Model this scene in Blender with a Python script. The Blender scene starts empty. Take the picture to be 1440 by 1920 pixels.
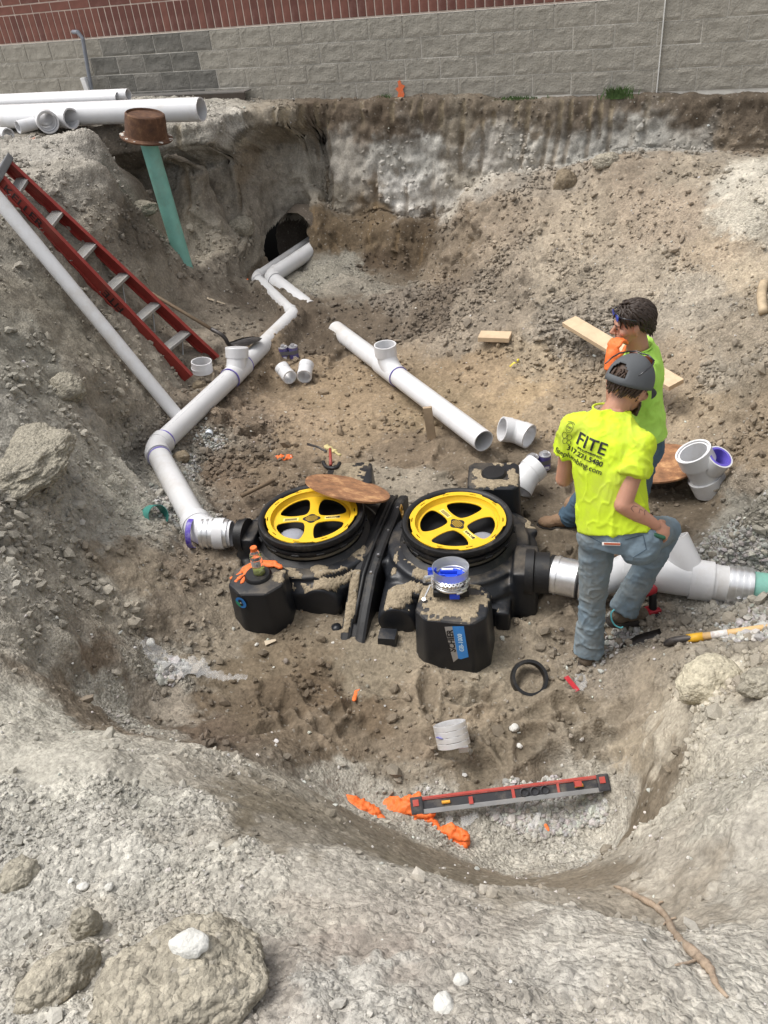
import bpy, bmesh, math, random
import numpy as np
from mathutils import Vector, Matrix, Quaternion
random.seed(7); RNG = np.random.default_rng(11)
S = bpy.context.scene
# ------------------------------------------------------------------ camera
F = 1500.0
CAM = np.array([0.0, 0.0, 1.55])
_d = np.array([240., 2070., 1500.]); _d /= np.linalg.norm(_d)
_Z = -_d; _Y = np.array([0, 0, 1.]) - _d[2]*_d; _Y /= np.linalg.norm(_Y); _X = np.cross(_Y, _Z)
MW = np.array([_X, _Y, _Z])                      # survey frame -> world
cd = bpy.data.cameras.new('camera'); cam = bpy.data.objects.new('camera', cd); S.collection.objects.link(cam)
cd.sensor_fit = 'VERTICAL'; cd.angle = 2*math.atan(960/F); cd.clip_start = 0.05; cd.clip_end = 500
rm = Matrix(((MW[0,0], -MW[0,1], -MW[0,2]), (MW[1,0], -MW[1,1], -MW[1,2]), (MW[2,0], -MW[2,1], -MW[2,2])))
cam.matrix_world = Matrix.Translation(Vector(CAM)) @ rm.to_4x4()
S.camera = cam
# ------------------------------------------------------------------ world + sun (overcast daylight)
W = bpy.data.worlds.new('World'); S.world = W; W.use_nodes = True
nt = W.node_tree; bg = nt.nodes['Background']
sky = nt.nodes.new('ShaderNodeTexSky'); sky.sky_type = 'NISHITA'; sky.sun_disc = False
SUN_EL, SUN_ROT = math.radians(64), math.radians(-78)
sky.sun_elevation = SUN_EL; sky.sun_rotation = SUN_ROT; sky.air_density = 1.0; sky.dust_density = 4.0
hs = nt.nodes.new('ShaderNodeHueSaturation'); hs.inputs['Saturation'].default_value = 0.22
nt.links.new(sky.outputs[0], hs.inputs['Color']); nt.links.new(hs.outputs[0], bg.inputs[0])
bg.inputs[1].default_value = 0.15
sl = bpy.data.lights.new('sun', 'SUN'); so = bpy.data.objects.new('sun', sl); S.collection.objects.link(so)
sl.energy = 1.35; sl.angle = math.radians(30); sl.color = (1.0, 0.96, 0.9)
sd = Vector((math.sin(SUN_ROT)*math.cos(SUN_EL), math.cos(SUN_ROT)*math.cos(SUN_EL), math.sin(SUN_EL)))
so.rotation_euler = sd.to_track_quat('Z', 'Y').to_euler()
S.view_settings.view_transform = 'Standard'; S.view_settings.look = 'None'
S.view_settings.exposure = 0.64; S.view_settings.gamma = 1; S.view_settings.use_curve_mapping = False
# ------------------------------------------------------------------ survey helpers (pixel of the photo + one known plane -> place in the world)
P0 = np.array([1.56336303, 9.58992756, 0.0]); WD = np.array([0.89850491, -0.43896347, 0.]); WN = np.array([-0.43896347, -0.89850491, 0.])
def ray(u, v): return MW @ np.array([(u-720)/F, (v-960)/F, 1.0])
def PZ(u, v, z): r = ray(u, v); return CAM + (z-CAM[2])/r[2]*r
def PT(u, v, t): return CAM + t*ray(u, v)
def PW(u, v, q):
    r = ray(u, v); o = P0 + q*WN; return CAM + np.dot(o-CAM, WN)/np.dot(r, WN)*r
def SQ(p): d = np.asarray(p)[..., :2]-P0[:2]; return d@WD[:2], d@WN[:2]
def proj(p):
    c = (np.asarray(p)-CAM) @ MW; return 720+F*c[..., 0]/c[..., 2], 960+F*c[..., 1]/c[..., 2], c[..., 2]
# ------------------------------------------------------------------ noise
def _hash(ix, iy, iz, k=0):
    h = (ix.astype(np.int64)*73856093) ^ (iy.astype(np.int64)*19349663) ^ (iz.astype(np.int64)*83492791) ^ (k*2654435761)
    h = (h ^ (h >> 13)) * 1274126177; h = h & 0x7fffffff; h = (h ^ (h >> 16))*69069 & 0x7fffffff
    return (h & 0xffff).astype(np.float32)/65535.0
def vnoise(P, k=0):
    P = np.asarray(P, dtype=np.float32); i = np.floor(P).astype(np.int32); f = P-i; f = f*f*f*(f*(f*6-15)+10)
    x, y, z = i[:, 0], i[:, 1], i[:, 2]; fx, fy, fz = f[:, 0], f[:, 1], f[:, 2]; r = 0
    for a in (0, 1):
        for b in (0, 1):
            for c in (0, 1):
                w = (fx if a else 1-fx)*(fy if b else 1-fy)*(fz if c else 1-fz)
                r = r + w*_hash(x+a, y+b, z+c, k)
    return r*2-1
def fbm(P, sc, octv=4, k=0, gain=.5, lac=2.03):
    P = np.asarray(P)/sc; a = 1; r = 0; n = 0
    for o in range(octv):
        r = r+a*vnoise(P+17.3*o, k+o); n += a; a *= gain; P = P*lac
    return r/n
def worley(P, sc, k=0):
    P = np.asarray(P, dtype=np.float32)/sc; i = np.floor(P).astype(np.int32); f = P-i
    d1 = np.full(len(P), 9., np.float32); d2 = d1.copy(); cid = np.zeros(len(P), np.float32)
    near = np.where(f > .5, 0, -1)
    for a in (0, 1):
        for b in (0, 1):
            for c in (0, 1):
                ox = near[:, 0]+a; oy = near[:, 1]+b; oz = near[:, 2]+c
                cx = i[:, 0]+ox; cy = i[:, 1]+oy; cz = i[:, 2]+oz
                h1 = _hash(cx, cy, cz, k+1); h2 = _hash(cx, cy, cz, k+2); h3 = _hash(cx, cy, cz, k+3)
                dd = (ox+.15+.7*h1-f[:, 0])**2+(oy+.15+.7*h2-f[:, 1])**2+(oz+.15+.7*h3-f[:, 2])**2
                m = dd < d1; d2 = np.where(m, d1, np.minimum(d2, dd)); cid = np.where(m, h1, cid); d1 = np.where(m, dd, d1)
    return np.sqrt(d1), np.sqrt(d2), cid
def sstep(a, b, x): t = np.clip((x-a)/(b-a), 0, 1); return t*t*(3-2*t)
def lin(c): c = np.asarray(c, float)/255.; return np.where(c <= .04045, c/12.92, ((c+.055)/1.055)**2.4)
# ------------------------------------------------------------------ materials
def nodes(name):
    m = bpy.data.materials.new(name); m.use_nodes = True; t = m.node_tree; return m, t, t.nodes['Principled BSDF']
def N(t, typ, **kw):
    n = t.nodes.new(typ)
    for k, v in kw.items():
        if k in n.inputs.keys(): n.inputs[k].default_value = v
        else: setattr(n, k, v)
    return n
def mat(name, col, rough=.6, metal=0., dirt=None, damt=.4, dscale=12., bump=.0, bscale=80., var=.12, trans=0., alpha=1., spec=.5, dust_up=0., ior=1.45, coat=0., sss=0.):
    """base colour with fine grain, worn/dirty blotches, optional dust lying on upward faces"""
    m, t, b = nodes(name); L = t.links.new
    tc = N(t, 'ShaderNodeTexCoord'); geo = N(t, 'ShaderNodeNewGeometry')
    col = tuple(col)+(1,)
    n1 = N(t, 'ShaderNodeTexNoise', Scale=dscale, Detail=6., Roughness=.65); L(tc.outputs['Object'], n1.inputs['Vector'])
    mx = N(t, 'ShaderNodeMix', data_type='RGBA', blend_type='MULTIPLY'); mx.inputs[0].default_value = 1; mx.inputs[6].default_value = col
    rp = N(t, 'ShaderNodeMapRange'); rp.inputs[3].default_value = 1-var; rp.inputs[4].default_value = 1+var; rp.inputs[1].default_value = .3; rp.inputs[2].default_value = .7
    L(n1.outputs[0], rp.inputs[0]); L(rp.outputs[0], mx.inputs[7]); out = mx.outputs[2]
    if dirt is not None:
        n2 = N(t, 'ShaderNodeTexNoise', Scale=dscale*.45, Detail=8., Roughness=.72); L(tc.outputs['Object'], n2.inputs['Vector'])
        r2 = N(t, 'ShaderNodeMapRange'); r2.inputs[1].default_value = .62-.3*damt; r2.inputs[2].default_value = .72; L(n2.outputs[0], r2.inputs[0])
        fac = r2.outputs[0]
        if dust_up:
            sp = N(t, 'ShaderNodeSeparateXYZ'); L(geo.outputs['Normal'], sp.inputs[0])
            r3 = N(t, 'ShaderNodeMapRange'); r3.inputs[1].default_value = .55; r3.inputs[2].default_value = .95; L(sp.outputs[2], r3.inputs[0])
            mm = N(t, 'ShaderNodeMath', operation='MULTIPLY'); L(r3.outputs[0], mm.inputs[0]); L(fac, mm.inputs[1]); fac = mm.outputs[0]
        m3 = N(t, 'ShaderNodeMath', operation='MULTIPLY'); L(fac, m3.inputs[0]); m3.inputs[1].default_value = min(1, damt*1.2)
        m2 = N(t, 'ShaderNodeMix', data_type='RGBA'); L(m3.outputs[0], m2.inputs[0]); L(out, m2.inputs[6]); m2.inputs[7].default_value = tuple(dirt)+(1,); out = m2.outputs[2]
        ra = N(t, 'ShaderNodeMapRange'); ra.inputs[3].default_value = rough; ra.inputs[4].default_value = .92; L(m3.outputs[0], ra.inputs[0]); L(ra.outputs[0], b.inputs['Roughness'])
        if metal:
            rb = N(t, 'ShaderNodeMapRange'); rb.inputs[3].default_value = metal; rb.inputs[4].default_value = 0; L(m3.outputs[0], rb.inputs[0]); L(rb.outputs[0], b.inputs['Metallic'])
    else:
        b.inputs['Roughness'].default_value = rough; b.inputs['Metallic'].default_value = metal
    L(out, b.inputs['Base Color'])
    if bump:
        n3 = N(t, 'ShaderNodeTexNoise', Scale=bscale, Detail=5.); L(tc.outputs['Object'], n3.inputs['Vector'])
        bp = N(t, 'ShaderNodeBump', Strength=bump, Distance=.01); L(n3.outputs[0], bp.inputs['Height']); L(bp.outputs[0], b.inputs['Normal'])
    b.inputs['Transmission Weight'].default_value = trans; b.inputs['Alpha'].default_value = alpha; b.inputs['IOR'].default_value = ior
    b.inputs['Specular IOR Level'].default_value = spec; b.inputs['Coat Weight'].default_value = coat
    if sss: b.inputs['Subsurface Weight'].default_value = sss; b.inputs['Subsurface Radius'].default_value = (.01, .004, .002)
    return m
DUST = tuple(lin((158, 145, 126)))
# ------------------------------------------------------------------ object helpers
C = S.collection
def tag(o, label=None, cat=None, group=None, kind=None):
    if label: o['label'] = label
    if cat: o['category'] = cat
    if group: o['group'] = group
    if kind: o['kind'] = kind
    return o
def thing(name, label, cat, loc=(0, 0, 0), group=None, basis=None):
    o = bpy.data.objects.new(name, None); C.objects.link(o); o.empty_display_size = .1
    if basis is not None: o.matrix_world = basis
    else: o.location = Vector(loc)
    return tag(o, label, cat, group)
def link(name, me, m=None, parent=None, mw=None, smooth=False):
    """parts are written in world space (mw None) or in the space mw; kept there under their parent"""
    o = bpy.data.objects.new(name, me); C.objects.link(o)
    if m is not None and len(me.materials) == 0: me.materials.append(m)
    if smooth: me.polygons.foreach_set('use_smooth', [True]*len(me.polygons))
    if parent is not None:
        o.parent = parent; o.matrix_parent_inverse = Matrix.Identity(4)
        # local space of the parent chain
        pm = world_of(parent); o.matrix_local = pm.inverted() @ (mw if mw is not None else Matrix.Identity(4))
    elif mw is not None: o.matrix_world = mw
    return o
def world_of(o):
    m = o.matrix_basis.copy()
    while o.parent is not None:
        o = o.parent; m = o.matrix_basis @ m
    return m
def bm_link(name, bm, m=None, parent=None, mw=None, smooth=False):
    me = bpy.data.meshes.new(name); bm.to_mesh(me); bm.free()
    return link(name, me, m, parent, mw, smooth)
def smooth_by_angle(o, deg=35):
    me = o.data; bm = bmesh.new(); bm.from_mesh(me); bm.normal_update()
    for f in bm.faces: f.smooth = True
    for e in bm.edges:
        if len(e.link_faces) == 2 and e.calc_face_angle(0) > math.radians(deg): e.smooth = False
    bm.to_mesh(me); bm.free(); return o
def frame(o, z, x=None):
    """matrix with origin o, local z along z"""
    z = Vector(z).normalized(); x = Vector(x) if x is not None else (Vector((1, 0, 0)) if abs(z.x) < .9 else Vector((0, 1, 0)))
    x = (x-z*x.dot(z)).normalized(); y = z.cross(x)
    m = Matrix((x, y, z)).transposed().to_4x4(); m.translation = Vector(o); return m
def ring_mesh(bm, rings, closed_ends=(True, True), cyc=True):
    vs = [[bm.verts.new(p) for p in r] for r in rings]; n = len(vs[0])
    for a, b in zip(vs[:-1], vs[1:]):
        for i in range(n if cyc else n-1):
            j = (i+1) % n; bm.faces.new((a[i], a[j], b[j], b[i]))
    if closed_ends[0]: bm.faces.new(list(reversed(vs[0])))
    if closed_ends[1]: bm.faces.new(vs[-1])
    return vs
def lathe(bm, prof, M=Matrix.Identity(4), seg=40, a0=0., a1=2*math.pi):
    """prof: list of (r, z); open profile revolved about local z"""
    full = abs(a1-a0-2*math.pi) < 1e-6; n = seg if full else seg+1
    rings = [[M @ Vector((r*math.cos(a0+(a1-a0)*i/seg), r*math.sin(a0+(a1-a0)*i/seg), z)) for i in range(n)] for r, z in prof]
    ring_mesh(bm, rings, (False, False), full)
def pipe_prof(r, t, L, z0=0): return [(r-t, z0), (r, z0), (r, z0+L), (r-t, z0+L), (r-t, z0)]
def path_tube(bm, pts, rads, seg=24, cap=True):
    pts = [Vector(p) for p in pts]; n = len(pts)
    if not hasattr(rads, '__len__'): rads = [rads]*n
    tang = [(pts[min(i+1, n-1)]-pts[max(i-1, 0)]).normalized() for i in range(n)]
    x = tang[0].orthogonal().normalized(); rings = []
    for i in range(n):
        x = (x-tang[i]*x.dot(tang[i])).normalized(); y = tang[i].cross(x)
        rings.append([pts[i]+(x*math.cos(a)+y*math.sin(a))*rads[i] for a in [2*math.pi*k/seg for k in range(seg)]])
    ring_mesh(bm, rings, (cap, cap))
def box(bm, sx, sy, sz, M=Matrix.Identity(4), taper=1.0, bev=0., seg=2):
    """box centred in x,y, bottom at z=0"""
    t = bmesh.new(); v = []
    for z, k in ((0, 1), (sz, taper)):
        for x, y in ((-1, -1), (1, -1), (1, 1), (-1, 1)): v.append(t.verts.new((x*sx/2*k, y*sy/2*k, z)))
    for f in ((3, 2, 1, 0), (4, 5, 6, 7), (0, 1, 5, 4), (1, 2, 6, 5), (2, 3, 7, 6), (3, 0, 4, 7)): t.faces.new([v[i] for i in f])
    if bev: bmesh.ops.bevel(t, geom=t.edges[:], offset=bev, segments=seg, affect='EDGES', profile=.7)
    t.transform(M); me = bpy.data.meshes.new('t'); t.to_mesh(me); t.free(); bm.from_mesh(me); bpy.data.meshes.remove(me)
def prism(bm, poly, h, M=Matrix.Identity(4), top=1.0, bev=0., cen=(0, 0), seg=2):
    t = bmesh.new(); a = [t.verts.new((x, y, 0)) for x, y in poly]; b = [t.verts.new((cen[0]+(x-cen[0])*top, cen[1]+(y-cen[1])*top, h)) for x, y in poly]
    t.faces.new(a[::-1]); t.faces.new(b); n = len(poly)
    for i in range(n): t.faces.new((a[i], a[(i+1) % n], b[(i+1) % n], b[i]))
    bmesh.ops.recalc_face_normals(t, faces=t.faces[:])
    if bev: bmesh.ops.bevel(t, geom=t.edges[:], offset=bev, segments=seg, affect='EDGES', profile=.6)
    t.transform(M); me = bpy.data.meshes.new('t'); t.to_mesh(me); t.free(); bm.from_mesh(me); bpy.data.meshes.remove(me)
def np_mesh(name, V, Fq, smooth=True):
    me = bpy.data.meshes.new(name); V = np.ascontiguousarray(V, np.float32); Fq = np.ascontiguousarray(Fq, np.int32); n, k = Fq.shape
    me.vertices.add(len(V)); me.vertices.foreach_set('co', V.ravel())
    me.loops.add(n*k); me.loops.foreach_set('vertex_index', Fq.ravel())
    me.polygons.add(n); me.polygons.foreach_set('loop_start', np.arange(0, n*k, k, dtype=np.int32))
    me.polygons.foreach_set('use_smooth', np.full(n, smooth)); me.update(calc_edges=True); return me
def get_co(me): a = np.empty(len(me.vertices)*3, np.float32); me.vertices.foreach_get('co', a); return a.reshape(-1, 3)
def set_co(me, a): me.vertices.foreach_set('co', np.ascontiguousarray(a, np.float32).ravel()); me.update()
def get_no(me): a = np.empty(len(me.vertices)*3, np.float32); me.vertices.foreach_get('normal', a); return a.reshape(-1, 3)
def remesh(bm, vox=.01, smooth_it=4, fac=.5):
    """melt overlapping closed shapes into one continuous skin"""
    me = bpy.data.meshes.new('r'); bm.to_mesh(me); bm.free(); o = bpy.data.objects.new('r', me); C.objects.link(o)
    m = o.modifiers.new('r', 'REMESH'); m.mode = 'VOXEL'; m.voxel_size = vox
    if smooth_it: s = o.modifiers.new('s', 'SMOOTH'); s.iterations = smooth_it; s.factor = fac
    dg = bpy.context.evaluated_depsgraph_get(); dg.update(); out = bpy.data.meshes.new_from_object(o.evaluated_get(dg))
    bpy.data.objects.remove(o); bpy.data.meshes.remove(me); out.materials.clear()
    out.polygons.foreach_set('use_smooth', [True]*len(out.polygons)); return out
# ================================================================== THE PIT
CP = []   # control points of the lie of the land: pixel + height
for row in '''
0 330 .12; 100 300 .12; 200 262 .12; 60 240 .14; 300 236 .14; 400 215 .16; 20 215 .2; 200 205 .2; 330 195 .2
0 430 -.02; 100 400 -.1; 200 330 -.02; 205 430 -.4; 150 470 -.38; 200 540 -.6; 0 550 -.22; 100 560 -.5; 60 690 -.6; 150 620 -.72
W 240 300 1.75; W 255 420 1.95; W 300 470 2.05; W 330 520 2.15; W 290 330 1.5; W 350 330 1.35; W 420 320 1.15; W 480 330 1.0; W 420 430 1.55; W 470 420 1.15; W 540 360 .75; W 590 400 .75; W 400 500 2.1; W 350 400 1.7; W 400 370 1.4
330 580 -1.3; 300 600 -1.22; 250 600 -1.02; 330 660 -1.36; 400 620 -1.44; 350 704 -1.49; 398 686 -1.5; 440 560 -1.48; 424 640 -1.5; 296 730 -1.42; 338 758 -1.5; 312 792 -1.5; 370 790 -1.6; 430 740 -1.68
W 490 440 1.1; W 530 440 .85; 500 490 -1.56; 480 530 -1.55; 560 500 -1.56; 540 600 -1.6; 600 580 -1.58; 640 520 -1.44; 590 505 -1.5; 700 545 -1.5; 760 590 -1.58; 820 610 -1.6; 660 600 -1.62
560 680 -1.7; 480 700 -1.68; 500 780 -1.72; 640 760 -1.72; 700 720 -1.7; 760 820 -1.78; 850 700 -1.66; 900 780 -1.74; 900 860 -1.8; 700 850 -1.78; 980 860 -1.8; 980 760 -1.68; 560 850 -1.74; 480 880 -1.74; 400 850 -1.7
420 940 -1.7; 340 870 -1.62; 330 950 -1.6; 380 1010 -1.62; 300 1010 -1.45; 400 1080 -1.66; 440 1190 -1.76; 350 1160 -1.6
600 900 -1.76; 750 910 -1.74; 1000 960 -1.8; 1050 980 -1.8; 1050 1150 -1.82; 1000 1180 -1.84; 1200 1130 -1.74; 1180 1010 -1.78; 1260 960 -1.76; 1300 1020 -1.76
540 1210 -1.82; 620 1240 -1.84; 700 1230 -1.84; 800 1290 -1.87; 920 1290 -1.87; 1090 1245 -1.86; 1000 1350 -1.88; 850 1390 -1.9; 700 1350 -1.86; 560 1330 -1.8; 420 1290 -1.72; 330 1260 -1.64
1000 1440 -1.92; 860 1450 -1.92; 700 1450 -1.85; 1110 1400 -1.88; 1150 1480 -1.88; 950 1560 -1.95; 1100 1600 -1.95; 830 1560 -1.92; 740 1530 -1.86; 1160 1590 -1.93; 960 1632 -1.94
640 1488 -1.78; 682 1518 -1.84; 695 1580 -1.31; 600 1530 -1.31; 760 1612 -1.31; 850 1662 -1.31; 960 1680 -1.31; 1080 1678 -1.31; 1170 1652 -1.31; 550 1480 -1.31; 480 1405 -1.38; 420 1394 -1.4
260 1330 -1.52; 190 1330 -1.35; 340 1330 -1.62; 300 1385 -1.3; 170 1250 -1.22; 240 1200 -1.45; 150 1160 -1.1; 200 1050 -1.25; 100 1050 -1.0; 240 980 -1.35; 120 960 -.98; 180 860 -1.08; 0 1000 -.72; 0 1150 -.75; 60 1260 -.85
60 880 -.75; 0 780 -.5; 100 780 -.75; 200 760 -1.02; 260 850 -1.35; 250 800 -1.2; 0 650 -.38
100 1400 -.85; 200 1400 -1.0; 30 1450 -.65; 300 1500 -.98; 180 1520 -.85; 400 1500 -1.25; 460 1560 -1.18; 560 1580 -1.2; 540 1650 -.98; 400 1640 -.85; 250 1640 -.72; 100 1640 -.55; 700 1680 -1.02; 850 1740 -1.02; 1000 1760 -.98; 1150 1740 -1.05
100 1760 -.38; 300 1760 -.42; 250 1720 -.48; 500 1760 -.6; 660 1800 -.62; 850 1840 -.6; 1050 1850 -.58; 300 1880 -.14; 60 1880 -.15; 550 1890 -.25; 720 1900 -.3; 950 1905 -.35; 1200 1900 -.35; 1400 1900 -.25
1180 1500 -1.84; 1180 1400 -1.82; 1185 1320 -1.8; 1215 1270 -1.62; 1200 1420 -1.62; 1225 1500 -1.45; 1200 1590 -1.55; 1265 1240 -1.5; 1340 1215 -1.38; 1440 1190 -1.42; 1300 1330 -1.22; 1380 1300 -1.1; 1440 1290 -1.0; 1260 1420 -1.32; 1350 1440 -1.05; 1440 1430 -.85
1280 1560 -1.15; 1380 1560 -.85; 1440 1600 -.7; 1300 1680 -.95; 1400 1720 -.62; 1250 1760 -.85; 1440 1800 -.4
1150 1190 -1.82; 1180 1200 -1.76; 1230 1160 -1.72; 1300 1140 -1.72; 1350 1120 -1.68; 1420 1130 -1.5; 1440 1080 -1.42; 1300 1170 -1.66; 1400 1160 -1.52
1380 990 -1.68; 1340 930 -1.76; 1300 860 -1.7; 1420 960 -1.45; 1440 900 -1.15; 1400 860 -1.4; 1440 760 -1.0; 1400 700 -1.15; 1340 760 -1.45; 1380 800 -1.42; 1250 800 -1.66; 1150 780 -1.7; 1060 780 -1.68
1000 690 -1.58; 900 640 -1.5; 1040 640 -1.45; 1140 660 -1.48; 1230 690 -1.5; 1300 640 -1.32; 1400 600 -1.1; 1440 560 -.95
870 560 -1.36; 960 560 -1.3; 1060 560 -1.26; 1160 560 -1.22; 1260 560 -1.18; W 870 500 1.2; W 870 430 .9; 950 470 -1.06; 1050 460 -1.0; 1150 460 -.98; 1250 460 -.92; 1350 460 -.86; 1440 450 -.8
900 390 -.86; 1000 380 -.75; 1100 370 -.7; 1150 330 -.52; 1220 320 -.48; 1280 350 -.55; 1350 380 -.6; 1440 370 -.5; 1440 300 -.42; 1000 330 -.6; 900 340 -.7
W 592 470 1.0; W 592 420 .85; W 640 475 .85; W 700 490 .75; W 780 510 .8; W 815 440 .75; W 700 400 .48; W 620 400 .5; W 760 400 .48'''.strip().replace('\n', ';').split(';'):
    r_ = row.split(); wall = r_[0] == 'W'; u, v, z = map(float, r_[-3:])
    if not wall and v >= 1400 and z > -1.3:
        if u < 1225: z = np.interp(v, [1390, 1500, 1600, 1700, 1900], [-.54, -.46, -.37, -.27, -.09])
        elif u >= 1340: z = max(z, np.interp(v, [1430, 1560, 1700, 1800, 1900], [-.66, -.47, -.33, -.22, -.09]))
        else: z *= .62
    if z == -1.31: z = -.78 if u > 800 else -1.0
    CP.append(PW(u, v, z) if wall else PZ(u, v, z))
for s in np.arange(-2.6, 6.1, .6):        # buried ground just in front of the foundation
    z = np.interp(s, [-2.6, -1, -.4, .5, 1.5, 6], [-.9, -1.3, -1.15, -.75, -.5, -.5]); CP.append(P0+WD*s+WN*np.interp(s, [-2.6, -.3, .8], [.44, .40, .30])+np.array([0, 0, z]))
    CP.append(P0+WD*s+WN*-.3+np.array([0, 0, z+.05]))
for x, y, z in [(-3, -1, 0), (-3, 1, 0), (-3.6, 3, .05), (-4.5, 5, .1), (-5.5, 7, .12), (-7, 9, .15), (-2.2, 1.0, -.1), (-2.6, 2.4, -.25), (2.2, -1, 0), (2.4, .6, 0), (2.8, 2, -.2), (3.2, 3.2, -.6), (3.6, 4.2, -.9), (4.2, 5.2, -.9), (5.2, 6.4, -.5), (4.2, 3, -.1), (5, 4, -.2), (6, 5.2, -.2), (0, -.6, 0), (-1, -.5, 0), (1, -.5, 0), (0, 0.1, -.02), (-1, .1, 0), (1, .1, -.02), (7, 6.5, -.2)]: CP.append(np.array([x, y, z]))
CP = np.array(CP)
keep = []
for i, p in enumerate(CP):
    if all(np.hypot(*(p[:2]-CP[j, :2])) > .07 for j in keep): keep.append(i)
CP = CP[keep]; _c = .12
_A = np.sqrt(((CP[:, None, :2]-CP[None, :, :2])**2).sum(-1)+_c*_c); n = len(CP)
_K = np.zeros((n+3, n+3)); _K[:n, :n] = _A-np.eye(n)*.02; _K[:n, n] = 1; _K[:n, n+1:] = CP[:, :2]; _K[n, :n] = 1; _K[n+1:, :n] = CP[:, :2].T
_w = np.linalg.solve(_K, np.concatenate([CP[:, 2], np.zeros(3)]))
def zlow(XY):
    out = np.empty(len(XY))
    for a in range(0, len(XY), 20000):
        q = XY[a:a+20000]; out[a:a+20000] = np.sqrt(((q[:, None]-CP[None, :, :2])**2).sum(-1)+_c*_c)@_w[:n]+_w[n]+q@_w[n+1:]
    return out
_es = [-9, -5, -3.6, -3.2, -2.4, -2.15, -1.9, 0, 1, 2, 6]
_eq = [1.9, 1.9, 1.75, 1.55, 1.2, .6, .12, .1, .07, .07, .07]
_ew = [1.2, .9, .45, .28, .22, .2, .24, .24, .2, .18, .18]
def zbase(XY):
    s, q = SQ(XY); z = zlow(XY); top = np.interp(s, [-8, -4, -2.6, 0, 1, 4], [.22, .17, .06, .015, -.02, -.06])
    P3 = np.c_[XY, np.zeros(len(XY))]
    e = np.interp(s, _es, _eq)+.05*fbm(P3, .5, 3, 5); w = np.interp(s, _es, _ew)
    k = sstep(0, 1, (q-e)/w); k = np.where(s < -5.0, np.maximum(k, sstep(-5.0, -5.5, s)), k)
    return np.where(z < top, top*(1-k)+z*k, z)
O = np.array([0., -2.5]); NT, NR = 830, 1230; TH = np.linspace(-math.radians(33), math.radians(33), NT)
rc = np.arange(1.9, 16.5, .022); tcs = np.linspace(TH[0], TH[-1], 320)
_XY = np.stack([O[0]+np.sin(tcs)[:, None]*rc, O[1]+np.cos(tcs)[:, None]*rc], -1).reshape(-1, 2)
ZC = zbase(_XY).reshape(len(tcs), len(rc)); _XY = _XY.reshape(len(tcs), len(rc), 2)
def carve(a, b, drop, rad, sl=.9, fill=0.):
    a = np.array(a, float); b = np.array(b, float); d = b[:2]-a[:2]; L2 = d@d; t = np.clip(((_XY-a[:2])@d)/L2, 0, 1); zc = a[2]+(b[2]-a[2])*t; D = np.sqrt(((_XY-a[:2]-t[..., None]*d)**2).sum(-1))
    x_ = np.maximum(0, D-rad); lim = zc-drop+x_*sl+x_*x_*9; np.copyto(ZC, np.where(D < rad+.42, np.minimum(ZC, lim), ZC))
    if fill: lo = zc-drop-fill-np.maximum(0, D-rad)*1.2; np.maximum(ZC, lo, out=ZC)
carve(PZ(441, 700, -1.53), PZ(291, 842, -1.50), .075, .13, .8, .03); carve(PZ(291, 842, -1.50), PZ(378, 1000, -1.49), .07, .13, .8, .03); carve(PZ(378, 1000, -1.49), PZ(455, 1010, -1.5), .09, .14, .9, .03)
carve(PZ(500, 640, -1.54), PZ(441, 700, -1.53), .05, .11, .8, .03); carve(PZ(552, 590, -1.545), PZ(500, 640, -1.54), -.035, .09, .6, .001); carve(PZ(488, 530, -1.515), PZ(548, 586, -1.545), -.035, .07, .5, .001); carve(PZ(545, 552, -1.54), PZ(590, 582, -1.59), -.05, .10, .5, .001); carve(PZ(628, 618, -1.60), PZ(650, 634, -1.6), -.04, .10, .5, .001)
carve(PZ(530, 487, -1.51), PZ(480, 521, -1.515), .04, .10, 1.5, .03); carve(PZ(540, 500, -1.46), PZ(507, 520, -1.485), .05, .12, 1.5, .03)
carve(PZ(655, 638, -1.60), PZ(700, 670, -1.6), .05, .10, .6, .03); carve(PZ(700, 670, -1.60), PZ(907, 827, -1.6), .10, .14, .5, .06)
carve(PZ(700, 760, -1.72), PZ(900, 900, -1.78), -.02, .3, .6)
carve(PZ(378, 688, -1.45), PZ(385, 690, -1.45), .04, .10, .8, .03); carve(PZ(1070, 1088, -1.60), PZ(1400, 1100, -1.6), .10, .13, .9, .05)
carve(PT(318, 760, 6.5), PT(120, 520, 6.1), .03, .09, .9); carve(PT(352, 711, 7.18), PT(0, 338, 6.38), .06, .2, .9); carve(PT(405, 672, 7.5), PT(14, 306, 6.66), .05, .2, .9)
_gx = PZ(857, 975, -1.42)-PZ(583, 965, -1.42); _gx = _gx/np.linalg.norm(_gx); _gm = (PZ(857, 975, -1.42)+PZ(583, 965, -1.42))/2
_lx = (_XY-_gm[:2])@_gx[:2]; _ly = (_XY-_gm[:2])@np.array([-_gx[1], _gx[0]]); _k = sstep(.90, .82, np.abs(_lx))*sstep(.44, .34, np.abs(_ly)); ZC[:] = np.where(_k > 0, np.minimum(ZC, ZC*(1-_k)-1.97*_k), ZC)
_s, _q = SQ(_XY)
dist = np.sqrt(_XY[..., 0]**2+_XY[..., 1]**2+(ZC-1.55)**2)
ds = np.sqrt(np.gradient(rc)[None, :]**2+np.gradient(ZC, axis=1)**2)/np.maximum(dist, 1.3)
ds = np.where(_q < -.15, ds*.04, ds); ds = np.where(_XY[..., 1] < .1, ds*.15, ds)
k = np.ones(9)/9; ds = np.apply_along_axis(lambda a: np.convolve(np.pad(a, 4, 'edge'), k, 'valid'), 0, ds)
cum = np.cumsum(ds, axis=1); cum = (cum-cum[:, :1])/(cum[:, -1:]-cum[:, :1])
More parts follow.
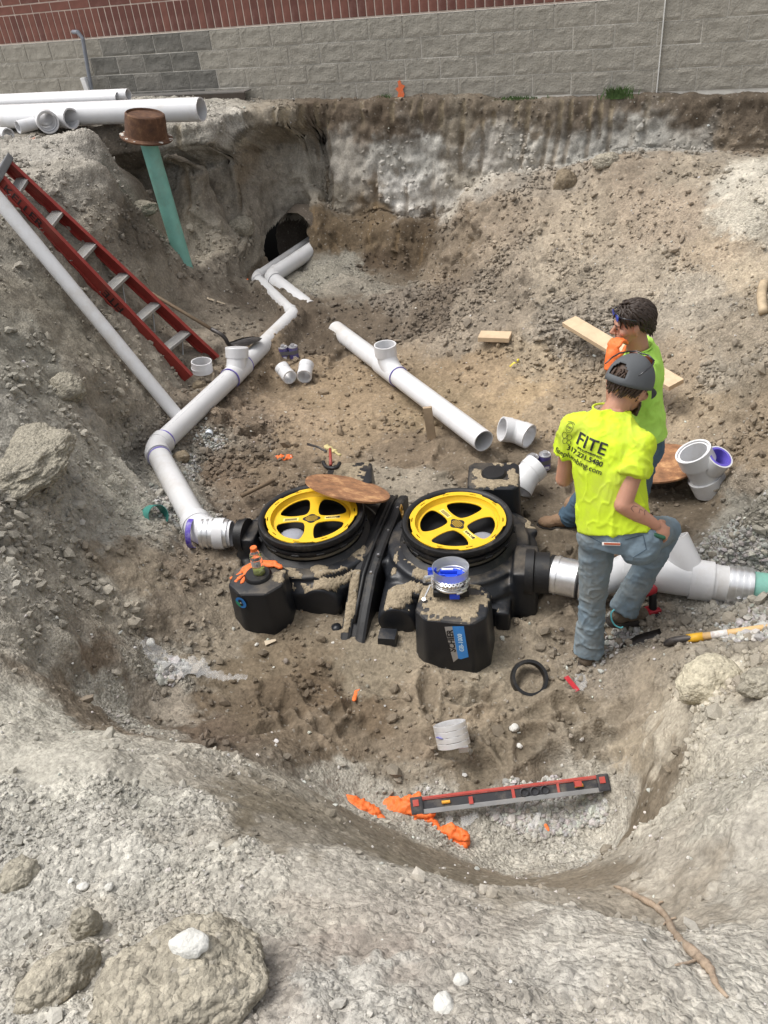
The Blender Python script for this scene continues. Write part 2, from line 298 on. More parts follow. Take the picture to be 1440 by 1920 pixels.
ci = np.interp(TH, tcs, np.arange(len(tcs))); i0 = np.clip(np.floor(ci).astype(int), 0, len(tcs)-2); fr = ci-i0
R = np.empty((NT, NR)); Z = np.empty((NT, NR)); ev = np.linspace(0, 1, NR)
Rc = np.stack([np.interp(ev, cum[i], rc) for i in range(len(tcs))])
R = Rc[i0]*(1-fr[:, None])+Rc[i0+1]*fr[:, None]
rid = (R-rc[0])/(rc[1]-rc[0]); j0 = np.clip(np.floor(rid).astype(int), 0, len(rc)-2); fj = rid-j0; I0 = i0[:, None]; FI = fr[:, None]
Z = (ZC[I0, j0]*(1-fj)+ZC[I0, j0+1]*fj)*(1-FI)+(ZC[I0+1, j0]*(1-fj)+ZC[I0+1, j0+1]*fj)*FI
X = O[0]+np.sin(TH)[:, None]*R; Y = O[1]+np.cos(TH)[:, None]*R
V = np.stack([X, Y, Z], -1)
# the undercut: below the rim the bank has caved back towards the building
_s0, _q0 = SQ(V); _m = sstep(-4.1, -3.5, _s0)*sstep(-1.75, -2.1, _s0)*sstep(-.12, -.42, V[..., 2])*sstep(-1.48, -1.1, V[..., 2])*(_q0 > .1)*sstep(2.6, 1.9, _q0)*sstep(-1.45, -1.15, V[..., 2])
V[..., :2] -= (WN[:2]*.42)[None, None]*_m[..., None]
du = np.gradient(V, axis=0); dv = np.gradient(V, axis=1); NO = np.cross(dv, du); NO /= np.linalg.norm(NO, axis=-1, keepdims=True)+1e-9
NO = np.where(NO[..., 2:] < 0, -NO, NO)
V = V.reshape(-1, 3); NO = NO.reshape(-1, 3)
def hit(u, v):
    """visible point of the bare ground under a pixel of the survey"""
    r = ray(u, v); t = np.arange(1.2, 12.5, .012); P = CAM+t[:, None]*r; z = zq(P[:, :2]); k = np.argmax(P[:, 2] < z)
    return P[k] if k > 0 else P[-1]
def zq(XY):
    XY = np.atleast_2d(XY); d = XY-O; th = np.arctan2(d[:, 0], d[:, 1]); rr = np.hypot(d[:, 0], d[:, 1])
    a = np.clip((th-tcs[0])/(tcs[1]-tcs[0]), 0, len(tcs)-1.001); b = np.clip((rr-rc[0])/(rc[1]-rc[0]), 0, len(rc)-1.001)
    ia = a.astype(int); ib = b.astype(int); fa = a-ia; fb = b-ib
    return (ZC[ia, ib]*(1-fb)+ZC[ia, ib+1]*fb)*(1-fa)+(ZC[ia+1, ib]*(1-fb)+ZC[ia+1, ib+1]*fb)*fa
# --- soil tones, spot by spot: sRGB (darker in the undercut pocket), cloddiness, grit
SP = []
for row in '''
60 210 150 146 138 .3 .5; 300 215 150 147 138 .4 .9; 150 290 158 153 144 .5 .8; 330 260 150 146 137 .4 .8; 120 350 150 144 133 .6 .6; 180 420 140 132 118 .8 .5; 430 240 150 146 138 .6 .9
60 480 138 132 120 .5 .4; 100 600 134 127 112 .4 .3; 200 540 134 126 112 .7 .4; 60 700 140 136 124 .6 .3; 40 850 150 146 136 .5 .5; 160 720 130 122 108 .9 .4; 250 640 136 128 114 .8 .3
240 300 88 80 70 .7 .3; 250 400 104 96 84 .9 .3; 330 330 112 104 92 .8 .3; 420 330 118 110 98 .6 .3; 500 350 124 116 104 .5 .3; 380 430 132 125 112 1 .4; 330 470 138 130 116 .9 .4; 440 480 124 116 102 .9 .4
300 560 130 122 108 .5 .4; 420 600 118 108 94 .6 .3; 380 640 120 110 96 .5 .3; 480 560 92 82 70 .4 .3; 540 600 96 84 70 .3 .3; 440 520 110 102 90 .6 .3
520 250 128 118 102 .5 .3; 620 210 98 84 68 .4 .3; 560 320 150 144 132 .7 .3; 640 300 158 152 142 .6 .2; 620 360 140 132 118 .7 .3; 620 430 96 80 58 .5 .2; 700 420 98 82 60 .5 .2; 780 440 82 68 50 .5 .2; 700 480 80 66 50 .5 .2
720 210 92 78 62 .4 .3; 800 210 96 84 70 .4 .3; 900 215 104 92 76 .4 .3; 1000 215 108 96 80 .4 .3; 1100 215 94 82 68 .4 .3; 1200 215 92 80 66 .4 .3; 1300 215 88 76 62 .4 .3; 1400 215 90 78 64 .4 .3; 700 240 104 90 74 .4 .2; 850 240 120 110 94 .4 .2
720 280 160 157 150 .6 .2; 800 300 172 170 164 .7 .2; 900 280 165 160 152 .6 .2; 1000 270 156 152 144 .6 .2; 1100 265 150 148 142 .5 .2; 1200 268 148 146 140 .5 .2; 1300 270 150 146 138 .5 .2; 760 340 178 175 170 .7 .2; 820 350 165 160 152 .8 .2; 1380 260 120 106 88 .6 .3; 1420 320 178 172 158 .6 .4; 1400 400 172 165 150 .4 .7; 1300 320 140 128 110 .8 .3
880 340 150 142 128 1 .3; 980 320 162 156 146 .9 .3; 1060 330 140 128 112 1 .3; 1150 320 134 120 102 1 .3; 1200 360 146 130 110 .6 .5; 1100 400 146 132 112 .7 .5; 1250 420 148 132 112 .5 .6; 950 420 128 114 96 1.2 .4; 880 440 116 102 84 1.3 .4; 1350 470 146 130 108 .5 .6; 1420 520 150 136 114 .6 .6
850 520 112 98 80 1.2 .4; 950 540 124 112 96 1.3 .5; 1060 520 140 128 110 .9 .6; 1080 620 130 120 106 1.2 .7; 1300 560 146 136 120 .6 .8; 1200 520 142 130 112 .7 .7; 1400 620 138 126 108 .9 .8; 1350 700 134 124 108 1 .8; 820 580 100 88 74 1.2 .3; 740 560 110 100 88 1.1 .4
640 500 138 134 122 .3 1; 600 520 132 128 116 .3 1; 700 540 126 120 108 .5 .8; 900 600 128 116 100 1 .5; 1000 680 140 124 100 .8 .4; 900 700 134 114 86 .6 .3; 980 730 148 126 92 .5 .3; 1050 760 134 116 90 .6 .3; 1300 760 136 120 96 .8 .5; 1250 740 136 120 98 .7 .5
600 620 84 72 58 .3 .2; 680 600 92 80 66 .5 .3; 520 700 122 104 80 .5 .3; 640 740 132 112 84 .4 .3; 560 800 134 114 88 .5 .4; 680 800 136 116 88 .4 .3; 760 850 112 96 76 .4 .2; 440 800 112 96 78 1 .5; 400 820 118 108 94 .9 .9; 420 900 102 86 68 1 .4; 500 880 108 92 72 .8 .4; 820 760 130 112 84 .5 .3; 860 860 104 90 72 .4 .2; 460 960 96 82 66 .8 .3
900 880 98 86 70 .3 .2; 1000 960 100 88 72 .3 .1; 760 900 128 118 102 .3 .3; 1060 1000 96 84 68 .3 .1; 1250 1000 98 86 70 .3 .1; 1300 960 94 82 66 .3 .1; 1380 960 130 126 116 .5 .4; 1400 900 132 120 104 .9 .6; 1440 820 128 112 90 1 .5; 1400 1030 138 134 124 .6 1; 1350 1040 132 126 114 .5 1; 1440 1080 140 136 126 .5 1
340 880 132 128 118 .6 1; 290 920 144 140 130 .5 1; 330 980 138 134 124 .5 1; 250 960 150 146 134 .4 .8; 240 880 156 152 140 .3 .6; 160 800 146 140 128 .8 .5; 60 960 142 136 124 .7 .5; 160 950 146 142 132 .6 .6; 100 1060 136 130 118 .6 .4; 20 1100 142 138 128 .5 .4
240 1060 122 110 92 .6 .3; 350 1060 120 106 88 .5 .3; 300 1140 116 104 88 .5 .3; 200 1140 134 126 112 .6 .4; 100 1160 138 132 120 .6 .5; 400 1140 124 112 94 .3 .3; 420 1200 126 114 96 .3 .3; 200 1240 106 92 76 .4 .3; 130 1300 110 98 82 .4 .4; 180 1360 112 100 84 .3 .4; 60 1220 146 140 128 .6 .6
240 1320 146 142 132 .2 .9; 200 1330 142 138 128 .1 .9; 330 1250 140 134 122 .5 1; 300 1320 134 124 110 .5 .5; 400 1330 100 86 68 .6 .2; 380 1380 88 74 60 .6 .2; 500 1250 106 92 72 .4 .2; 600 1300 98 82 62 .5 .2; 700 1250 124 112 92 .2 .3; 700 1320 102 86 66 .4 .2; 500 1340 92 78 60 .6 .2; 560 1390 104 90 72 .4 .2; 640 1390 108 94 76 .4 .2
900 1290 134 122 102 .2 .3; 1000 1200 122 110 92 .3 .3; 1080 1160 110 98 82 .3 .2; 1150 1220 118 108 94 .5 .7; 1060 1330 114 102 84 .3 .3; 900 1350 120 106 86 .3 .3; 780 1320 122 108 88 .3 .2; 760 1400 112 98 80 .3 .3; 960 1410 112 100 82 .3 .3; 1120 1380 122 112 96 .3 .4; 1150 1450 146 140 128 .2 .6; 1000 1450 106 94 78 .3 .4; 740 1450 124 114 98 .3 .4; 880 1450 112 100 82 .3 .4
950 1540 150 146 136 .2 1; 1050 1530 146 142 132 .2 1; 1120 1570 160 155 144 .1 .9; 900 1590 158 153 142 .1 .9; 1080 1600 160 156 146 .1 .9; 800 1550 154 149 138 .1 .8; 640 1480 152 147 136 .2 .5
1000 1650 122 110 92 .0 .1; 850 1625 118 107 90 .0 .1; 760 1600 124 113 96 .0 .1; 920 1670 120 109 91 .0 .1; 1130 1650 124 112 94 .0 .1; 820 1660 126 116 98 .1 .1; 1000 1680 126 115 97 .1 .1; 500 1530 118 108 90 .1 .1; 560 1580 124 114 96 .1 .1; 480 1480 130 120 102 .2 .2; 620 1590 140 132 118 .2 .2; 420 1450 158 151 138 .3 .3; 380 1420 160 154 142 .4 .5
1210 1290 128 116 98 .1 .1; 1195 1400 134 122 102 .1 .1; 1200 1520 106 94 76 .1 .1; 1195 1570 108 96 78 .1 .1; 1240 1480 116 104 86 .2 .2; 1260 1250 126 116 100 .5 .3; 1330 1230 130 122 108 .6 .5; 1340 1290 182 174 156 .7 .6; 1300 1400 160 153 138 .6 .5; 1400 1380 164 158 144 .5 .7; 1440 1260 140 130 114 .8 .5; 1240 1380 156 147 130 .4 .3; 1290 1500 170 164 150 .4 .6; 1400 1500 168 163 150 .4 .7; 1250 1600 160 152 138 .3 .4; 1400 1620 172 166 154 .3 .5; 1240 1680 148 138 122 .2 .3; 1350 1700 156 147 132 .3 .4; 1180 1700 150 140 124 .2 .3
100 1420 170 166 154 .2 .3; 240 1420 168 163 151 .3 .4; 60 1350 164 160 148 .3 .4; 60 1500 176 173 163 .6 1; 200 1480 178 175 164 .6 1; 300 1520 174 170 160 .6 1; 150 1600 180 177 168 .5 1; 300 1640 178 175 166 .6 1; 400 1560 168 162 150 .4 .8; 60 1700 176 173 164 .6 1; 120 1800 174 168 155 .6 1; 440 1660 178 174 163 .5 1; 550 1680 176 171 160 .4 .8; 520 1760 172 167 156 .5 1; 640 1740 168 160 148 .4 .7
700 1660 170 164 153 .2 .5; 800 1720 166 158 148 .4 .6; 950 1750 166 159 148 .4 .6; 700 1800 158 147 136 .4 .6; 850 1800 172 166 156 .5 .8; 1000 1830 174 170 162 .5 .8; 1100 1780 176 171 161 .4 .7; 1200 1800 174 168 158 .5 .8; 1350 1820 178 173 163 .4 .8; 550 1850 162 154 144 .5 .9; 700 1890 176 173 166 .6 1; 950 1890 162 156 146 .7 1; 1150 1890 170 164 153 .5 .9; 1400 1890 182 178 168 .4 .9; 30 1880 180 177 168 .6 1; 1050 1720 158 149 134 .2 .3'''.strip().replace('\n', ';').split(';'):
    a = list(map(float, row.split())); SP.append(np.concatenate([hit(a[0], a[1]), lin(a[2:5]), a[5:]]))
for p, q in (((-3, 1), 1), ((3, 1), 1), ((-4, 4), 1), ((4.5, 4), 1), ((-6, 8), 1), ((-1, -1), 1), ((1, -1), 1), ((-2.5, -2), 1), ((2.5, -2), 1)):
    SP.append(np.concatenate([[p[0], p[1], 0], lin((164, 160, 150)), [.4, .7]]))
SP = np.array(SP)
sub = V[::1]
warp = np.stack([fbm(V, .35, 3, 31), fbm(V, .35, 3, 37), fbm(V, .35, 3, 41)], -1)*.20+np.stack([fbm(V, .09, 3, 51, .7), fbm(V, .09, 3, 57, .7), fbm(V, .09, 3, 61, .7)], -1)*.13
VV = (V+warp).astype(np.float32); ATT = np.empty((len(V), 5), np.float32)
_sp = SP[:, :3].astype(np.float32); _sv = SP[:, 3:].astype(np.float32); _s2 = (_sp**2).sum(1)
for a in range(0, len(V), 40000):
    q = VV[a:a+40000]; d2 = (q**2).sum(1)[:, None]+_s2[None]-2*q@_sp.T; d2 = np.maximum(d2, 0)+.0006
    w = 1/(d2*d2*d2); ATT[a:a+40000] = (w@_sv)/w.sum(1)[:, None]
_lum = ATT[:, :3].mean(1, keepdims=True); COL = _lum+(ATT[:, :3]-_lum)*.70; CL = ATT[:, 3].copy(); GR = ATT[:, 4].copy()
# --- relief
dcam = np.linalg.norm(V-CAM, axis=1)
b1 = fbm(V, .55, 4, 3); b2 = fbm(V, .16, 5, 9, .6)
ledge = fbm(V+np.array([0, 0, 5.]), .33, 4, 203, .6); ledge = np.sign(ledge)*np.abs(ledge)**.6
rg = 1-np.abs(fbm(V, .24, 4, 77))*2.2
H = b1*.05*(.4+CL)+b2*.028*(.45+CL*1.1)+np.clip(rg, -1, 1)*.012*CL
f1, f2, cid = worley(V+warp*.15, .105, 3); H += CL*CL*.034*(cid*1.2+.25)*np.clip(.62-f1, 0, 1)/.62*sstep(-.25, .35, fbm(V, .35, 2, 93)+CL*.35-.25)
f1b, f2b, cidb = worley(V, .042, 13); H += (.06+CL)*.011*cidb*np.clip(.6-f1b, 0, 1)/.6*sstep(-.3, .3, fbm(V, .22, 2, 95))
f1c, f2c, cidc = worley(V, .017, 23); H += (.02+GR)*.0042*(.3+cidc)*np.clip(.65-f1c, 0, 1)/.65
H += fbm(V, .022, 2, 99)*.002*(.2+GR); H += np.abs(fbm(V, .075, 3, 131))*.022*(.35+.5*GR+.4*CL); H += fbm(V, .9, 3, 141)*.03*(CL+.2); H += ledge*.028*np.clip(CL-.15, 0, 1)
# footprints and scuffs trodden into the sand
feet = []
for u0, u1, v0, v1, cnt in ((880, 1180, 1290, 1470, 16), (1060, 1330, 900, 1090, 16), (640, 900, 1290, 1420, 9), (740, 1000, 840, 900, 7), (480, 640, 1260, 1400, 7), (960, 1080, 1100, 1260, 5), (560, 760, 620, 700, 4), (1080, 1180, 1340, 1440, 4)):
    for _ in range(cnt): feet.append((RNG.uniform(u0, u1), RNG.uniform(v0, v1), RNG.uniform(0, math.pi)))
for u, v, a in feet:
    c = hit(u, v); dx = V[:, 0]-c[0]; dy = V[:, 1]-c[1]; m = (dx*dx+dy*dy) < .09
    x = dx[m]*math.cos(a)+dy[m]*math.sin(a); y = -dx[m]*math.sin(a)+dy[m]*math.cos(a)
    e = (x/.14)**2+(y/(.05+.012*np.sin(x*14)))**2; H[m] += (-.03*np.exp(-e*e*1.2)+.016*np.exp(-((np.sqrt(e)-1.35)/.35)**2))*(CL[m]*.3+.7)
# named hollows and rises
def blob(u, v, rx, ry, h, ang=0, p=2.0):
    c = hit(u, v); dx = V[:, 0]-c[0]; dy = V[:, 1]-c[1]; m = (dx*dx+dy*dy) < (3*max(rx, ry))**2
    x = dx[m]*math.cos(ang)+dy[m]*math.sin(ang); y = -dx[m]*math.sin(ang)+dy[m]*math.cos(ang)
    H[m] += h*np.exp(-((x/rx)**2+(y/ry)**2)**(p/2))
blob(480, 812, .13, .07, -.16, p=4); blob(1040, 1425, .12, .07, -.06); blob(900, 1440, .09, .06, -.07); blob(250, 870, .1, .25, -.05, .3)
blob(1270, 1080, .2, .1, -.05); blob(650, 1270, .2, .12, -.05); blob(480, 1360, .35, .07, .06, .2); blob(420, 1400, .3, .08, -.07)
# bucket-tooth grooves raked down the cut bank
s_, q_ = SQ(V); steep = sstep(.80, .45, NO[:, 2])*(q_ > -.1)*(q_ < 1.6)*(s_ > -3)
gx = s_/.115+.35*vnoise(np.c_[s_*1.3, V[:, 2]*.9, q_*0], 7); gi = np.floor(gx); gf = gx-gi; rnd = _hash(gi, np.floor(V[:, 2]/.9+.13*gi), gi*0, 5)
groove = sstep(.25, .36, gf)*sstep(.8, .68, gf)*(rnd > .50)*sstep(-.1, .25, vnoise(np.c_[gi*3.7, V[:, 2]*2.2, gi*0], 9)+.25)
lowc = sstep(-1.55, -1.3, V[:, 2])
H += steep*(.05*np.clip(.7-worley(V+warp*.2, .17, 211)[0], 0, 1)*1.2+.030*fbm(V, .12, 5, 215, .65)+.03*ledge); H -= steep*groove*.03; H = np.where(steep*groove > .4, H*.75, H)
gcol = lin((150, 138, 116)); gk = (steep*groove*.45*(V[:, 2] > -.28))[:, None]; COL = COL*(1-gk)+gcol*gk
gk = (steep*groove*.35*(V[:, 2] < -.28))[:, None]; COL = COL*(1-gk)+lin((118, 100, 76))*gk
H *= np.clip(dcam/2.2, .55, 1)
MASKH = H
VD = V+NO*H[:, None]
# hole where the tunnel enters the bank
TUN = PW(540, 462, .85); TDIR = Vector((PZ(580, 455, -1.22)-PZ(500, 520, -1.42))).normalized()
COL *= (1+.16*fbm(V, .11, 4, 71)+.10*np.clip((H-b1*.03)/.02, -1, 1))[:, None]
st2 = sstep(.86, .6, NO[:, 2]); COL *= (1+(.22*CL*(cid-.45)*(f1 < .55)+.16*(cidb-.5)*(f1b < .55)+.10*(cidc-.5)*(f1c < .5)+.13*fbm(V, .035, 3, 171, .7)))[:, None]
COL = np.clip(COL*np.interp(V[:, 2], [-1.6, -.9, -.5], [1.16, .95, .82])[:, None]*np.where((q_ < 2.5)&(V[:, 2] > -1.2), 1.22, 1.)[:, None]*(1+.14*sstep(-.6, -1.1, V[:, 0])*(V[:, 2] > -1.45)*(V[:, 1] > 1.5))[:, None]*np.array([1.02, 1., .955]), .01, .9)  # colour offsets light: lifted deep in the pit and on banks, darker at rim
_pa, _pb = hit(62, 262), hit(142, 238); _t = np.clip(((V-_pa)@(_pb-_pa))/((_pb-_pa)@(_pb-_pa)), 0, 1); _dd = np.linalg.norm(V-_pa-_t[:, None]*(_pb-_pa), axis=1)
_k = (sstep(.035, .012, _dd+.02*fbm(V, .03, 2, 5))*.55)[:, None]; COL = COL*(1-_k)+np.array([.55, .16, .08])*_k
ii = np.arange(NT-1)[:, None]*NR+np.arange(NR-1)[None, :]; Q = np.stack([ii, ii+1, ii+NR+1, ii+NR], -1).reshape(-1, 4)
cen = VD[Q[:, 0]]; dT = (cen-TUN)/np.array([.30, .55, .27]); inside = ((dT**2).sum(1) < 1)&(SQ(cen)[1] < SQ(TUN)[1]+.28)
HOLE = []
Q = Q[~inside]
gme = np_mesh('ground', VD, Q)
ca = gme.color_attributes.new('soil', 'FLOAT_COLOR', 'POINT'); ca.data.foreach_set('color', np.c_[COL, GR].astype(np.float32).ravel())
def soil_material(name, attr=True, base=(.4, .38, .33), grit=.7):
    m, t, b = nodes(name); L = t.links.new; geo = N(t, 'ShaderNodeNewGeometry')
    if attr: a = N(t, 'ShaderNodeVertexColor', layer_name='soil'); c0 = a.outputs[0]; g0 = a.outputs[1]
    else: a = N(t, 'ShaderNodeRGB'); a.outputs[0].default_value = tuple(base)+(1,); c0 = a.outputs[0]; v = N(t, 'ShaderNodeValue'); v.outputs[0].default_value = grit; g0 = v.outputs[0]
    n1 = N(t, 'ShaderNodeTexNoise', Scale=50., Detail=4., Roughness=.6); L(geo.outputs['Position'], n1.inputs['Vector'])
    n2 = N(t, 'ShaderNodeTexNoise', Scale=7., Detail=8., Roughness=.7); L(geo.outputs['Position'], n2.inputs['Vector'])
    vo = N(t, 'ShaderNodeTexVoronoi', Scale=70.); vo.inputs['Randomness'].default_value = 1; L(geo.outputs['Position'], vo.inputs['Vector'])
    vo2 = N(t, 'ShaderNodeTexVoronoi', Scale=160.); L(geo.outputs['Position'], vo2.inputs['Vector'])
    r1 = N(t, 'ShaderNodeMapRange'); r1.inputs[1].default_value = .25; r1.inputs[2].default_value = .75; r1.inputs[3].default_value = .72; r1.inputs[4].default_value = 1.28; L(n1.outputs[0], r1.inputs[0])
    r2 = N(t, 'ShaderNodeMapRange'); r2.inputs[1].default_value = .3; r2.inputs[2].default_value = .7; r2.inputs[3].default_value = .84; r2.inputs[4].default_value = 1.14; L(n2.outputs[0], r2.inputs[0])
    mm = N(t, 'ShaderNodeMath', operation='MULTIPLY'); L(r1.outputs[0], mm.inputs[0]); L(r2.outputs[0], mm.inputs[1])
    # each grain its own tone
    sp = N(t, 'ShaderNodeSeparateColor'); L(vo.outputs['Color'], sp.inputs[0])
    r3 = N(t, 'ShaderNodeMapRange'); r3.inputs[3].default_value = .78; r3.inputs[4].default_value = 1.22; L(sp.outputs[0], r3.inputs[0])
    gm = N(t, 'ShaderNodeMix', data_type='FLOAT'); L(g0, gm.inputs[0]); gm.inputs[2].default_value = 1; L(r3.outputs[0], gm.inputs[3])
    m2 = N(t, 'ShaderNodeMath', operation='MULTIPLY'); L(mm.outputs[0], m2.inputs[0]); L(gm.outputs[0], m2.inputs[1])
    mx = N(t, 'ShaderNodeMix', data_type='RGBA', blend_type='MULTIPLY'); mx.inputs[0].default_value = 1; L(c0, mx.inputs[6]); L(m2.outputs[0], mx.inputs[7])
    # pale stone chips
    r4 = N(t, 'ShaderNodeMapRange'); r4.inputs[1].default_value = .975; r4.inputs[2].default_value = .985; L(sp.outputs[1], r4.inputs[0])
    m4 = N(t, 'ShaderNodeMath', operation='MULTIPLY'); L(r4.outputs[0], m4.inputs[0]); m4.inputs[1].default_value = .35
    mc = N(t, 'ShaderNodeMix', data_type='RGBA'); L(m4.outputs[0], mc.inputs[0]); L(mx.outputs[2], mc.inputs[6]); mc.inputs[7].default_value = (.42, .39, .34, 1)
    L(mc.outputs[2], b.inputs['Base Color']); b.inputs['Roughness'].default_value = .95; b.inputs['Specular IOR Level'].default_value = .15
    h1 = N(t, 'ShaderNodeMath', operation='MULTIPLY_ADD'); L(vo.outputs['Distance'], h1.inputs[0]); h1.inputs[1].default_value = -.7; L(n1.outputs[0], h1.inputs[2])
    h2 = N(t, 'ShaderNodeMath', operation='MULTIPLY_ADD'); L(vo2.outputs['Distance'], h2.inputs[0]); h2.inputs[1].default_value = -.2; L(h1.outputs[0], h2.inputs[2])
    bp = N(t, 'ShaderNodeBump', Strength=.9, Distance=.012); gs = N(t, 'ShaderNodeMapRange'); gs.inputs[3].default_value = .22; gs.inputs[4].default_value = 1.; L(g0, gs.inputs[0]); L(gs.outputs[0], bp.inputs['Strength']); L(h2.outputs[0], bp.inputs['Height']); L(bp.outputs[0], b.inputs['Normal'])
    return m
M_SOIL = soil_material('excavated_soil')
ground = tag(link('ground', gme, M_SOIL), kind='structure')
# the site beyond the surveyed pit
M_FAR = soil_material('site_soil', False, tuple(lin((164, 160, 150))), .7)
bmf = bmesh.new(); out = []; inn = []
ia = [(O[0]+math.sin(a)*rc[0]*1.0, O[1]+math.cos(a)*rc[0], -.02) for a in np.linspace(TH[0], TH[-1], 12)]
bd = [tuple(VD[i*NR]) for i in np.linspace(0, NT-1, 40).astype(int)]+[tuple(VD[(NT-1)*NR+j]) for j in np.linspace(0, NR-1, 60).astype(int)[1:]]
bd2 = [tuple(VD[j]) for j in np.linspace(0, NR-1, 60).astype(int)[::-1]]
last = [tuple(VD[i*NR+NR-1]) for i in np.linspace(NT-1, 0, 40).astype(int)[1:-1]]
loop = bd+last+bd2[:-1]; cx, cy = 0, 5
vin = [bmf.verts.new(Vector(p)-Vector((0, 0, .004))) for p in loop]; vm = []; vo_ = []
for p in loop:
    d = Vector((p[0]-cx, p[1]-cy, 0)).normalized(); vm.append(bmf.verts.new((p[0]+d.x*1.5, p[1]+d.y*1.5, .1 if p[1] > 6 else -.02))); vo_.append(bmf.verts.new((cx+d.x*300, cy+d.y*300, 0)))
for A, B in ((vin, vm), (vm, vo_)):
    for i in range(len(loop)): j = (i+1) % len(loop); bmf.faces.new((A[i], A[j], B[j], B[i]))
bmesh.ops.recalc_face_normals(bmf, faces=bmf.faces[:])
tag(bm_link('terrain', bmf, M_FAR), kind='structure')
def zat(x, y): return float(zq(np.array([[x, y]]))[0])
# ------------------------------------------------------------------ gravel, crumbs and pebbles
SUB = 1
uu, vv, dd = proj(VD)
def surf(u, v, rad=3.5):
    m = np.where((np.abs(uu-u) < rad)&(np.abs(vv-v) < rad)&(dd > 0))[0]
    return VD[m[np.argmin(dd[m])]].copy() if len(m) else hit(u, v)
def ico():
    bm = bmesh.new(); bmesh.ops.create_icosphere(bm, subdivisions=SUB, radius=1); v = np.array([p.co[:] for p in bm.verts]); f = np.array([[q.index for q in p.verts] for p in bm.faces]); bm.free(); return v, f
IV, IF = ico()
def scatter(name, idx, size, cols, m_name, label, sink=.25, flat=.75):
    size = size*np.clip(dcam[idx]/4., .45, 1.15)
    n = len(idx); base = VD[idx]; nb = NO[idx]; vs = np.tile(IV, (n, 1, 1)); vs = vs*(1+RNG.uniform(-.28, .28, vs.shape[:2]))[..., None]
    sc = size[:, None]*RNG.uniform(.6, 1.25, (n, 3)); sc[:, 2] *= flat; vs = vs*sc[:, None, :]
    a = RNG.uniform(0, 6.28, (3, n)); c, s = np.cos(a), np.sin(a)
    Rz = np.zeros((n, 3, 3)); Rz[:, 0, 0] = c[0]; Rz[:, 0, 1] = -s[0]; Rz[:, 1, 0] = s[0]; Rz[:, 1, 1] = c[0]; Rz[:, 2, 2] = 1
    Rx = np.zeros((n, 3, 3)); t = a[1]*.15; Rx[:, 0, 0] = 1; Rx[:, 1, 1] = np.cos(t); Rx[:, 1, 2] = -np.sin(t); Rx[:, 2, 1] = np.sin(t); Rx[:, 2, 2] = np.cos(t)
    vs = np.einsum('nij,nkj->nki', Rz@Rx, vs)+(base+nb*size[:, None]*(flat*.9-sink))[:, None, :]
    big = size > .014; 
    fs = (IF[None]+(np.arange(n)*len(IV))[:, None, None]).reshape(-1, 3); me = np_mesh(name, vs.reshape(-1, 3), fs, False)
    ca = me.color_attributes.new('soil', 'FLOAT_COLOR', 'POINT'); cc = np.repeat(cols, len(IV), axis=0); ca.data.foreach_set('color', np.c_[cc, np.full(len(cc), .2)].astype(np.float32).ravel())
    o = link(name, me, M_PEB); return tag(o, label, name.replace('_', ' '), kind='stuff')
M_PEB, _t, _b = nodes('stone_chips'); _a = N(_t, 'ShaderNodeVertexColor', layer_name='soil'); _g = N(_t, 'ShaderNodeNewGeometry'); _n = N(_t, 'ShaderNodeTexNoise', Scale=180., Detail=4.)
_t.links.new(_g.outputs['Position'], _n.inputs['Vector']); _r = N(_t, 'ShaderNodeMapRange'); _r.inputs[3].default_value = .7; _r.inputs[4].default_value = 1.3; _t.links.new(_n.outputs[0], _r.inputs[0])
_m = N(_t, 'ShaderNodeMix', data_type='RGBA', blend_type='MULTIPLY'); _m.inputs[0].default_value = 1; _t.links.new(_a.outputs[0], _m.inputs[6]); _t.links.new(_r.outputs[0], _m.inputs[7]); _t.links.new(_m.outputs[2], _b.inputs['Base Color']); _b.inputs['Roughness'].default_value = .9
_bp = N(_t, 'ShaderNodeBump', Strength=.5, Distance=.004); _t.links.new(_n.outputs[0], _bp.inputs['Height']); _t.links.new(_bp.outputs[0], _b.inputs['Normal'])
uu, vv, dd = proj(VD); vis = (uu > -60)&(uu < 1500)&(vv > 180)&(vv < 1990)&(dd > 0)
pv = vis*1.0; _dh = (VD-TUN)/np.array([.36, .62, .34]); pv = pv*((_dh**2).sum(1) > 1); clump = sstep(-.25, .45, fbm(V, .28, 3, 121))
def pick(w, n): w = np.maximum(w, 0); w = w/w.sum(); return RNG.choice(len(V), n, replace=False, p=w)
near = 1/(dcam**.3)
def grey(n, lo=.30, hi=.62): g = RNG.uniform(lo, hi, n)[:, None]*np.array([1, .97, .90]); return g*(1+RNG.uniform(-.05, .05, (n, 3)))
i1 = pick(pv*(GR**3)*(.08+clump)*np.clip((dcam-1)/3.5, .10, 1), 12000); _c1 = .75*COL[i1]*RNG.uniform(.75, 1.2, (len(i1), 1))+.25*grey(len(i1), .26, .5)
scatter('gravel', i1, np.clip(RNG.lognormal(math.log(.0055), .4, len(i1)), .002, .013), _c1, 'g', 'loose grey gravel chips strewn over the dug ground')
i2 = pick(pv*(CL**2)*(.1+clump)*np.clip((dcam-1.6)/3.5, .05, 1), 12500); cc = COL[i2]*RNG.uniform(.8, 1.18, (len(i2), 1)); scatter('clods', i2, np.clip(RNG.lognormal(math.log(.0115), .45, len(i2)), .004, .038), cc, 'c', 'crumbled brown and grey clods lying on the banks')
i3 = pick(pv*(.05+GR)*np.clip((dcam-1)/3, .12, 1), 1100); scatter('pebbles', i3, np.clip(RNG.lognormal(math.log(.0055), .45, len(i3)), .002, .016), grey(len(i3), .4, .62), 'p', 'pale scattered pebbles and limestone chips on the soil')
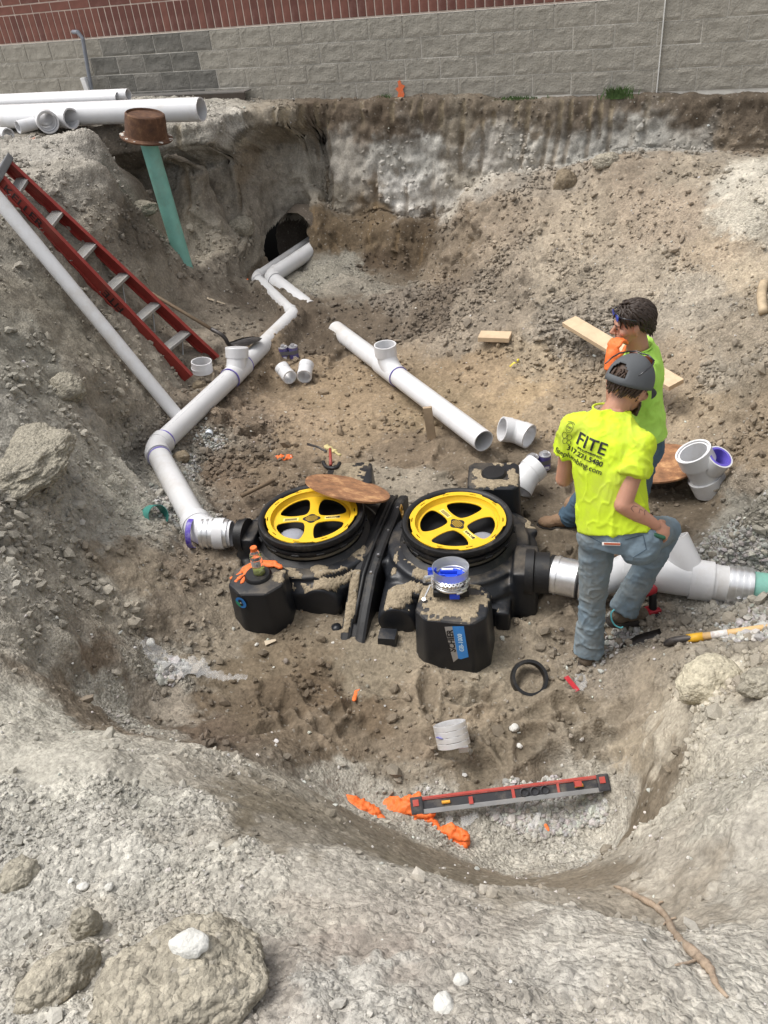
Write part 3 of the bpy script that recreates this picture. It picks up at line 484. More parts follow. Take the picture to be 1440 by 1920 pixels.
# washed gravel beds where the photo shows them
def bed(spots, cnt, size, lo, hi, label):
    w = np.zeros(len(V))
    for u, v, r in spots:
        c = hit(u, v); d = ((V-c)**2).sum(1); w += np.exp(-d/(r*r))
    w *= (.15+clump); w[w < .10] = 0; w = w*COL[:, 0]; i = pick(w, min(cnt, int((w > 0).sum())-1)); s_ = np.clip(RNG.lognormal(math.log(size), .38, len(i)), .003, .03)
    scatter('gravel_bed', i, s_, grey(len(i), lo, hi), 'b', label)
bed([(1000, 1515, .10), (1070, 1518, .10), (930, 1528, .07), (1115, 1510, .07), (1040, 1470, .04), (960, 1475, .03)], 2000, .0085, .30, .52, 'bed of pale crushed stone beneath the spirit level')
bed([(1140, 1210, .1), (1150, 1190, .1), (1180, 1195, .07), (1130, 1245, .06)], 260, .009, .26, .46, 'crushed stone patch around the front worker boots')
bed([(1390, 1030, .13), (1340, 1030, .1), (1430, 1050, .1), (1310, 1110, .1), (1370, 1130, .1), (1430, 1120, .1)], 1900, .009, .24, .42, 'grey crushed stone around the outlet pipe at right')
bed([(330, 900, .12), (300, 930, .12), (340, 960, .12), (370, 990, .1), (300, 960, .12), (350, 870, .1), (395, 825, .1)], 1500, .008, .26, .45, 'grey crushed stone beside the bent white drain line at left')
bed([(310, 1262, .06), (325, 1255, .05)], 160, .012, .35, .55, 'little heap of stone chips under the plastic wrap')
bed([(1420, 1200, .12), (1400, 1180, .12)], 500, .010, .3, .5, 'stone chips behind the yellow ferrule spade at right')

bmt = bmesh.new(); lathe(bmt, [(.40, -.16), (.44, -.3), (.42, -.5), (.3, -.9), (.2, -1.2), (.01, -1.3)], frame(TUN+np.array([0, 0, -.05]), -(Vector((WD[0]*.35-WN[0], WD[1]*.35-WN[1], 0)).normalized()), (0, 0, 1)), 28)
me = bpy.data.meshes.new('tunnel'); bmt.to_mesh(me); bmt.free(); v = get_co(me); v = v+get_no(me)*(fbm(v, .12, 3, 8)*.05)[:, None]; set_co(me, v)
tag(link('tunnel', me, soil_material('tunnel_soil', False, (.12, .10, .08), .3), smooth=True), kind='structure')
# ================================================================== THE BUILDING WALL
WM = Matrix((Vector(WD), Vector(-WN), Vector((0, 0, 1)))).transposed().to_4x4(); WM.translation = Vector(P0)   # x along, y into the wall, z up
wall = thing('building_wall', 'split-face grey block wall with soldier-laid red brick band above the pit', 'wall', basis=WM)
M_BLOCK = mat('split_face_block', (.305, .285, .245), .95, dirt=(.44, .42, .37), damt=.25, dscale=5., bump=.9, bscale=60., var=.22, spec=.2)
M_BLOCKD = mat('stained_block', (.15, .145, .13), .95, dirt=(.27, .255, .23), damt=.5, dscale=4., bump=.9, bscale=60., var=.3, spec=.2)
M_MORT = mat('mortar', (.68, .65, .59), .95, bump=.4, bscale=120., var=.2, spec=.2, dirt=(.2, .19, .17), damt=.3, dscale=3.)
M_BRICK = mat('red_brick', (.175, .075, .058), .85, bump=.3, bscale=90., var=.25, spec=.3, dirt=(.30, .2, .17), damt=.2, dscale=6.)
M_BRICKD = mat('dark_red_brick', (.135, .058, .047), .85, bump=.3, bscale=90., var=.25, spec=.3, dirt=(.30, .22, .2), damt=.3, dscale=6.)
M_MORTR = mat('brick_mortar', (.55, .46, .40), .95, bump=.3, bscale=120., var=.15, spec=.2)
def face_block(w, h, seed, amp=.006, nx=13, ny=7):
    bm = bmesh.new(); g = []
    for j in range(ny+1):
        row = []
        for i in range(nx+1):
            x = -w/2+w*i/nx; z = -h/2+h*j/ny; e = min(min(i, nx-i), 1)*min(min(j, ny-j), 1)
            y = -.006-(amp*(1+vnoise(np.array([[x*32+seed*9, z*32, seed]]))[0]*.7+vnoise(np.array([[x*11+seed*5, z*11, seed+4]]))[0]*.5))*(.25+.75*e); row.append(bm.verts.new((x, y, z)))
        g.append(row)
    for j in range(ny):
        for i in range(nx): bm.faces.new((g[j][i], g[j][i+1], g[j+1][i+1], g[j+1][i]))
    # returns back into the joint
    edge = [g[0][i] for i in range(nx+1)]+[g[j][nx] for j in range(1, ny+1)]+[g[ny][i] for i in range(nx-1, -1, -1)]+[g[j][0] for j in range(ny-1, 0, -1)]
    bk = [bm.verts.new((v.co.x, .02, v.co.z)) for v in edge]
    for i in range(len(edge)): j = (i+1) % len(edge); bm.faces.new((edge[j], edge[i], bk[i], bk[j]))
    me = bpy.data.meshes.new('block'); bm.to_mesh(me); bm.free(); return me
def brick_mesh(w, h, name='brick'):
    bm = bmesh.new(); box(bm, w, .03, h, Matrix.Translation((0, .004, -h/2)), bev=.003, seg=1); me = bpy.data.meshes.new(name); bm.to_mesh(me); bm.free(); return me
bvar = [face_block(.3964, .1932, k) for k in range(7)]; bvard = [m.copy() for m in bvar]; bvarm = [m.copy() for m in bvar]
M_BLOCKM = mat('half_stained_block', (.21, .20, .178), .95, dirt=(.10, .098, .09), damt=.6, dscale=6., bump=.9, bscale=60., var=.3, spec=.2)
for m in bvarm: m.materials.append(M_BLOCKM)
bvard = [m for m in bvard]
for m in bvar: m.materials.append(M_BLOCK)
for m in bvard: m.materials.append(M_BLOCKD)
def wlink(name, me, x, z, y=0.):
    o = bpy.data.objects.new(name, me); C.objects.link(o); o.parent = wall; o.location = (x, y, z); return o
bm = bmesh.new(); box(bm, 16, .2, 2.0, Matrix.Translation((-1, .099, -1.2)))
bm_link('mortar', bm, M_MORT, wall, WM)
bm = bmesh.new(); box(bm, 16, .2, 1.5, Matrix.Translation((-1, .095, .82)))
bm_link('brick_mortar', bm, M_MORTR, wall, WM)
bm = bmesh.new(); box(bm, 16, .26, 1.6, Matrix.Translation((-1, .13, 2.33))); bm_link('upper_wall', bm, M_BRICK, wall, WM)
def s_of(u, v, z): return float(SQ(PW(u, v, 0))[0])
ph = {3: s_of(892, 36, 0), 2: s_of(857, 80, 0), 1: s_of(893, 125, 0), 0: s_of(860, 168, 0)}
for r in range(4):
    zc = .0+.2032*r+.1016; off = ph[r]; k0 = int(math.ceil((-7.6-off)/.4064)); 
    for k in range(k0, k0+26):
        x = off+.4064*k+.2032
        if x > 4: break
        dark = (-5.05 < x < -3.72) or (-5.5 < x <= -5.05 and random.random() < .3) or (-3.72 <= x < -3.45 and r < 3)
        wlink('block', ((bvarm if (dark and random.random() < .35) or (not dark and -5.6 < x < -3.2 and random.random() < .35) else bvard if dark else bvarm if random.random() < .0 else bvar))[random.randrange(7)], x, zc+.003, random.uniform(-.004, .004)).rotation_euler = (0, random.choice((0, math.pi)), 0) if False else (0, 0, 0)
sold = brick_mesh(.088, .297); sold.materials.append(M_BRICK); soldd = sold.copy(); soldd.materials.clear(); soldd.materials.append(M_BRICKD)
stre = brick_mesh(.290, .088); stre.materials.append(M_BRICK); stred = stre.copy(); stred.materials.clear(); stred.materials.append(M_BRICKD)
x = -7.2
while x < 1.45: wlink('brick', soldd if random.random() < .35 or -4.6 < x < -3.9 else sold, x, .985, random.uniform(-.0015, .0015)); x += .1016
x = -7.2
while x < -.6:
    for r in range(3): wlink('brick', stred if random.random() < .3 else stre, x+(.15 if r % 2 else 0), 1.19+.1016*r, random.uniform(-.0015, .0015))
    x += .3048
# sealed movement joint
sj = s_of(1240, 85, 0); bm = bmesh.new(); box(bm, .011, .03, 1.0, Matrix.Translation((sj, -.018, 0))); bm_link('joint_sealant', bm, mat('white_sealant', (.62, .61, .58), .7, dirt=(.1, .1, .1), damt=.2), wall, WM)
# orange survey paint sprayed on the wall: thin film
bm = bmesh.new(); sp_ = s_of(754, 165, 0)
pts = [(-.03, -.03), (-.012, .0), (-.05, .05), (-.035, .09), (-.07, .13), (-.03, .15), (-.035, .2), (-.005, .215), (.01, .17), (.05, .155), (.02, .12), (.035, .07), (.02, .03), (.03, -.03)]
a = [bm.verts.new((sp_+x, -.030, z+.0)) for x, z in pts]; b = [bm.verts.new((sp_+x, -.034, z+.0)) for x, z in pts]
bm.faces.new(b); 
for i in range(len(a)): bm.faces.new((a[i], a[(i+1) % len(a)], b[(i+1) % len(a)], b[i]))
bm_link('spray_paint', bm, mat('orange_spray', (.75, .16, .05), .8, dirt=(.3, .27, .22), damt=.5, dscale=60), wall, WM)
# steel ledge at the foot of the wall
M_STEEL = mat('weathered_steel', (.22, .21, .2), .55, .6, dirt=(.16, .11, .08), damt=.4, dscale=8)
lg = thing('steel_ledge', 'long dark steel angle ledge lying along the foot of the block wall', 'ledge', basis=WM)
a0, a1 = s_of(236, 180, 0), s_of(476, 186, 0); zt = float(PW(476, 174, .1)[2])+.02; bm = bmesh.new(); box(bm, a1-a0, .16, .012, Matrix.Translation(((a0+a1)/2, -.11, zt))); bm_link('flange', bm, M_STEEL, lg, WM)
bm = bmesh.new(); box(bm, a1-a0, .012, .07, Matrix.Translation(((a0+a1)/2, -.185, zt-.072))); bm_link('lip', bm, mat('dark_rust', (.07, .055, .045), .8, .2), lg, WM)
# grey conduit down the wall
M_GPIPE = mat('grey_conduit', (.2, .215, .25), .5, dirt=(.35, .33, .3), damt=.2)
cdp = thing('conduit', 'thin grey elbowed drain conduit clipped against the dark stained blocks', 'conduit', loc=tuple(PW(172, 178, .06)))
A = PW(137, 60, .04); B = PW(146, 60, .12); Cc = PW(155, 72, .12); D = PW(174, 182, .12); bm = bmesh.new(); path_tube(bm, [A, B, Cc, Cc*.5+D*.5, D], .024, 14); bm_link('pipe', bm, M_GPIPE, cdp, smooth=False)
bm = bmesh.new(); path_tube(bm, [PW(173, 176, .12)-np.array([0, 0, .05]), PW(173, 176, .12)+np.array([0, 0, .03])], .034, 14); bm_link('yellow_collar', bm, mat('yellow_tape', (.6, .45, .05), .5), cdp)
bm = bmesh.new(); Mx = WM.copy(); pc = PW(167, 176, .15); Mx.translation = Vector(pc); box(bm, .07, .05, .22, Mx @ Matrix.Translation((0, 0, -.03)) @ Matrix.Rotation(-.1, 4, 'Y'), bev=.006)
tag(bm_link('downspout_end', bm, mat('white_metal', (.7, .7, .7), .4)), 'short white rectangular downspout end standing beside the grey conduit', 'downspout')
# weeds at the foot of the wall
M_GRASS = mat('weed_green', (.06, .11, .03), .8, var=.3)
def weeds(u, v, nb, hgt, wid, label, kind=None):
    c = PW(u, v, .06); bm = bmesh.new()
    for _ in range(nb):
        b0 = Vector(c)+Vector(WD)*random.gauss(0, wid)+Vector(WN)*random.uniform(0, .06); h = hgt*random.uniform(.4, 1); ln = Vector((random.uniform(-.5, .5), random.uniform(-.4, .2), 1)); w = Vector(WD)*.004
        p1 = b0+ln*h*.55; p2 = p1+(ln+Vector((random.uniform(-.6, .6), 0, -.4)))*h*.5
        v0 = [bm.verts.new(b0-w), bm.verts.new(b0+w), bm.verts.new(p1+w), bm.verts.new(p1-w), bm.verts.new(p2)]; bm.faces.new(v0[:4]); bm.faces.new((v0[3], v0[2], v0[4]))
    tag(bm_link('weed', bm, M_GRASS), label, 'weed', kind=kind)
weeds(1158, 184, 160, .16, .07, 'dark green grassy weed tuft growing tallest at the foot of the block wall')
weeds(970, 186, 110, .05, .12, 'low bright green weed mat on the pit rim under the block wall', 'stuff'); weeds(724, 190, 60, .11, .04, 'small sparse weed tuft beside the orange paint mark')
# wooden stake chip by the paint mark
bm = bmesh.new(); box(bm, .13, .03, .02, frame(PW(744, 188, .1), (0, .3, 1), (.9, -.3, .35)), bev=.003)
tag(bm_link('wood_chip', bm, mat('raw_pine', (.55, .42, .28), .8, var=.2)), 'small pale wood chip lying under the orange paint mark', 'wood chip')
from mathutils.bvhtree import BVHTree
# ================================================================== THE GREASE INTERCEPTOR
M_PLAS = mat('black_polyethylene', (.014, .0155, .019), .38, dirt=tuple(lin((140, 127, 108))), damt=.5, dscale=5., bump=.10, bscale=140., var=.2, dust_up=1.)
M_BLK = mat('black_rubber', (.010, .010, .011), .5, dirt=tuple(lin((120, 110, 95))), damt=.25, dscale=20., bump=.1, bscale=100)
M_YEL = mat('yellow_plastic', (.74, .46, .02), .42, dirt=tuple(lin((150, 120, 60))), damt=.16, dscale=14., var=.06)
M_RUST = None
c1 = PZ(583, 965, -1.42); c2 = PZ(857, 975, -1.42); gx_ = c2-c1; GL = float(np.linalg.norm(gx_)); gx_ = gx_/GL; gmid = (c1+c2)/2; gmid[2] = 0
GM = Matrix((Vector(gx_), Vector((-gx_[1], gx_[0], 0)), Vector((0, 0, 1)))).transposed().to_4x4(); GM.translation = Vector(gmid)
tank = thing('grease_interceptor', 'big black moulded plastic grease interceptor tank half buried in sand with two yellow wheel covers', 'tank', basis=Matrix.Translation(GM @ Vector((0, 0, -1.9))))
def T(x, y, z): return Matrix.Translation((x, y, z))
def TR(x, y, z, rz=0., rx=0., ry=0.): return T(x, y, z) @ Matrix.Rotation(rz, 4, 'Z') @ Matrix.Rotation(rx, 4, 'X') @ Matrix.Rotation(ry, 4, 'Y')
bm = bmesh.new(); H_ = GL/2
for sx in (-1, 1):
    prism(bm, [(sx*.06+(0 if sx > 0 else 0), -.36), (sx*.80, -.40), (sx*.94, -.24), (sx*.94, .30), (sx*.78, .44), (sx*.06, .44)], .45, T(0, 0, -2.06), top=.97, bev=.05, cen=(sx*.45, 0))
    lathe(bm, [(0.001, -2.0), (.50, -2.0), (.50, -1.66), (.47, -1.63), (.44, -1.60), (.445, -1.585), (.43, -1.57), (.36, -1.565), (.001, -1.565)], T(sx*H_, 0, 0), 56)
    for k in range(8):      # radial ribs of the shoulder
        a = k*math.pi/4+.39; prism(bm, [(-.02, -.05), (.02, -.05), (.03, .05), (-.03, .05)], .05, T(sx*H_, 0, 0) @ Matrix.Rotation(a, 4, 'Z') @ T(0, .47, -1.66), bev=.01)
for x0, yf, r, zt in ((-.32, -.50, .125, -1.73), (.16, -.58, .12, -1.77)):     # half-barrel bays
    bmx = bmesh.new(); lathe(bmx, [(.001, 0), (r*.93, 0), (r, .03), (r*1.15, .42), (.001, .42)], T(x0, yf, zt) @ Matrix.Rotation(-math.pi/2, 4, 'X'), 32); me_ = bpy.data.meshes.new('t'); bmx.to_mesh(me_); bmx.free(); bm.from_mesh(me_)
    box(bm, r*1.9, .30, .32, T(x0, yf+.17, zt-.33), taper=1, bev=.02)
for x0 in (-.56, -.08, .36, .78): box(bm, .09, .26, .30, T(x0, -.38, -2.0), bev=.03)
# bosses at inlet and outlet
box(bm, .16, .3, .36, T(.90, -.22, -1.88), bev=.05); box(bm, .14, .24, .4, T(-.86, -.12, -1.86), bev=.05)
shell = remesh(bm, .0105, 5, .5); v = get_co(shell); v = v+get_no(shell)*(fbm(v, .2, 3, 5)*.004)[:, None]; set_co(shell, v)
link('shell', shell, M_PLAS, tank, GM)
# middle seam: two parallel flanges and a welded bead, stepping down at the front
prof = [(.50, -1.60), (.40, -1.565), (.1, -1.56), (-.16, -1.57), (-.34, -1.60), (-.42, -1.645), (-.50, -1.69), (-.60, -1.755), (-.70, -1.83), (-.76, -1.90)]
def seam(xo, w, dz):
    bm = bmesh.new(); rings = []
    for y, z in prof:
        x = xo-.045+.035*(y/.5); rings.append([Vector((x-w, y, z+dz-.35)), Vector((x-w, y, z+dz-.008)), Vector((x-w*.5, y, z+dz)), Vector((x+w*.5, y, z+dz)), Vector((x+w, y, z+dz-.008)), Vector((x+w, y, z+dz-.35))])
    ring_mesh(bm, rings); bmesh.ops.recalc_face_normals(bm, faces=bm.faces[:]); return bm
for xo, w, dz in ((-.046, .030, 0), (.046, .030, 0), (.0, .032, -.022)): bm_link('seam_flange', seam(xo, w, dz), M_BLK, tank, GM)
bm = bmesh.new(); path_tube(bm, [(-.05+.035*(y/.5), y, z-.012) for y, z in prof[:-2]], .012, 10); bm_link('seam_bead', bm, M_BLK, tank, GM, smooth=True)
for y in (.3, .05, -.2, -.37): 
    bm = bmesh.new(); lathe(bm, [(.001, .014), (.008, .014), (.009, 0)], T(.03+.035*y/.5-.02, y, -1.57), 8); bm_link('bolt', bm, mat('bolt_steel', (.6, .6, .6), .3, 1.) if 'bolt_steel' not in bpy.data.materials else bpy.data.materials['bolt_steel'], tank, GM)
# anchor blocks
def octo(hx, hy, c): return [(-hx+c, -hy), (hx-c, -hy), (hx, -hy+c), (hx, hy-c), (hx-c, hy), (-hx+c, hy), (-hx, hy-c), (-hx, -hy+c)]
def ablock(x, y, hx, hy, ztop, c, rz, depth=.5, flare=1.12, knob=True):
    bm = bmesh.new(); prism(bm, [(a*flare, b*flare) for a, b in octo(hx, hy, c)], depth, TR(x, y, ztop-depth, rz), top=1/flare, bev=.022, seg=3)
    o = bm_link('anchor_block', bm, M_PLAS, tank, GM); smooth_by_angle(o, 30)
    if knob: bm = bmesh.new(); lathe(bm, [(.085, -.03), (.083, .006), (.072, .02), (.001, .022)], T(x, y+.01, ztop), 28); k = bm_link('knob', bm, M_BLK, o, GM); smooth_by_angle(k, 40)
    return o
bFL = ablock(-.665, -.55, .168, .155, -1.485, .085, .10); bFR = ablock(.52, -.655, .20, .165, -1.495, .07, -.05, knob=False); bBR = ablock(.655, .52, .17, .16, -1.425, .035, .06)
ablock(-.36, .60, .16, .15, -1.50, .03, .2, knob=False)
for x, y, z, s_ in ((.12, -.66, -1.775, .066), (.72, -.42, -1.70, .075), (-.50, -.40, -1.8, .05)):
    bm = bmesh.new(); box(bm, s_*2, s_*1.7, .3, TR(x, y, z-.3, -.3 if x > .5 else 0), taper=.8, bev=.012); smooth_by_angle(bm_link('foot', bm, M_PLAS, tank, GM), 30)
bm = bmesh.new(); lathe(bm, [(.001, .03), (.03, .025), (.034, 0), (.02, -.02), (.016, -.1)], T(-.21, -.60, -1.83), 14); bm_link('drain_plug', bm, M_PLAS, tank, GM, smooth=True)
# inlet / outlet collars
def collar(p, axis, r, L):
    bm = bmesh.new(); lathe(bm, [(.001, 0), (r*1.12, 0), (r*1.12, L*.35), (r, L*.4), (r, L), (.001, L)], frame(p, axis), 32); return smooth_by_angle(bm_link('port_collar', bm, M_BLK, tank, GM), 40)
collar((-.87, -.14, -1.50), (-1, .07, 0), .100, .06); collar((.90, -.25, -1.60), (1, -.02, 0), .125, .14)
# ---- the two riser rings and wheel covers
def curve_solid(splines, depth, z=0):
    cu = bpy.data.curves.new('c', 'CURVE'); cu.dimensions = '2D'; cu.fill_mode = 'BOTH'; cu.extrude = depth/2
    for pts in splines:
        sp = cu.splines.new('POLY'); sp.points.add(len(pts)-1)
        for i, p in enumerate(pts): sp.points[i].co = (p[0], p[1], 0, 1)
        sp.use_cyclic_u = True
    o = bpy.data.objects.new('c', cu); C.objects.link(o); dg = bpy.context.evaluated_depsgraph_get(); dg.update(); me = bpy.data.meshes.new_from_object(o.evaluated_get(dg)); bpy.data.objects.remove(o)
    v = get_co(me); v[:, 2] += z; set_co(me, v); me.materials.clear(); return me
def circ(r, n=72, a0=0): return [(r*math.cos(a0+2*math.pi*i/n), r*math.sin(a0+2*math.pi*i/n)) for i in range(n)]
def arcslot(r, a, w, h): n = 6; return [((r+h)*math.cos(a-w+2*w*i/n), (r+h)*math.sin(a-w+2*w*i/n)) for i in range(n+1)]+[((r-h)*math.cos(a+w-2*w*i/n), (r-h)*math.sin(a+w-2*w*i/n)) for i in range(n+1)]
def petal(rot):
    pts = []                       # swept window between two spokes
    for r, a in [(.062, 40), (.075, 22), (.105, 12), (.15, 9), (.195, 9), (.222, 11), (.232, 16), (.236, 26), (.236, 42), (.234, 58), (.228, 72), (.205, 76), (.16, 77), (.11, 72), (.078, 60)]:
        pts.append((r*math.cos(math.radians(a)+rot), r*math.sin(math.radians(a)+rot)))
    # round off
    for _ in range(2):
        q = []
        for i in range(len(pts)): a, b = pts[i], pts[(i+1) % len(pts)]; q += [(.75*a[0]+.25*b[0], .75*a[1]+.25*b[1]), (.25*a[0]+.75*b[0], .25*a[1]+.75*b[1])]
        pts = q
    return pts
def textmesh(body, size, sx=1., extr=.0006, bold=0., align='CENTER', shear=0., spacing=1.):
    cu = bpy.data.curves.new('t', 'FONT'); cu.body = body; cu.size = size; cu.extrude = extr; cu.align_x = align; cu.align_y = 'CENTER'; cu.offset = bold; cu.shear = shear; cu.space_character = spacing; cu.resolution_u = 3
    o = bpy.data.objects.new('t', cu); C.objects.link(o); dg = bpy.context.evaluated_depsgraph_get(); dg.update(); me = bpy.data.meshes.new_from_object(o.evaluated_get(dg)); bpy.data.objects.remove(o)
    v = get_co(me); v[:, 0] *= sx; set_co(me, v); me.materials.clear(); return me
M_INK = mat('black_print', (.012, .012, .014), .6)
M_LABEL = mat('pale_yellow_label', (.84, .66, .2), .5); M_SHADE_EYE = mat('shade_and_eye_black', (.004, .004, .005), .8); M_GREYP = mat('grey_pvc', (.28, .29, .33), .4)
M_GALV = mat('dull_band_steel', (.26, .24, .2), .45, .7, dirt=(.16, .12, .08), damt=.4, dscale=18)
def riser(cx, rot, petal_rot, grey_at):
    z0 = -1.42; Mr = GM @ TR(cx, 0, z0, rot)
    bm = bmesh.new(); lathe(bm, [(.30, -.02), (.305, .0), (.322, .012), (.338, .010), (.345, -.008), (.340, -.03), (.325, -.034), (.31, -.055), (.31, -.3), (.295, -.3), (.295, -.03), (.30, -.02)], Mr, 72); rr = bm_link('riser_ring', bm, M_BLK, tank); smooth_by_angle(rr, 45)
    bm = bmesh.new(); lathe(bm, [(.322, -.045), (.346, -.043), (.348, -.058), (.335, -.068), (.318, -.072), (.318, -.12)], Mr, 72); smooth_by_angle(bm_link('gasket', bm, M_BLK, rr), 45)
    for k in range(14):
        a = k*2*math.pi/14; bm = bmesh.new(); box(bm, .012, .052, .016, Mr @ Matrix.Rotation(a, 4, 'Z') @ T(.351, 0, -.066), bev=.003, seg=1); bm_link('clip', bm, M_BLK, rr)
    bm = bmesh.new(); lathe(bm, [(.317, -.094), (.3235, -.094), (.3235, -.112), (.317, -.112)], Mr, 72); smooth_by_angle(bm_link('clamp_band', bm, M_GALV, rr), 45)
    bm = bmesh.new(); lathe(bm, [(.33, -.12), (.352, -.135), (.372, -.15)], Mr, 72); bm_link('seat_ring', bm, M_BLK, rr, smooth=True)
    bm = bmesh.new(); lathe(bm, [(.001, -.124), (.294, -.124)], Mr, 40); bm_link('shade_disc', bm, M_SHADE_EYE, tank)  # black disc standing in for the shade down inside the tank
    bm = bmesh.new(); lathe(bm, [(.001, -.075), (.05, -.077), (.075, -.085), (.086, -.10), (.088, -.15)], Mr @ T(*grey_at), 30); bm_link('inner_pipe', bm, M_GREYP, tank, smooth=True)
    # wheel cover
    Mc = Mr; cv = bpy.data.objects.new('wheel_cover', None); C.objects.link(cv); 
    rim = []
    for i in range(144):
        a = 2*math.pi*i/144; k = (math.degrees(a)+8) % 72; r = .300 if k < 46 else .289; rim.append((r*math.cos(a), r*math.sin(a)))
    me = curve_solid([rim, circ(.262)]+[arcslot(.281, 2*math.pi*(k+.1)/10, .075, .0035) for k in range(10)], .006, .0)
    bpy.data.objects.remove(cv); cov = link('wheel_cover', me, M_YEL, tank, Mc)
    me = curve_solid([circ(.2465)]+[petal(petal_rot+k*math.pi/2) for k in range(4)], .006, -.034); link('spokes', me, M_YEL, cov, Mc)
    bm = bmesh.new(); lathe(bm, [(.2635, .003), (.262, -.004), (.252, -.033), (.2465, -.037), (.2465, -.031), (.2455, -.031)], Mc, 72); bm_link('dish_wall', bm, M_YEL, cov, smooth=True)
    a = petal_rot; 
    for sgn, fl in ((1, 0), (-1, 1)):
        bm = bmesh.new(); box(bm, .10, .034, .0012, Mc @ Matrix.Rotation(a, 4, 'Z') @ T(sgn*.135, 0, -.0305)); lb = bm_link('label_strip', bm, M_LABEL, cov)
        if fl == 0:
            link('lettering', textmesh('SCHIER', .021, 1.15, bold=.0006), M_INK, cov, Mc @ Matrix.Rotation(a, 4, 'Z') @ T(.13, 0, -.0288) @ Matrix.Rotation(math.pi, 4, 'Z'))
            bm = bmesh.new(); box(bm, .014, .02, .0008, Mc @ Matrix.Rotation(a, 4, 'Z') @ T(.176, 0, -.0292)); bm_link('emblem', bm, M_INK, cov)
        else:
            for k in (-1, 0, 1): bm = bmesh.new(); box(bm, .08, .0045, .0008, Mc @ Matrix.Rotation(a, 4, 'Z') @ T(-.135, k*.008, -.0292)); bm_link('print_line', bm, M_INK, cov)
    me = curve_solid([[((.052+.007*math.cos(4*t))*math.cos(t), (.042+.006*math.cos(4*t))*math.sin(t)) for t in [2*math.pi*i/40 for i in range(40)]]], .0016, -.0295); bd = link('badge', me, M_INK, cov, Mc @ Matrix.Rotation(a, 4, 'Z'))
    for k, w in ((-2, .05), (-1, .075), (0, .08), (1, .075), (2, .05)):
        bm = bmesh.new(); box(bm, w, .0032, .0008, Mc @ Matrix.Rotation(a, 4, 'Z') @ T(0, k*.0115, -.0286)); bm_link('print_line', bm, M_YEL, cov)
    return rr
riser(-H_, .18, -.02, (-.13, -.09, 0)); rr2 = riser(H_, 0., -.87, (.16, -.075, 0))
# brass latch on the right ring
M_BRASS = mat('brass', (.42, .28, .10), .35, .9, dirt=(.2, .15, .1), damt=.3)
bm = bmesh.new(); box(bm, .012, .05, .10, GM @ TR(H_-.345, .03, -1.50, .1), bev=.003); path_tube(bm, [GM @ Vector((H_-.35, .03, -1.43)), GM @ Vector((H_-.36, .03, -1.37)), GM @ Vector((H_-.36, .07, -1.37)), GM @ Vector((H_-.35, .07, -1.43))], .006, 8); bm_link('latch', bm, M_BRASS, rr2)
# makers plate on the front block
pl = [(-.030, -.10), (.006, -.13), (.03, -.10), (.05, -.095), (.055, .105), (-.055, .09), (-.045, -.06)]
def plate_space(): 
    p = Vector(PT(858, 1212, 4.20)); return p
fn = GM.to_3x3() @ Vector((-.05*0, -1, 0)); 
Pn = Matrix.Rotation(-.05, 4, 'Z')
hy = .165*1.12; yb = -.655-.165; tilt = math.atan((.165*1.12-.165)/.5)
def on_block(o, u, v, upv, off):
    m = world_of(o); bv = BVHTree.FromPolygons([m @ q.co for q in o.data.vertices], [list(f.vertices) for f in o.data.polygons]); d = Vector(ray(u, v)).normalized(); h = bv.ray_cast(Vector(CAM), d, 20)
    n = h[1] if h[1].dot(d) < 0 else -h[1]; y = Vector(upv); y = (y-n*y.dot(n)).normalized(); x = y.cross(n); M = Matrix((x, y, n)).transposed().to_4x4(); M.translation = h[0]+n*off; return M
SM = on_block(bFR, 857, 1208, (-.08, 0, 1), .0015)
me = curve_solid([[(-.055, .125), (-.012, .13), (-.005, -.105), (-.035, -.135), (-.042, -.06)]], .001); st = link('makers_plate', me, mat('silver_foil', (.5, .5, .5), .35, .5), bFR, SM)
me = curve_solid([[(-.012, .13), (.052, .135), (.055, -.09), (.01, -.11), (-.005, -.105)]], .001); link('makers_plate', me, mat('blue_foil', (.05, .27, .72), .4), bFR, SM)
# lettering on the plate: parts of the tank itself (blocks already sit one level down, so letters hang under the tank)
link('lettering', textmesh('SCHIER', .050, 1.0, bold=.0012), M_INK, tank, SM @ T(-.028, .025, .0014) @ Matrix.Rotation(math.pi/2, 4, 'Z'))
link('lettering', textmesh('GB-1000', .036, 1.0, bold=.0006), mat('pale_print', (.6, .8, .9), .5), tank, SM @ T(.024, .015, .0014) @ Matrix.Rotation(math.pi/2, 4, 'Z'))
# round sticker on the left block
LM = on_block(bFL, 452, 1130, (0, 0, 1), .0015)
me = curve_solid([circ(.038, 32)], .001); stk = link('round_sticker', me, mat('blue_sticker', (.02, .16, .45), .4), bFL, LM)
me = curve_solid([[(-.02, -.032), (-.036, -.012), (-.037, .01), (-.02, .0), (0, -.01), (-.005, -.03)]], .0004, .001); link('round_sticker', me, mat('green_patch', (.03, .25, .12), .4), bFL, LM)
me = curve_solid([[(-.014, .02), (.0, .026), (.012, .02), (.006, .006), (.018, -.006), (.006, -.024), (-.012, -.018), (-.006, -.004), (-.018, .006)]], .0004, .0014); link('round_sticker', me, M_INK, bFL, LM)
for x, y, r in ((-.004, .014, .005), (.004, .0, .004), (-.006, -.008, .004), (.008, -.014, .004)): link('round_sticker', curve_solid([circ(r, 10)], .0004, .0019), mat('white_print', (.75, .78, .75), .5) if 'white_print' not in bpy.data.materials else bpy.data.materials['white_print'], bFL, LM)
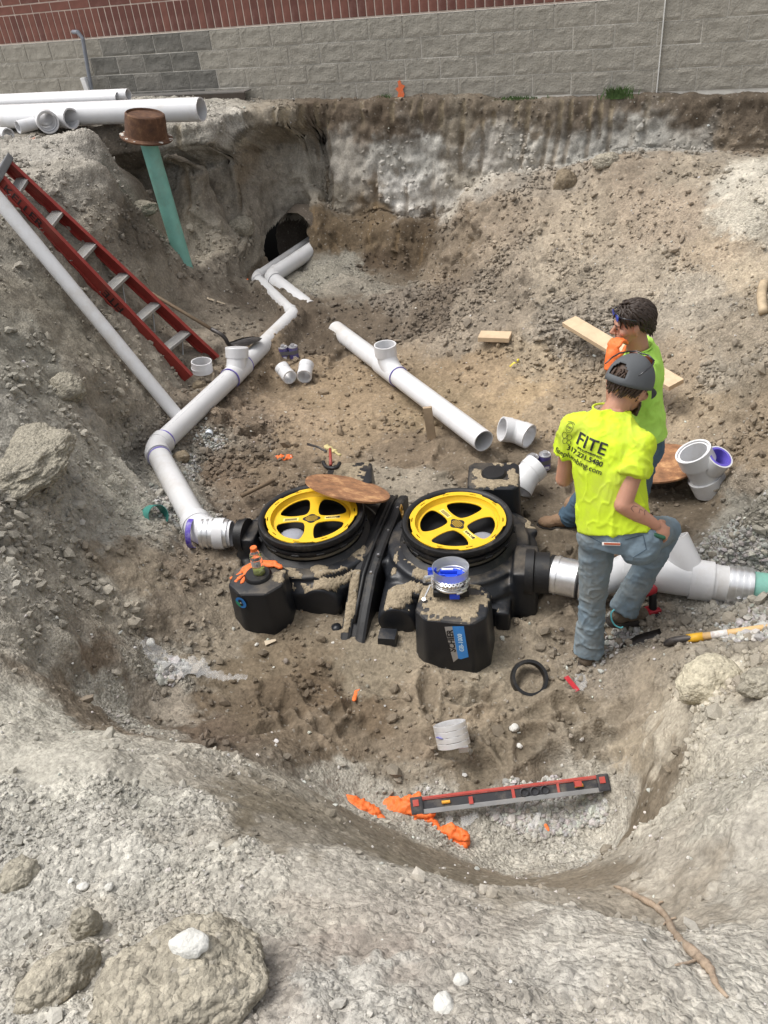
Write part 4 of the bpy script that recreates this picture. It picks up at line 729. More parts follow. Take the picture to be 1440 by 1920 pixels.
# sand shovelled on to the tank: raised drifts resting on the plastic
M_SAND = soil_material('loose_sand', False, tuple(lin((150, 137, 116))*.95), .5)
def drift(pts, zs, seed, label):
    """pts: (x, y, rx, ry, h) mounds in tank space, laid over the shell"""
    from mathutils.bvhtree import BVHTree
    xs = [p[0] for p in pts]; ys = [p[1] for p in pts]; rm_ = max(max(p[2], p[3]) for p in pts)
    gx0, gx1, gy0, gy1 = min(xs)-rm_*1.6, max(xs)+rm_*1.6, min(ys)-rm_*1.6, max(ys)+rm_*1.6; st_ = .009
    X, Y = np.meshgrid(np.arange(gx0, gx1, st_), np.arange(gy0, gy1, st_)); P = np.c_[X.ravel(), Y.ravel(), np.zeros(X.size)]
    h = np.zeros(len(P))
    for x, y, rx, ry, hh in pts: h = np.maximum(h, hh*(1.25-((P[:, 0]-x)/rx)**2-((P[:, 1]-y)/ry)**2))
    h = h+(fbm(P+seed, .08, 4, 3))*.016; h += fbm(P+seed, .02, 2, 5)*.003
    z = np.full(len(P), np.nan)
    for i in range(len(P)):
        if h[i] > .0005:
            r = TANKBVH.ray_cast(Vector((P[i, 0], P[i, 1], -1.3)), Vector((0, 0, -1)), .75)
            if r[0] is not None: z[i] = r[0].z
    ok = ~np.isnan(z)&(h > .0005); P[:, 2] = np.where(ok, z, 0)+np.minimum(h*.6, .024); ny, nx = X.shape; A = np.arange(len(P)).reshape(ny, nx)
    q = np.stack([A[:-1, :-1], A[:-1, 1:], A[1:, 1:], A[1:, :-1]], -1).reshape(-1, 4); zz = P[:, 2][q]; q = q[ok[q].all(1)&((zz.max(1)-zz.min(1)) < .014)&~((P[:, 0][q[:, 0]] > -.10)&(P[:, 0][q[:, 0]] < .09))]
    if not len(q): return
    W_ = np.c_[P, np.ones(len(P))]@np.array(GM).T; me = np_mesh('sand_drift', W_[:, :3], q); bm = bmesh.new(); bm.from_mesh(me)
    bmesh.ops.delete(bm, geom=[v for v in bm.verts if not v.link_faces], context='VERTS')
    be = [e for e in bm.edges if e.is_boundary]; r = bmesh.ops.extrude_edge_only(bm, edges=be)
    for v in [g for g in r['geom'] if isinstance(g, bmesh.types.BMVert)]: v.co.z -= .012
    bm.to_mesh(me); bm.free(); o = link('sand_drift', me, M_SAND, smooth=True); tag(o, label, 'sand', kind='stuff')
_vs = []; _fs = []
for o in [tank]+list(tank.children_recursive if hasattr(tank, 'children_recursive') else []): pass
for o in bpy.data.objects:
    p = o
    while p is not None and p != tank: p = p.parent
    if p is None or o.type != 'MESH' or not (o.name.startswith('shell') or o.name.startswith('anchor_block') or o.name.startswith('seam')): continue
    m = GM.inverted() @ world_of(o); b = len(_vs); _vs += [m @ v.co for v in o.data.vertices]; _fs += [[b+i for i in f.vertices] for f in o.data.polygons]
TANKBVH = BVHTree.FromPolygons(_vs, _fs)
drift([(-.20, -.42, .16, .07, .03), (-.26, -.48, .08, .05, .03), (-.13, -.36, .10, .05, .03), (-.35, -.36, .06, .04, .02)], 0, 1.1, 'loose tan sand drift spilled over the left front bay of the black tank')
drift([(.20, -.44, .14, .07, .03), (.17, -.55, .05, .06, .03), (.30, -.38, .08, .05, .02)], 0, 2.7, 'loose tan sand drift spilled over the right front bay beside the blue cup')
drift([(.52, -.66, .15, .12, .012)], 0, 4.1, 'sand spread on top of the front right anchor block under the cup')
drift([(.66, .43, .15, .05, .012), (.77, .52, .04, .1, .01), (.55, .55, .04, .07, .01)], 0, 5.9, 'sand spread round the knob of the back right anchor block')
drift([(-.40, .62, .10, .08, .02)], 0, 8.8, 'sand heap covering the back left anchor block behind the rusty lid')
# ================================================================== PIPES
M_PVC = mat('white_pvc', (.63, .63, .635), .32, dirt=tuple(lin((165, 152, 132))), damt=.42, dscale=5., var=.03, spec=.5)
M_PVCC = mat('clean_white_pvc', (.66, .66, .67), .28, dirt=tuple(lin((175, 165, 148))), damt=.26, dscale=9., var=.02)
M_PURP = mat('purple_primer', (.10, .06, .42), .5, dirt=(.6, .6, .65), damt=.55, dscale=40.)
M_PURP2 = mat('purple_socket', (.13, .10, .50), .4, dirt=(.5, .5, .6), damt=.2, dscale=40.)
M_TEAL = mat('green_sewer_pipe', (.20, .45, .38), .5, dirt=tuple(lin((130, 120, 100))), damt=.4, dscale=7., var=.12)
M_SHINY = mat('stainless_steel', (.78, .78, .78), .32, .85, dirt=(.3, .28, .25), damt=.15, dscale=20.)
def pipe(name, parent, a, b, r, m, th=.007, seg=32):
    a = Vector(a); b = Vector(b); bm = bmesh.new(); L = (b-a).length; lathe(bm, [(r-th, 0), (r, 0), (r, L), (r-th, L), (r-th, 0)], frame(a, b-a), seg); o = bm_link(name, bm, m, parent); return smooth_by_angle(o, 40)
def band(name, parent, c, ax, r, w, m, th=.005, seg=32): c = Vector(c); ax = Vector(ax).normalized(); return pipe(name, parent, c-ax*w/2, c+ax*w/2, r, m, th, seg)
def sweep(name, parent, pts, r, m, seg=28, th=.0, sub=6):
    pts = [Vector(p) for p in pts]; P = []
    for i in range(1, len(pts)-1):
        a = pts[i-1] if i == 1 else (pts[i-1]+pts[i])/2; c = pts[i+1] if i == len(pts)-2 else (pts[i]+pts[i+1])/2
        for k in range(sub+(i == len(pts)-2)): t = k/sub; P.append(a*(1-t)**2+pts[i]*2*t*(1-t)+c*t*t)
    bm = bmesh.new(); path_tube(bm, P, r, seg, cap=False)
    if th: path_tube(bm, P[::-1], r-th, seg, cap=False)
    return bm_link(name, bm, m, parent, smooth=True)
def elbow(parent, p, da, db, r, m, arm=.11, name='elbow', soc=1.0):
    """elbow at p joining directions da and db (pointing away from p), with a hub on each end"""
    p = Vector(p); da = Vector(da).normalized(); db = Vector(db).normalized(); R = r*1.10
    e = sweep(name, parent, [p+da*arm, p, p+db*arm], R, m, th=.008)
    for d in (da, db): band('hub', e if parent is not None and parent.parent is None else parent, p+d*(arm*.96), d, R*1.045, r*.75*soc, m, .012)
    return e
def print_line(parent, a, b, up, r, m=None):
    """faint line of maker's print along a pipe"""
    a = Vector(a); b = Vector(b); d = (b-a).normalized(); up = Vector(up); up = (up-d*up.dot(d)).normalized(); s = d.cross(up); bm = bmesh.new(); n = int((b-a).length/.014); rnd = random.Random(3)
    for i in range(n):
        if rnd.random() < .35: continue
        c = a+d*(i*.014); box(bm, .008, .0035, .0006, Matrix.Translation(c+up*(r-.0001)) @ Matrix((d, s*-1 if False else up.cross(d), up)).transposed().to_4x4())
    tag(bm_link('pipe_print', bm, m or mat('grey_print', (.38, .38, .42), .6) if 'grey_print' not in bpy.data.materials else bpy.data.materials['grey_print'], parent), kind='stuff')
r6 = .084
# ---- left drain line from the tunnel to the tank inlet
dl = thing('drain_line', 'long white drain line zigzagging from the tunnel with a capped cleanout to the tank inlet', 'pipe', PZ(290, 842, -1.55))
tin = GM @ Vector((-1.0, -.13, -1.50))
k0 = Vector(PZ(568, 462, -1.50)); kd = Vector(PZ(480, 521, -1.515)); k1 = kd; k2 = Vector(PZ(552, 590, -1.545)); k3 = Vector(PZ(441, 700, -1.53)); k4 = Vector(PZ(291, 842, -1.50)); k5 = Vector(PZ(378, 1000, -1.49)); k6 = tin
def nrm(a, b): return (Vector(b)-Vector(a)).normalized()
far_ = k1+(k0-k1)*1.7
pipe('pipe', dl, k1+nrm(k1, k0)*.06, far_, .062, M_PVC); elbow(dl, k1, nrm(k1, k0), nrm(k1, k2), .062, M_PVC, .08)
pipe('pipe', dl, k1+nrm(k1, k2)*.06, k2-nrm(k1, k2)*.06, .062, M_PVC); elbow(dl, k2, nrm(k2, k1), nrm(k2, k3), .064, M_PVC, .08)
pipe('pipe', dl, k2+nrm(k2, k3)*.06, k3, .078, M_PVC); pipe('pipe', dl, k3, k4-nrm(k3, k4)*.1, r6, M_PVC); elbow(dl, k4, nrm(k4, k3), nrm(k4, k5), r6, M_PVC, .10)
pipe('pipe', dl, k4+nrm(k4, k5)*.1, k5-nrm(k4, k5)*.1, r6, M_PVC); elbow(dl, k5, nrm(k5, k4), nrm(k5, k6), r6*1.06, M_PVCC, .13)
pipe('pipe', dl, k5+nrm(k5, k6)*.1, k6+nrm(k5, k6)*.02, r6, M_PVCC)
d56 = nrm(k5, k6); L56 = (k6-k5).length
band('primer_ring', dl, k6-d56*.245, d56, r6+.012, .035, M_PURP, .004)
cp_ = band('rubber_coupling', dl, k6-d56*.09, d56, r6+.010, .18, M_SHINY, .008)
for k in range(5): band('clamp_band', cp_, k6-d56*(.165-.034*k), d56, r6+.0165, .014, M_SHINY, .006)
for p, d in ((k4, nrm(k4, k3)), (k4, nrm(k4, k5))): band('primer_ring', dl, p+d*.145, d, r6+.0035, .012, M_PURP, .003)
print_line(dl, k3+nrm(k3, k4)*.2, k4-nrm(k3, k4)*.2, (.1, -.25, 1), r6)
# cleanout tee with its cap
td = nrm(k3, k2); tp = k3+td*.05
pipe('tee', dl, tp-td*.15, tp+td*.13, r6*1.12, M_PVCC, .01); band('primer_ring', dl, tp-td*.155, td, r6*1.13, .012, M_PURP); band('primer_ring', dl, tp+td*.14, td, r6*1.10, .012, M_PURP)
up = (Vector((0, 0, 1))-td*td.z+td*.35).normalized(); tt = sweep('tee_branch', dl, [tp-td*.05, tp+up*.10, tp+up*.17+Vector((0, 0, .02))], r6*1.05, M_PVCC)
bm = bmesh.new(); lathe(bm, [(r6*1.22, 0), (r6*1.24, .085), (r6*1.18, .092), (.001, .094)], frame(tp+up*.12, up), 36); smooth_by_angle(bm_link('cap', bm, M_PVCC, dl), 35)
# ---- bigger buried pipe from the tunnel
bp_ = thing('buried_pipe', 'thick white pipe elbow from the tunnel sinking into the brown soil', 'pipe', PZ(505, 518, -1.5))
b0 = Vector(PZ(582, 470, -1.42)); b1 = Vector(PZ(507, 520, -1.485)); b2 = Vector(PZ(582, 578, -1.585))
pipe('pipe', bp_, b1+nrm(b1, b0)*.08, b1+(b0-b1)*1.7, .088, M_PVC); elbow(bp_, b1, nrm(b1, b0), nrm(b1, b2), .084, M_PVC, .10); pipe('pipe', bp_, b1+nrm(b1, b2)*.08, b1+nrm(b1, b2)*.95, .084, M_PVC)
# ---- middle loose pipe with open tee
mp = thing('loose_pipe', 'white open ended pipe with an upright tee lying across the middle of the pit', 'pipe', PZ(722, 690, -1.6))
m0 = Vector(PZ(634, 621, -1.60)); m1 = Vector(PZ(907, 827, -1.60)); md = nrm(m0, m1); mt = Vector(PZ(722, 693, -1.60))
mt = m0+md*(mt-m0).dot(md)
pipe('pipe', mp, m0-md*.05, mt-md*.06, r6, M_PVC); pipe('pipe', mp, mt+md*.1, m1, r6, M_PVCC); pipe('tee', mp, mt-md*.13, mt+md*.20, r6*1.12, M_PVCC, .01)
band('primer_ring', mp, mt+md*.20, md, r6*1.1, .012, M_PURP)
u0 = Vector((0, 0, 1)); sweep('tee_branch', mp, [mt+md*.17, mt+u0*.04, mt+u0*.17-md*.01], r6*1.05, M_PVCC); lip = Vector(mt+u0*.13-md*.01)
pipe('tee_hub', mp, lip, lip+u0*.10, r6*1.17, M_PVCC, .012, 40)
print_line(mp, mt+md*.3, m1-md*.1, (-.05, -.1, 1), r6)
# stake that props it
bm = bmesh.new(); box(bm, .07, .03, .30, frame(PZ(810, 826, -1.79), (-.06, .05, 1), (1, -.2, 0)), bev=.003)
M_WOOD = mat('grey_lumber', (.36, .27, .18), .8, var=.2, dirt=tuple(lin((120, 105, 85))), damt=.3, dscale=6, bump=.2)
M_PINE = mat('fresh_pine_lumber', (.58, .44, .29), .75, var=.14, dirt=tuple(lin((150, 125, 95))), damt=.25, dscale=7, bump=.2)
tag(bm_link('wooden_stake', bm, M_WOOD), 'short grey wooden stake driven into the sand beneath the middle pipe', 'stake')
# ---- pipe leaning on the left bank beside the ladder
l0 = Vector(PT(329, 776, 6.55)); l1 = Vector(PT(0, 378, 6.0)); ld = nrm(l0, l1)
o = pipe('leaning_pipe', None, l0-ld*.06, l0+ld*3.4, .055, M_PVC); tag(o, 'slim white pipe leaning down the left bank in front of the red ladder', 'pipe')
# ---- stock on the ground at upper left
s0 = Vector(PZ(378, 205, .27)); s1 = Vector(PZ(0, 218, .31)); sdir = nrm(s0, s1)
o = pipe('stock_pipe', None, s0, s0+sdir*3.9, .112, M_PVCC, .012, 40); tag(o, 'thickest white stock pipe lying on the rim, its open end above the green pipe', 'pipe', 'white stock pipes on the rim')
for (u, v, zz), lab in (((222, 184, .36), 'slim white stock pipe lying behind the thick one, the nearer of the pair'), ((226, 182, .38), 'slim white stock pipe against the block wall, farthest of the stock')):
    a = Vector(PZ(u, v, zz-.0)); 
    if lab.endswith('stock'): a = a+Vector(-WN)*.14
    o = pipe('stock_pipe', None, a, a+Vector(sdir)*3.2, .06, M_PVCC, .007); tag(o, lab, 'pipe', 'white stock pipes on the rim')
w1 = thing('wye_fitting', 'white double branch wye fitting with its wide mouth facing out on the rim', 'pipe fitting', PZ(60, 232, .2), 'white fittings on the rim')
qa = Vector(PZ(90, 229, .29)); qb = Vector(PZ(134, 222, .28)); qd = Vector(sdir); ca = Vector((.42, -.9, -.05)).normalized(); cb = Vector((.80, -.6, -.02)).normalized()
back = qb-cb*.12; pipe('body', w1, back, back+(Vector(PZ(-40, 226, .30))-back), .088, M_PVCC, .01); sweep('bend', w1, [back+qd*.06, back, qb-cb*.02], .088, M_PVCC); pipe('hub', w1, qb-cb*.09, qb, .103, M_PVCC, .016, 40); pipe('hub_bore', w1, qb-cb*.085, qb-cb*.02, .088, M_PVCC, .004, 36)
pipe('branch', w1, qa-ca*.24, qa-ca*.03, .090, M_PVCC, .010, 36); pipe('branch_hub', w1, qa-ca*.10, qa, .110, M_PVCC, .016, 40)
pipe('small_branch', w1, Vector(PZ(66, 231, .27)), Vector(PZ(30, 236, .27))+Vector((.05, -.10, 0)), .062, M_PVCC, .008)
o = pipe('pipe_coupling', None, PZ(-6, 230, .26), Vector(PZ(-6, 230, .26))+ca*.12, .085, M_PVCC, .012); tag(o, 'white coupling cut by the left picture edge above the small elbow', 'pipe fitting', 'white fittings on the rim')
w2 = thing('pipe_elbow', 'small white elbow fitting lying lowest at the left edge of the rim', 'pipe fitting', PZ(10, 254, .15), 'white fittings on the rim')
e0 = Vector(PZ(8, 250, .21)); elbow(w2, e0, (.6, -.7, -.05), (-1, .2, .05), .056, M_PVCC, .08)
# ---- cast iron frame over the green riser
gp = Vector(PT(278, 262, 7.75)); 
gb = Vector((gp.x+.03, gp.y+.0, -1.55)); o = pipe('riser_pipe', None, gb+Vector((.05, -.02, 0)), gp+Vector((-.01, 0, .08)), .082, M_TEAL); tag(o, 'long upright green sewer riser pipe standing in the left bank', 'pipe')
def rust(name, base=(.17, .075, .035), pale=.2):
    m, t, b = nodes(name); L = t.links.new; tc = N(t, 'ShaderNodeTexCoord'); n = N(t, 'ShaderNodeTexNoise', Scale=7., Detail=9., Roughness=.75); L(tc.outputs['Object'], n.inputs['Vector'])
    r = N(t, 'ShaderNodeValToRGB'); L(n.outputs[0], r.inputs[0]); e = r.color_ramp.elements; e[0].position = .32; e[0].color = (base[0]*.35, base[1]*.35, base[2]*.4, 1); e[1].position = .52; e[1].color = base+(1,)
    x = e.new(.64); x.color = (base[0]*1.7, base[1]*2.0, base[2]*2, 1); x = e.new(.74); x.color = (.36, .30, .23, 1); L(r.outputs[0], b.inputs['Base Color']); b.inputs['Roughness'].default_value = .85
    n2 = N(t, 'ShaderNodeTexNoise', Scale=90., Detail=4.); L(tc.outputs['Object'], n2.inputs['Vector']); bp = N(t, 'ShaderNodeBump', Strength=.4, Distance=.005); L(n2.outputs[0], bp.inputs['Height']); L(bp.outputs[0], b.inputs['Normal']); return m
M_RUST = rust('rusted_plate', (.27, .125, .055)); M_RUSTD = rust('dark_rusted_iron', (.10, .045, .022))
fr = thing('manhole_frame', 'rusty cast iron manhole frame tilted over the top of the green riser', 'manhole frame', gp)
FM = Matrix.Translation(Vector(PT(274, 246, 7.72))) @ Matrix.Rotation(.20, 4, 'Y') @ Matrix.Rotation(.08, 4, 'X')
bm = bmesh.new(); lathe(bm, [(.165, -.06), (.245, -.065), (.25, -.05), (.20, -.035), (.192, .10), (.185, .155), (.172, .165), (.165, .15), (.160, -.06)], FM, 44); ro = bm_link('ring', bm, M_RUSTD, fr); smooth_by_angle(ro, 40)
bm = bmesh.new(); lathe(bm, [(.001, .145), (.162, .145)], FM, 40); bm_link('lid', bm, M_RUSTD, fr)
me = bpy.data.meshes.new('x'); bm = bmesh.new()
for k in range(26):
    a = random.uniform(0, 6.28); box(bm, random.uniform(.02, .07), random.uniform(.012, .03), random.uniform(.008, .02), FM @ Matrix.Rotation(a, 4, 'Z') @ T(.222, 0, -.055) @ Matrix.Rotation(random.uniform(0, 3), 4, 'Z'), bev=.004, seg=1)
tag(bm_link('mortar_crumbs', bm, mat('stuck_mortar', (.5, .47, .42), .95), fr), kind='stuff')
# metal bar lying by the fittings
bm = bmesh.new(); a = Vector(PZ(84, 281, .14)); b = Vector(PZ(-30, 268, .22)); box(bm, .05, .03, (b-a).length, frame(a, b-a, (0, 0, 1)), bev=.003); tag(bm_link('metal_bar', bm, mat('dusty_alloy', (.4, .4, .4), .4, .5, dirt=(.45, .42, .37), damt=.4)), 'flat grey metal bar lying on the rim above the ladder', 'bar')
# ---- outlet assembly
ol = thing('outlet_line', 'white outlet pipe and wye clamped between the black tank and the green stub', 'pipe', PZ(1150, 1090, -1.7))
x0 = GM @ Vector((1.03, -.253, -1.60)); x1 = Vector(PZ(1092, 1088, -1.60)); x2 = Vector(PZ(1150, 1080, -1.59)); x3 = Vector(PZ(1175, 1068, -1.58)); x4 = Vector(PZ(1385, 1098, -1.60)); x5 = Vector(PZ(1425, 1103, -1.60))
d0 = nrm(x0, x1); pipe('pipe', ol, x0, x1, .084, M_PVC)
cpo = band('shielded_coupling', ol, x0+d0*.10, d0, .112, .16, M_SHINY, .01); band('rubber_lip', cpo, x0+d0*.195, d0, .115, .016, M_BLK); band('rubber_lip', cpo, x0+d0*.225, d0, .116, .014, M_BLK); band('rubber_lip', cpo, x0+d0*.02, d0, .116, .02, M_BLK)
band('clamp_band', cpo, x0+d0*.06, d0, .118, .014, M_SHINY); band('clamp_band', cpo, x0+d0*.21, d0, .119, .012, M_SHINY)
band('hub', ol, x1-d0*.06, d0, .098, .10, M_PVCC, .012)
sweep('bend', ol, [x1-d0*.05, x1+d0*.12, x3], .094, M_PVCC)
d3 = nrm(x3, x4); pipe('wye', ol, x3, x4-d3*.12, .104, M_PVCC, .012, 40); band('hub', ol, x3+d3*.03, d3, .117, .10, M_PVCC); band('hub', ol, x4-d3*.20, d3, .116, .12, M_PVCC, .012)
bt = Vector(PZ(1283, 1042, -1.50)); wa = x3+d3*((x4-x3).length*.60); wb = Vector(PZ(1262, 1010, -1.40)); pipe('branch', ol, wa, wb, .088, M_PVCC, .012, 36)
pipe('pipe', ol, x4-d3*.16, x4-d3*.02, .102, M_PVC)
cl2 = band('shielded_coupling', ol, x4-d3*.0, d3, .108, .13, M_SHINY, .01)
for k in range(4): band('clamp_band', cl2, x4+d3*(-.05+.033*k), d3, .114, .014, M_SHINY)
for k in range(4): bm = bmesh.new(); box(bm, .02, .012, .018, frame(x4+d3*(-.05+.033*k)+Vector((0, -.114, .0)), (0, -1, .1), d3), bev=.003); bm_link('clamp_screw', bm, M_SHINY, cl2)
sgm = [(-.13, .03), (-.09, .01), (-.1, -.015), (-.06, -.03)]
for u0_, v0_, du_, dv_ in ((1335, 1080, -12, 16), (1322, 1094, 14, 4), (1346, 1094, -4, 24), (1342, 1116, 10, -14)):
    a = Vector(PT(u0_, v0_, 4.985)); b = Vector(PT(u0_+du_, v0_+dv_, 4.985)); 
    def onp(p): t = (p-x3).dot(d3); c = x3+d3*t; return c+(p-c).normalized()*.117
    a, b = onp(a), onp(b); bm = bmesh.new(); path_tube(bm, [a, (a+b)/2, b], .0035, 6); bm_link('primer_drip', bm, M_PURP, ol)
o = pipe('green_stub', None, x4+d3*.02, x4+d3*.42, .092, M_TEAL); tag(o, 'short green pipe stub running into the soil at the right of the outlet', 'pipe')
o = pipe('green_offcut', None, PZ(284, 968, -1.44), Vector(PZ(284, 968, -1.44))+Vector((.12, -.10, .06)).normalized()*.09, .076, mat('teal_plastic', (.06, .26, .22), .4), .005); tag(o, 'short teal pipe offcut half buried beside the bent drain line', 'pipe offcut')
# ---- loose fittings
def loose_elbow(name, u, v, z, a, b, r, lab, cat='pipe fitting', grp=None, arm=.09):
    t = thing(name, lab, cat, PZ(u, v, z-.08), grp); p = Vector(PZ(u, v, z)); elbow(t, p, a, b, r, M_PVCC, arm, soc=1.1); return t
loose_elbow('pipe_elbow', 968, 808, -1.66, (-1, -.1, .35), (.75, -.8, -.1), .084, 'white elbow fitting lying just right of the open pipe end', arm=.09)
loose_elbow('pipe_elbow', 985, 893, -1.64, (-.55, -.65, -.55), (.8, .45, .35), .084, 'white elbow fitting leaning between the black tank corner and two solvent tins', arm=.085)
loose_elbow('pipe_elbow', 536, 700, -1.63, (-.35, .6, .35), (.45, -.9, -.1), .058, 'left one of two small white elbows lying side by side', grp='pair of small white elbows', arm=.065)
loose_elbow('pipe_elbow', 572, 696, -1.63, (.2, .8, .35), (-.1, -1, -.15), .060, 'right one of two small white elbows lying side by side', grp='pair of small white elbows', arm=.065)
o = thing('pipe_coupling', 'short white coupling lying at the foot of the ladder', 'pipe fitting', PZ(378, 690, -1.48)); cc = Vector(PZ(378, 688, -1.44)); pipe('sleeve', o, cc-Vector((0, 0, .045)), cc+Vector((.01, -.0, .055)), .092, M_PVCC, .01, 36); band('stop_ring', o, cc, (0, 0, 1), .094, .01, M_PVCC)
wy = thing('wye_fitting', 'large upright white wye fitting with purple primed branch mouth right of the workers', 'pipe fitting', PZ(1330, 915, -1.75))
wb_ = Vector(PZ(1332, 912, -1.70)); wt = Vector(PZ(1300, 848, -1.42)); wd_ = nrm(wb_, wt); wl = (wt-wb_).length
pipe('body', wy, wb_, wt, .102, M_PVCC, .012, 44); pipe('hub', wy, wb_-wd_*.02, wb_+wd_*.10, .118, M_PVCC, .016, 44); pipe('hub', wy, wt-wd_*.09, wt+wd_*.01, .118, M_PVCC, .014, 44)
bt = Vector(PZ(1349, 858, -1.43)); bs = wb_+wd_*.12; bdir = nrm(bs, bt); pipe('branch', wy, bs, bt, .074, M_PVCC, .01, 36); pipe('branch_hub', wy, bt-bdir*.10, bt+bdir*.01, .088, M_PVCC, .010, 40); pipe('primed_socket', wy, bt-bdir*.09, bt+bdir*.0105, .0778, M_PURP2, .016, 36)
# ================================================================== THE TWO WORKERS
def V3(*a): return Vector(a)
def limb(bm, p0, p1, r0, r1, seg=18, flat=(False, False), asp=1.0, side=None):
    p0 = Vector(p0); p1 = Vector(p1); d = (p1-p0); L = d.length; M = frame(p0, d, side); prof = []
    if not flat[0]: prof += [(.0005, -r0)]+[(r0*math.cos(a), r0*math.sin(a)) for a in (-1.2, -.8, -.4)]
    else: prof += [(.0005, 0)]
    prof += [(r0, 0), (r0*.5+r1*.5, L*.5), (r1, L)]
    if not flat[1]: prof += [(r1*math.cos(a), L+r1*math.sin(a)) for a in (.4, .8, 1.2)]+[(.0005, L+r1)]
    else: prof += [(.0005, L)]
    S_ = Matrix.Diagonal((1, asp, 1, 1)); lathe(bm, prof, M @ S_, seg)
def ell(bm, c, rx, ry, rz, M=None):
    t = bmesh.new(); bmesh.ops.create_uvsphere(t, u_segments=20, v_segments=14, radius=1); t.transform((M or Matrix.Identity(4)) @ Matrix.Translation(c) @ Matrix.Diagonal((rx, ry, rz, 1))); me = bpy.data.meshes.new('t'); t.to_mesh(me); t.free(); bm.from_mesh(me); bpy.data.meshes.remove(me)
def loft(bm, secs, right, n=28, sq=2.4):
    """secs: (centre, half width, half depth); elliptical slices stacked along the spine"""
    rings = []; right = Vector(right).normalized(); cs = [Vector(s[0]) for s in secs]
    for i, (c, w, d) in enumerate(secs):
        t = (cs[min(i+1, len(cs)-1)]-cs[max(i-1, 0)]).normalized(); x = (right-t*right.dot(t)).normalized(); y = t.cross(x); c = Vector(c)
        rings.append([c+x*w*math.copysign(abs(math.cos(a))**(2/sq), math.cos(a))+y*d*math.copysign(abs(math.sin(a))**(2/sq), math.sin(a)) for a in [2*math.pi*k/n for k in range(n)]])
    ring_mesh(bm, rings)
def spline(pts, k=5):
    pts = [np.array(p, float) for p in pts]; out = []
    for i in range(len(pts)-1):
        a = pts[max(i-1, 0)]; b = pts[i]; c = pts[i+1]; d = pts[min(i+2, len(pts)-1)]
        for j in range(k): t = j/k; out.append(.5*((2*b)+(-a+c)*t+(2*a-5*b+4*c-d)*t*t+(-a+3*b-3*c+d)*t**3))
    out.append(pts[-1]); return out
def fix_normals(me): bm = bmesh.new(); bm.from_mesh(me); bmesh.ops.recalc_face_normals(bm, faces=bm.faces[:]); bm.to_mesh(me); bm.free(); return me
M_SKIN = mat('skin', (.44, .225, .15), .5, dirt=(.42, .18, .12), damt=.35, dscale=9., var=.07, bump=.08, bscale=300., sss=.15)
M_HAIR = mat('dark_brown_hair', (.028, .017, .011), .55, var=.4, dscale=60.)
M_HAIR2 = mat('brown_hair', (.055, .032, .02), .6, var=.4, dscale=60.)
M_GLOVE = mat('orange_nitrile', (.80, .165, .035), .6, var=.08, dirt=(.45, .2, .1), damt=.15, dscale=20.)
M_BOOT = mat('suede_boot', (.11, .085, .062), .85, dirt=tuple(lin((130, 118, 100))), damt=.6, dscale=14., bump=.3); M_SOLE = mat('boot_sole', (.035, .03, .027), .8, dirt=tuple(lin((130, 118, 100))), damt=.5)
M_TAN = mat('tan_boot', (.24, .15, .09), .8, dirt=tuple(lin((130, 118, 100))), damt=.4, dscale=14.)
def cloth(name, col, dirt, damt, weave=900., var=.07):
    return mat(name, col, .9, dirt=dirt, damt=damt, dscale=6., var=var, bump=.12, bscale=weave, spec=.2)
M_TEE1 = cloth('neon_yellow_cotton', (.54, .70, .035), (.36, .34, .12), .5); M_TEE2 = cloth('neon_green_cotton', (.43, .72, .12), (.36, .5, .16), .3)
M_JEAN1 = cloth('dusty_denim', (.165, .22, .265), tuple(lin((140, 134, 118))), .55, 500., .22); M_JEAN2 = cloth('blue_denim', (.07, .115, .16), tuple(lin((130, 125, 110))), .35, 500., .25)
M_CAP = cloth('grey_cap_cloth', (.10, .105, .11), (.14, .14, .14), .2)
M_DARKG = mat('sunglasses', (.015, .015, .02), .15, spec=.8); M_LENS = mat('blue_lens', (.02, .04, .30), .08, spec=1.)
def wrinkle(me, amp, sc, k, stretch=(1, 1, 1.0), rid=True, mask=None):
    v = get_co(me); n = get_no(me); q = v*np.array(stretch); w = fbm(q+fbm(q, sc*1.5, 2, k+9)[:, None]*sc*.4, sc, 2, k); w = np.clip(1-np.abs(w)*4.5, 0, 1)**1.3*1.9-.5
    w2 = fbm(q[:, [1, 2, 0]], sc*2.2, 2, k+5); d = amp*(w*.7+w2*.8)
    if mask is not None: d = d*mask(v)
    set_co(me, v+n*d[:, None])
def head_mesh(bm, H, beard=0):
    """H: head space, origin between the ears, y forward, z up"""
    ell(bm, (0, -.018, .045), .074, .094, .082, H); ell(bm, (0, .005, .0), .068, .078, .075, H)
    ell(bm, (0, .035, -.045), .052, .052, .050, H); ell(bm, (0, .066, -.078), .024, .018, .016, H)      # jaw, chin
    ell(bm, (0, .072, .028), .048, .018, .014, H)                                                        # brow ridge
    limb(bm, H @ V3(0, .080, .018), H @ V3(0, .108, -.018), .0085, .0115); ell(bm, (.011, .096, -.022), .008, .010, .007, H); ell(bm, (-.011, .096, -.022), .008, .010, .007, H)
    ell(bm, (0, .083, -.044), .024, .010, .0065, H); ell(bm, (0, .081, -.056), .021, .010, .0065, H)   # lips
    for s in (-1, 1):
        ell(bm, (s*.045, .055, -.012), .022, .024, .022, H); ell(bm, (s*.031, .077, .010), .014, .010, .009, H)   # cheek, eyelid
        Me = H @ Matrix.Translation((s*.073, -.006, -.004)) @ Matrix.Rotation(s*-.35, 4, 'Z') @ Matrix.Rotation(-.15, 4, 'X')
        ell(bm, (0, 0, .004), .008, .018, .030, Me); ell(bm, (s*.006, -.008, .010), .006, .012, .020, Me); ell(bm, (0, .002, -.024), .007, .010, .011, Me)
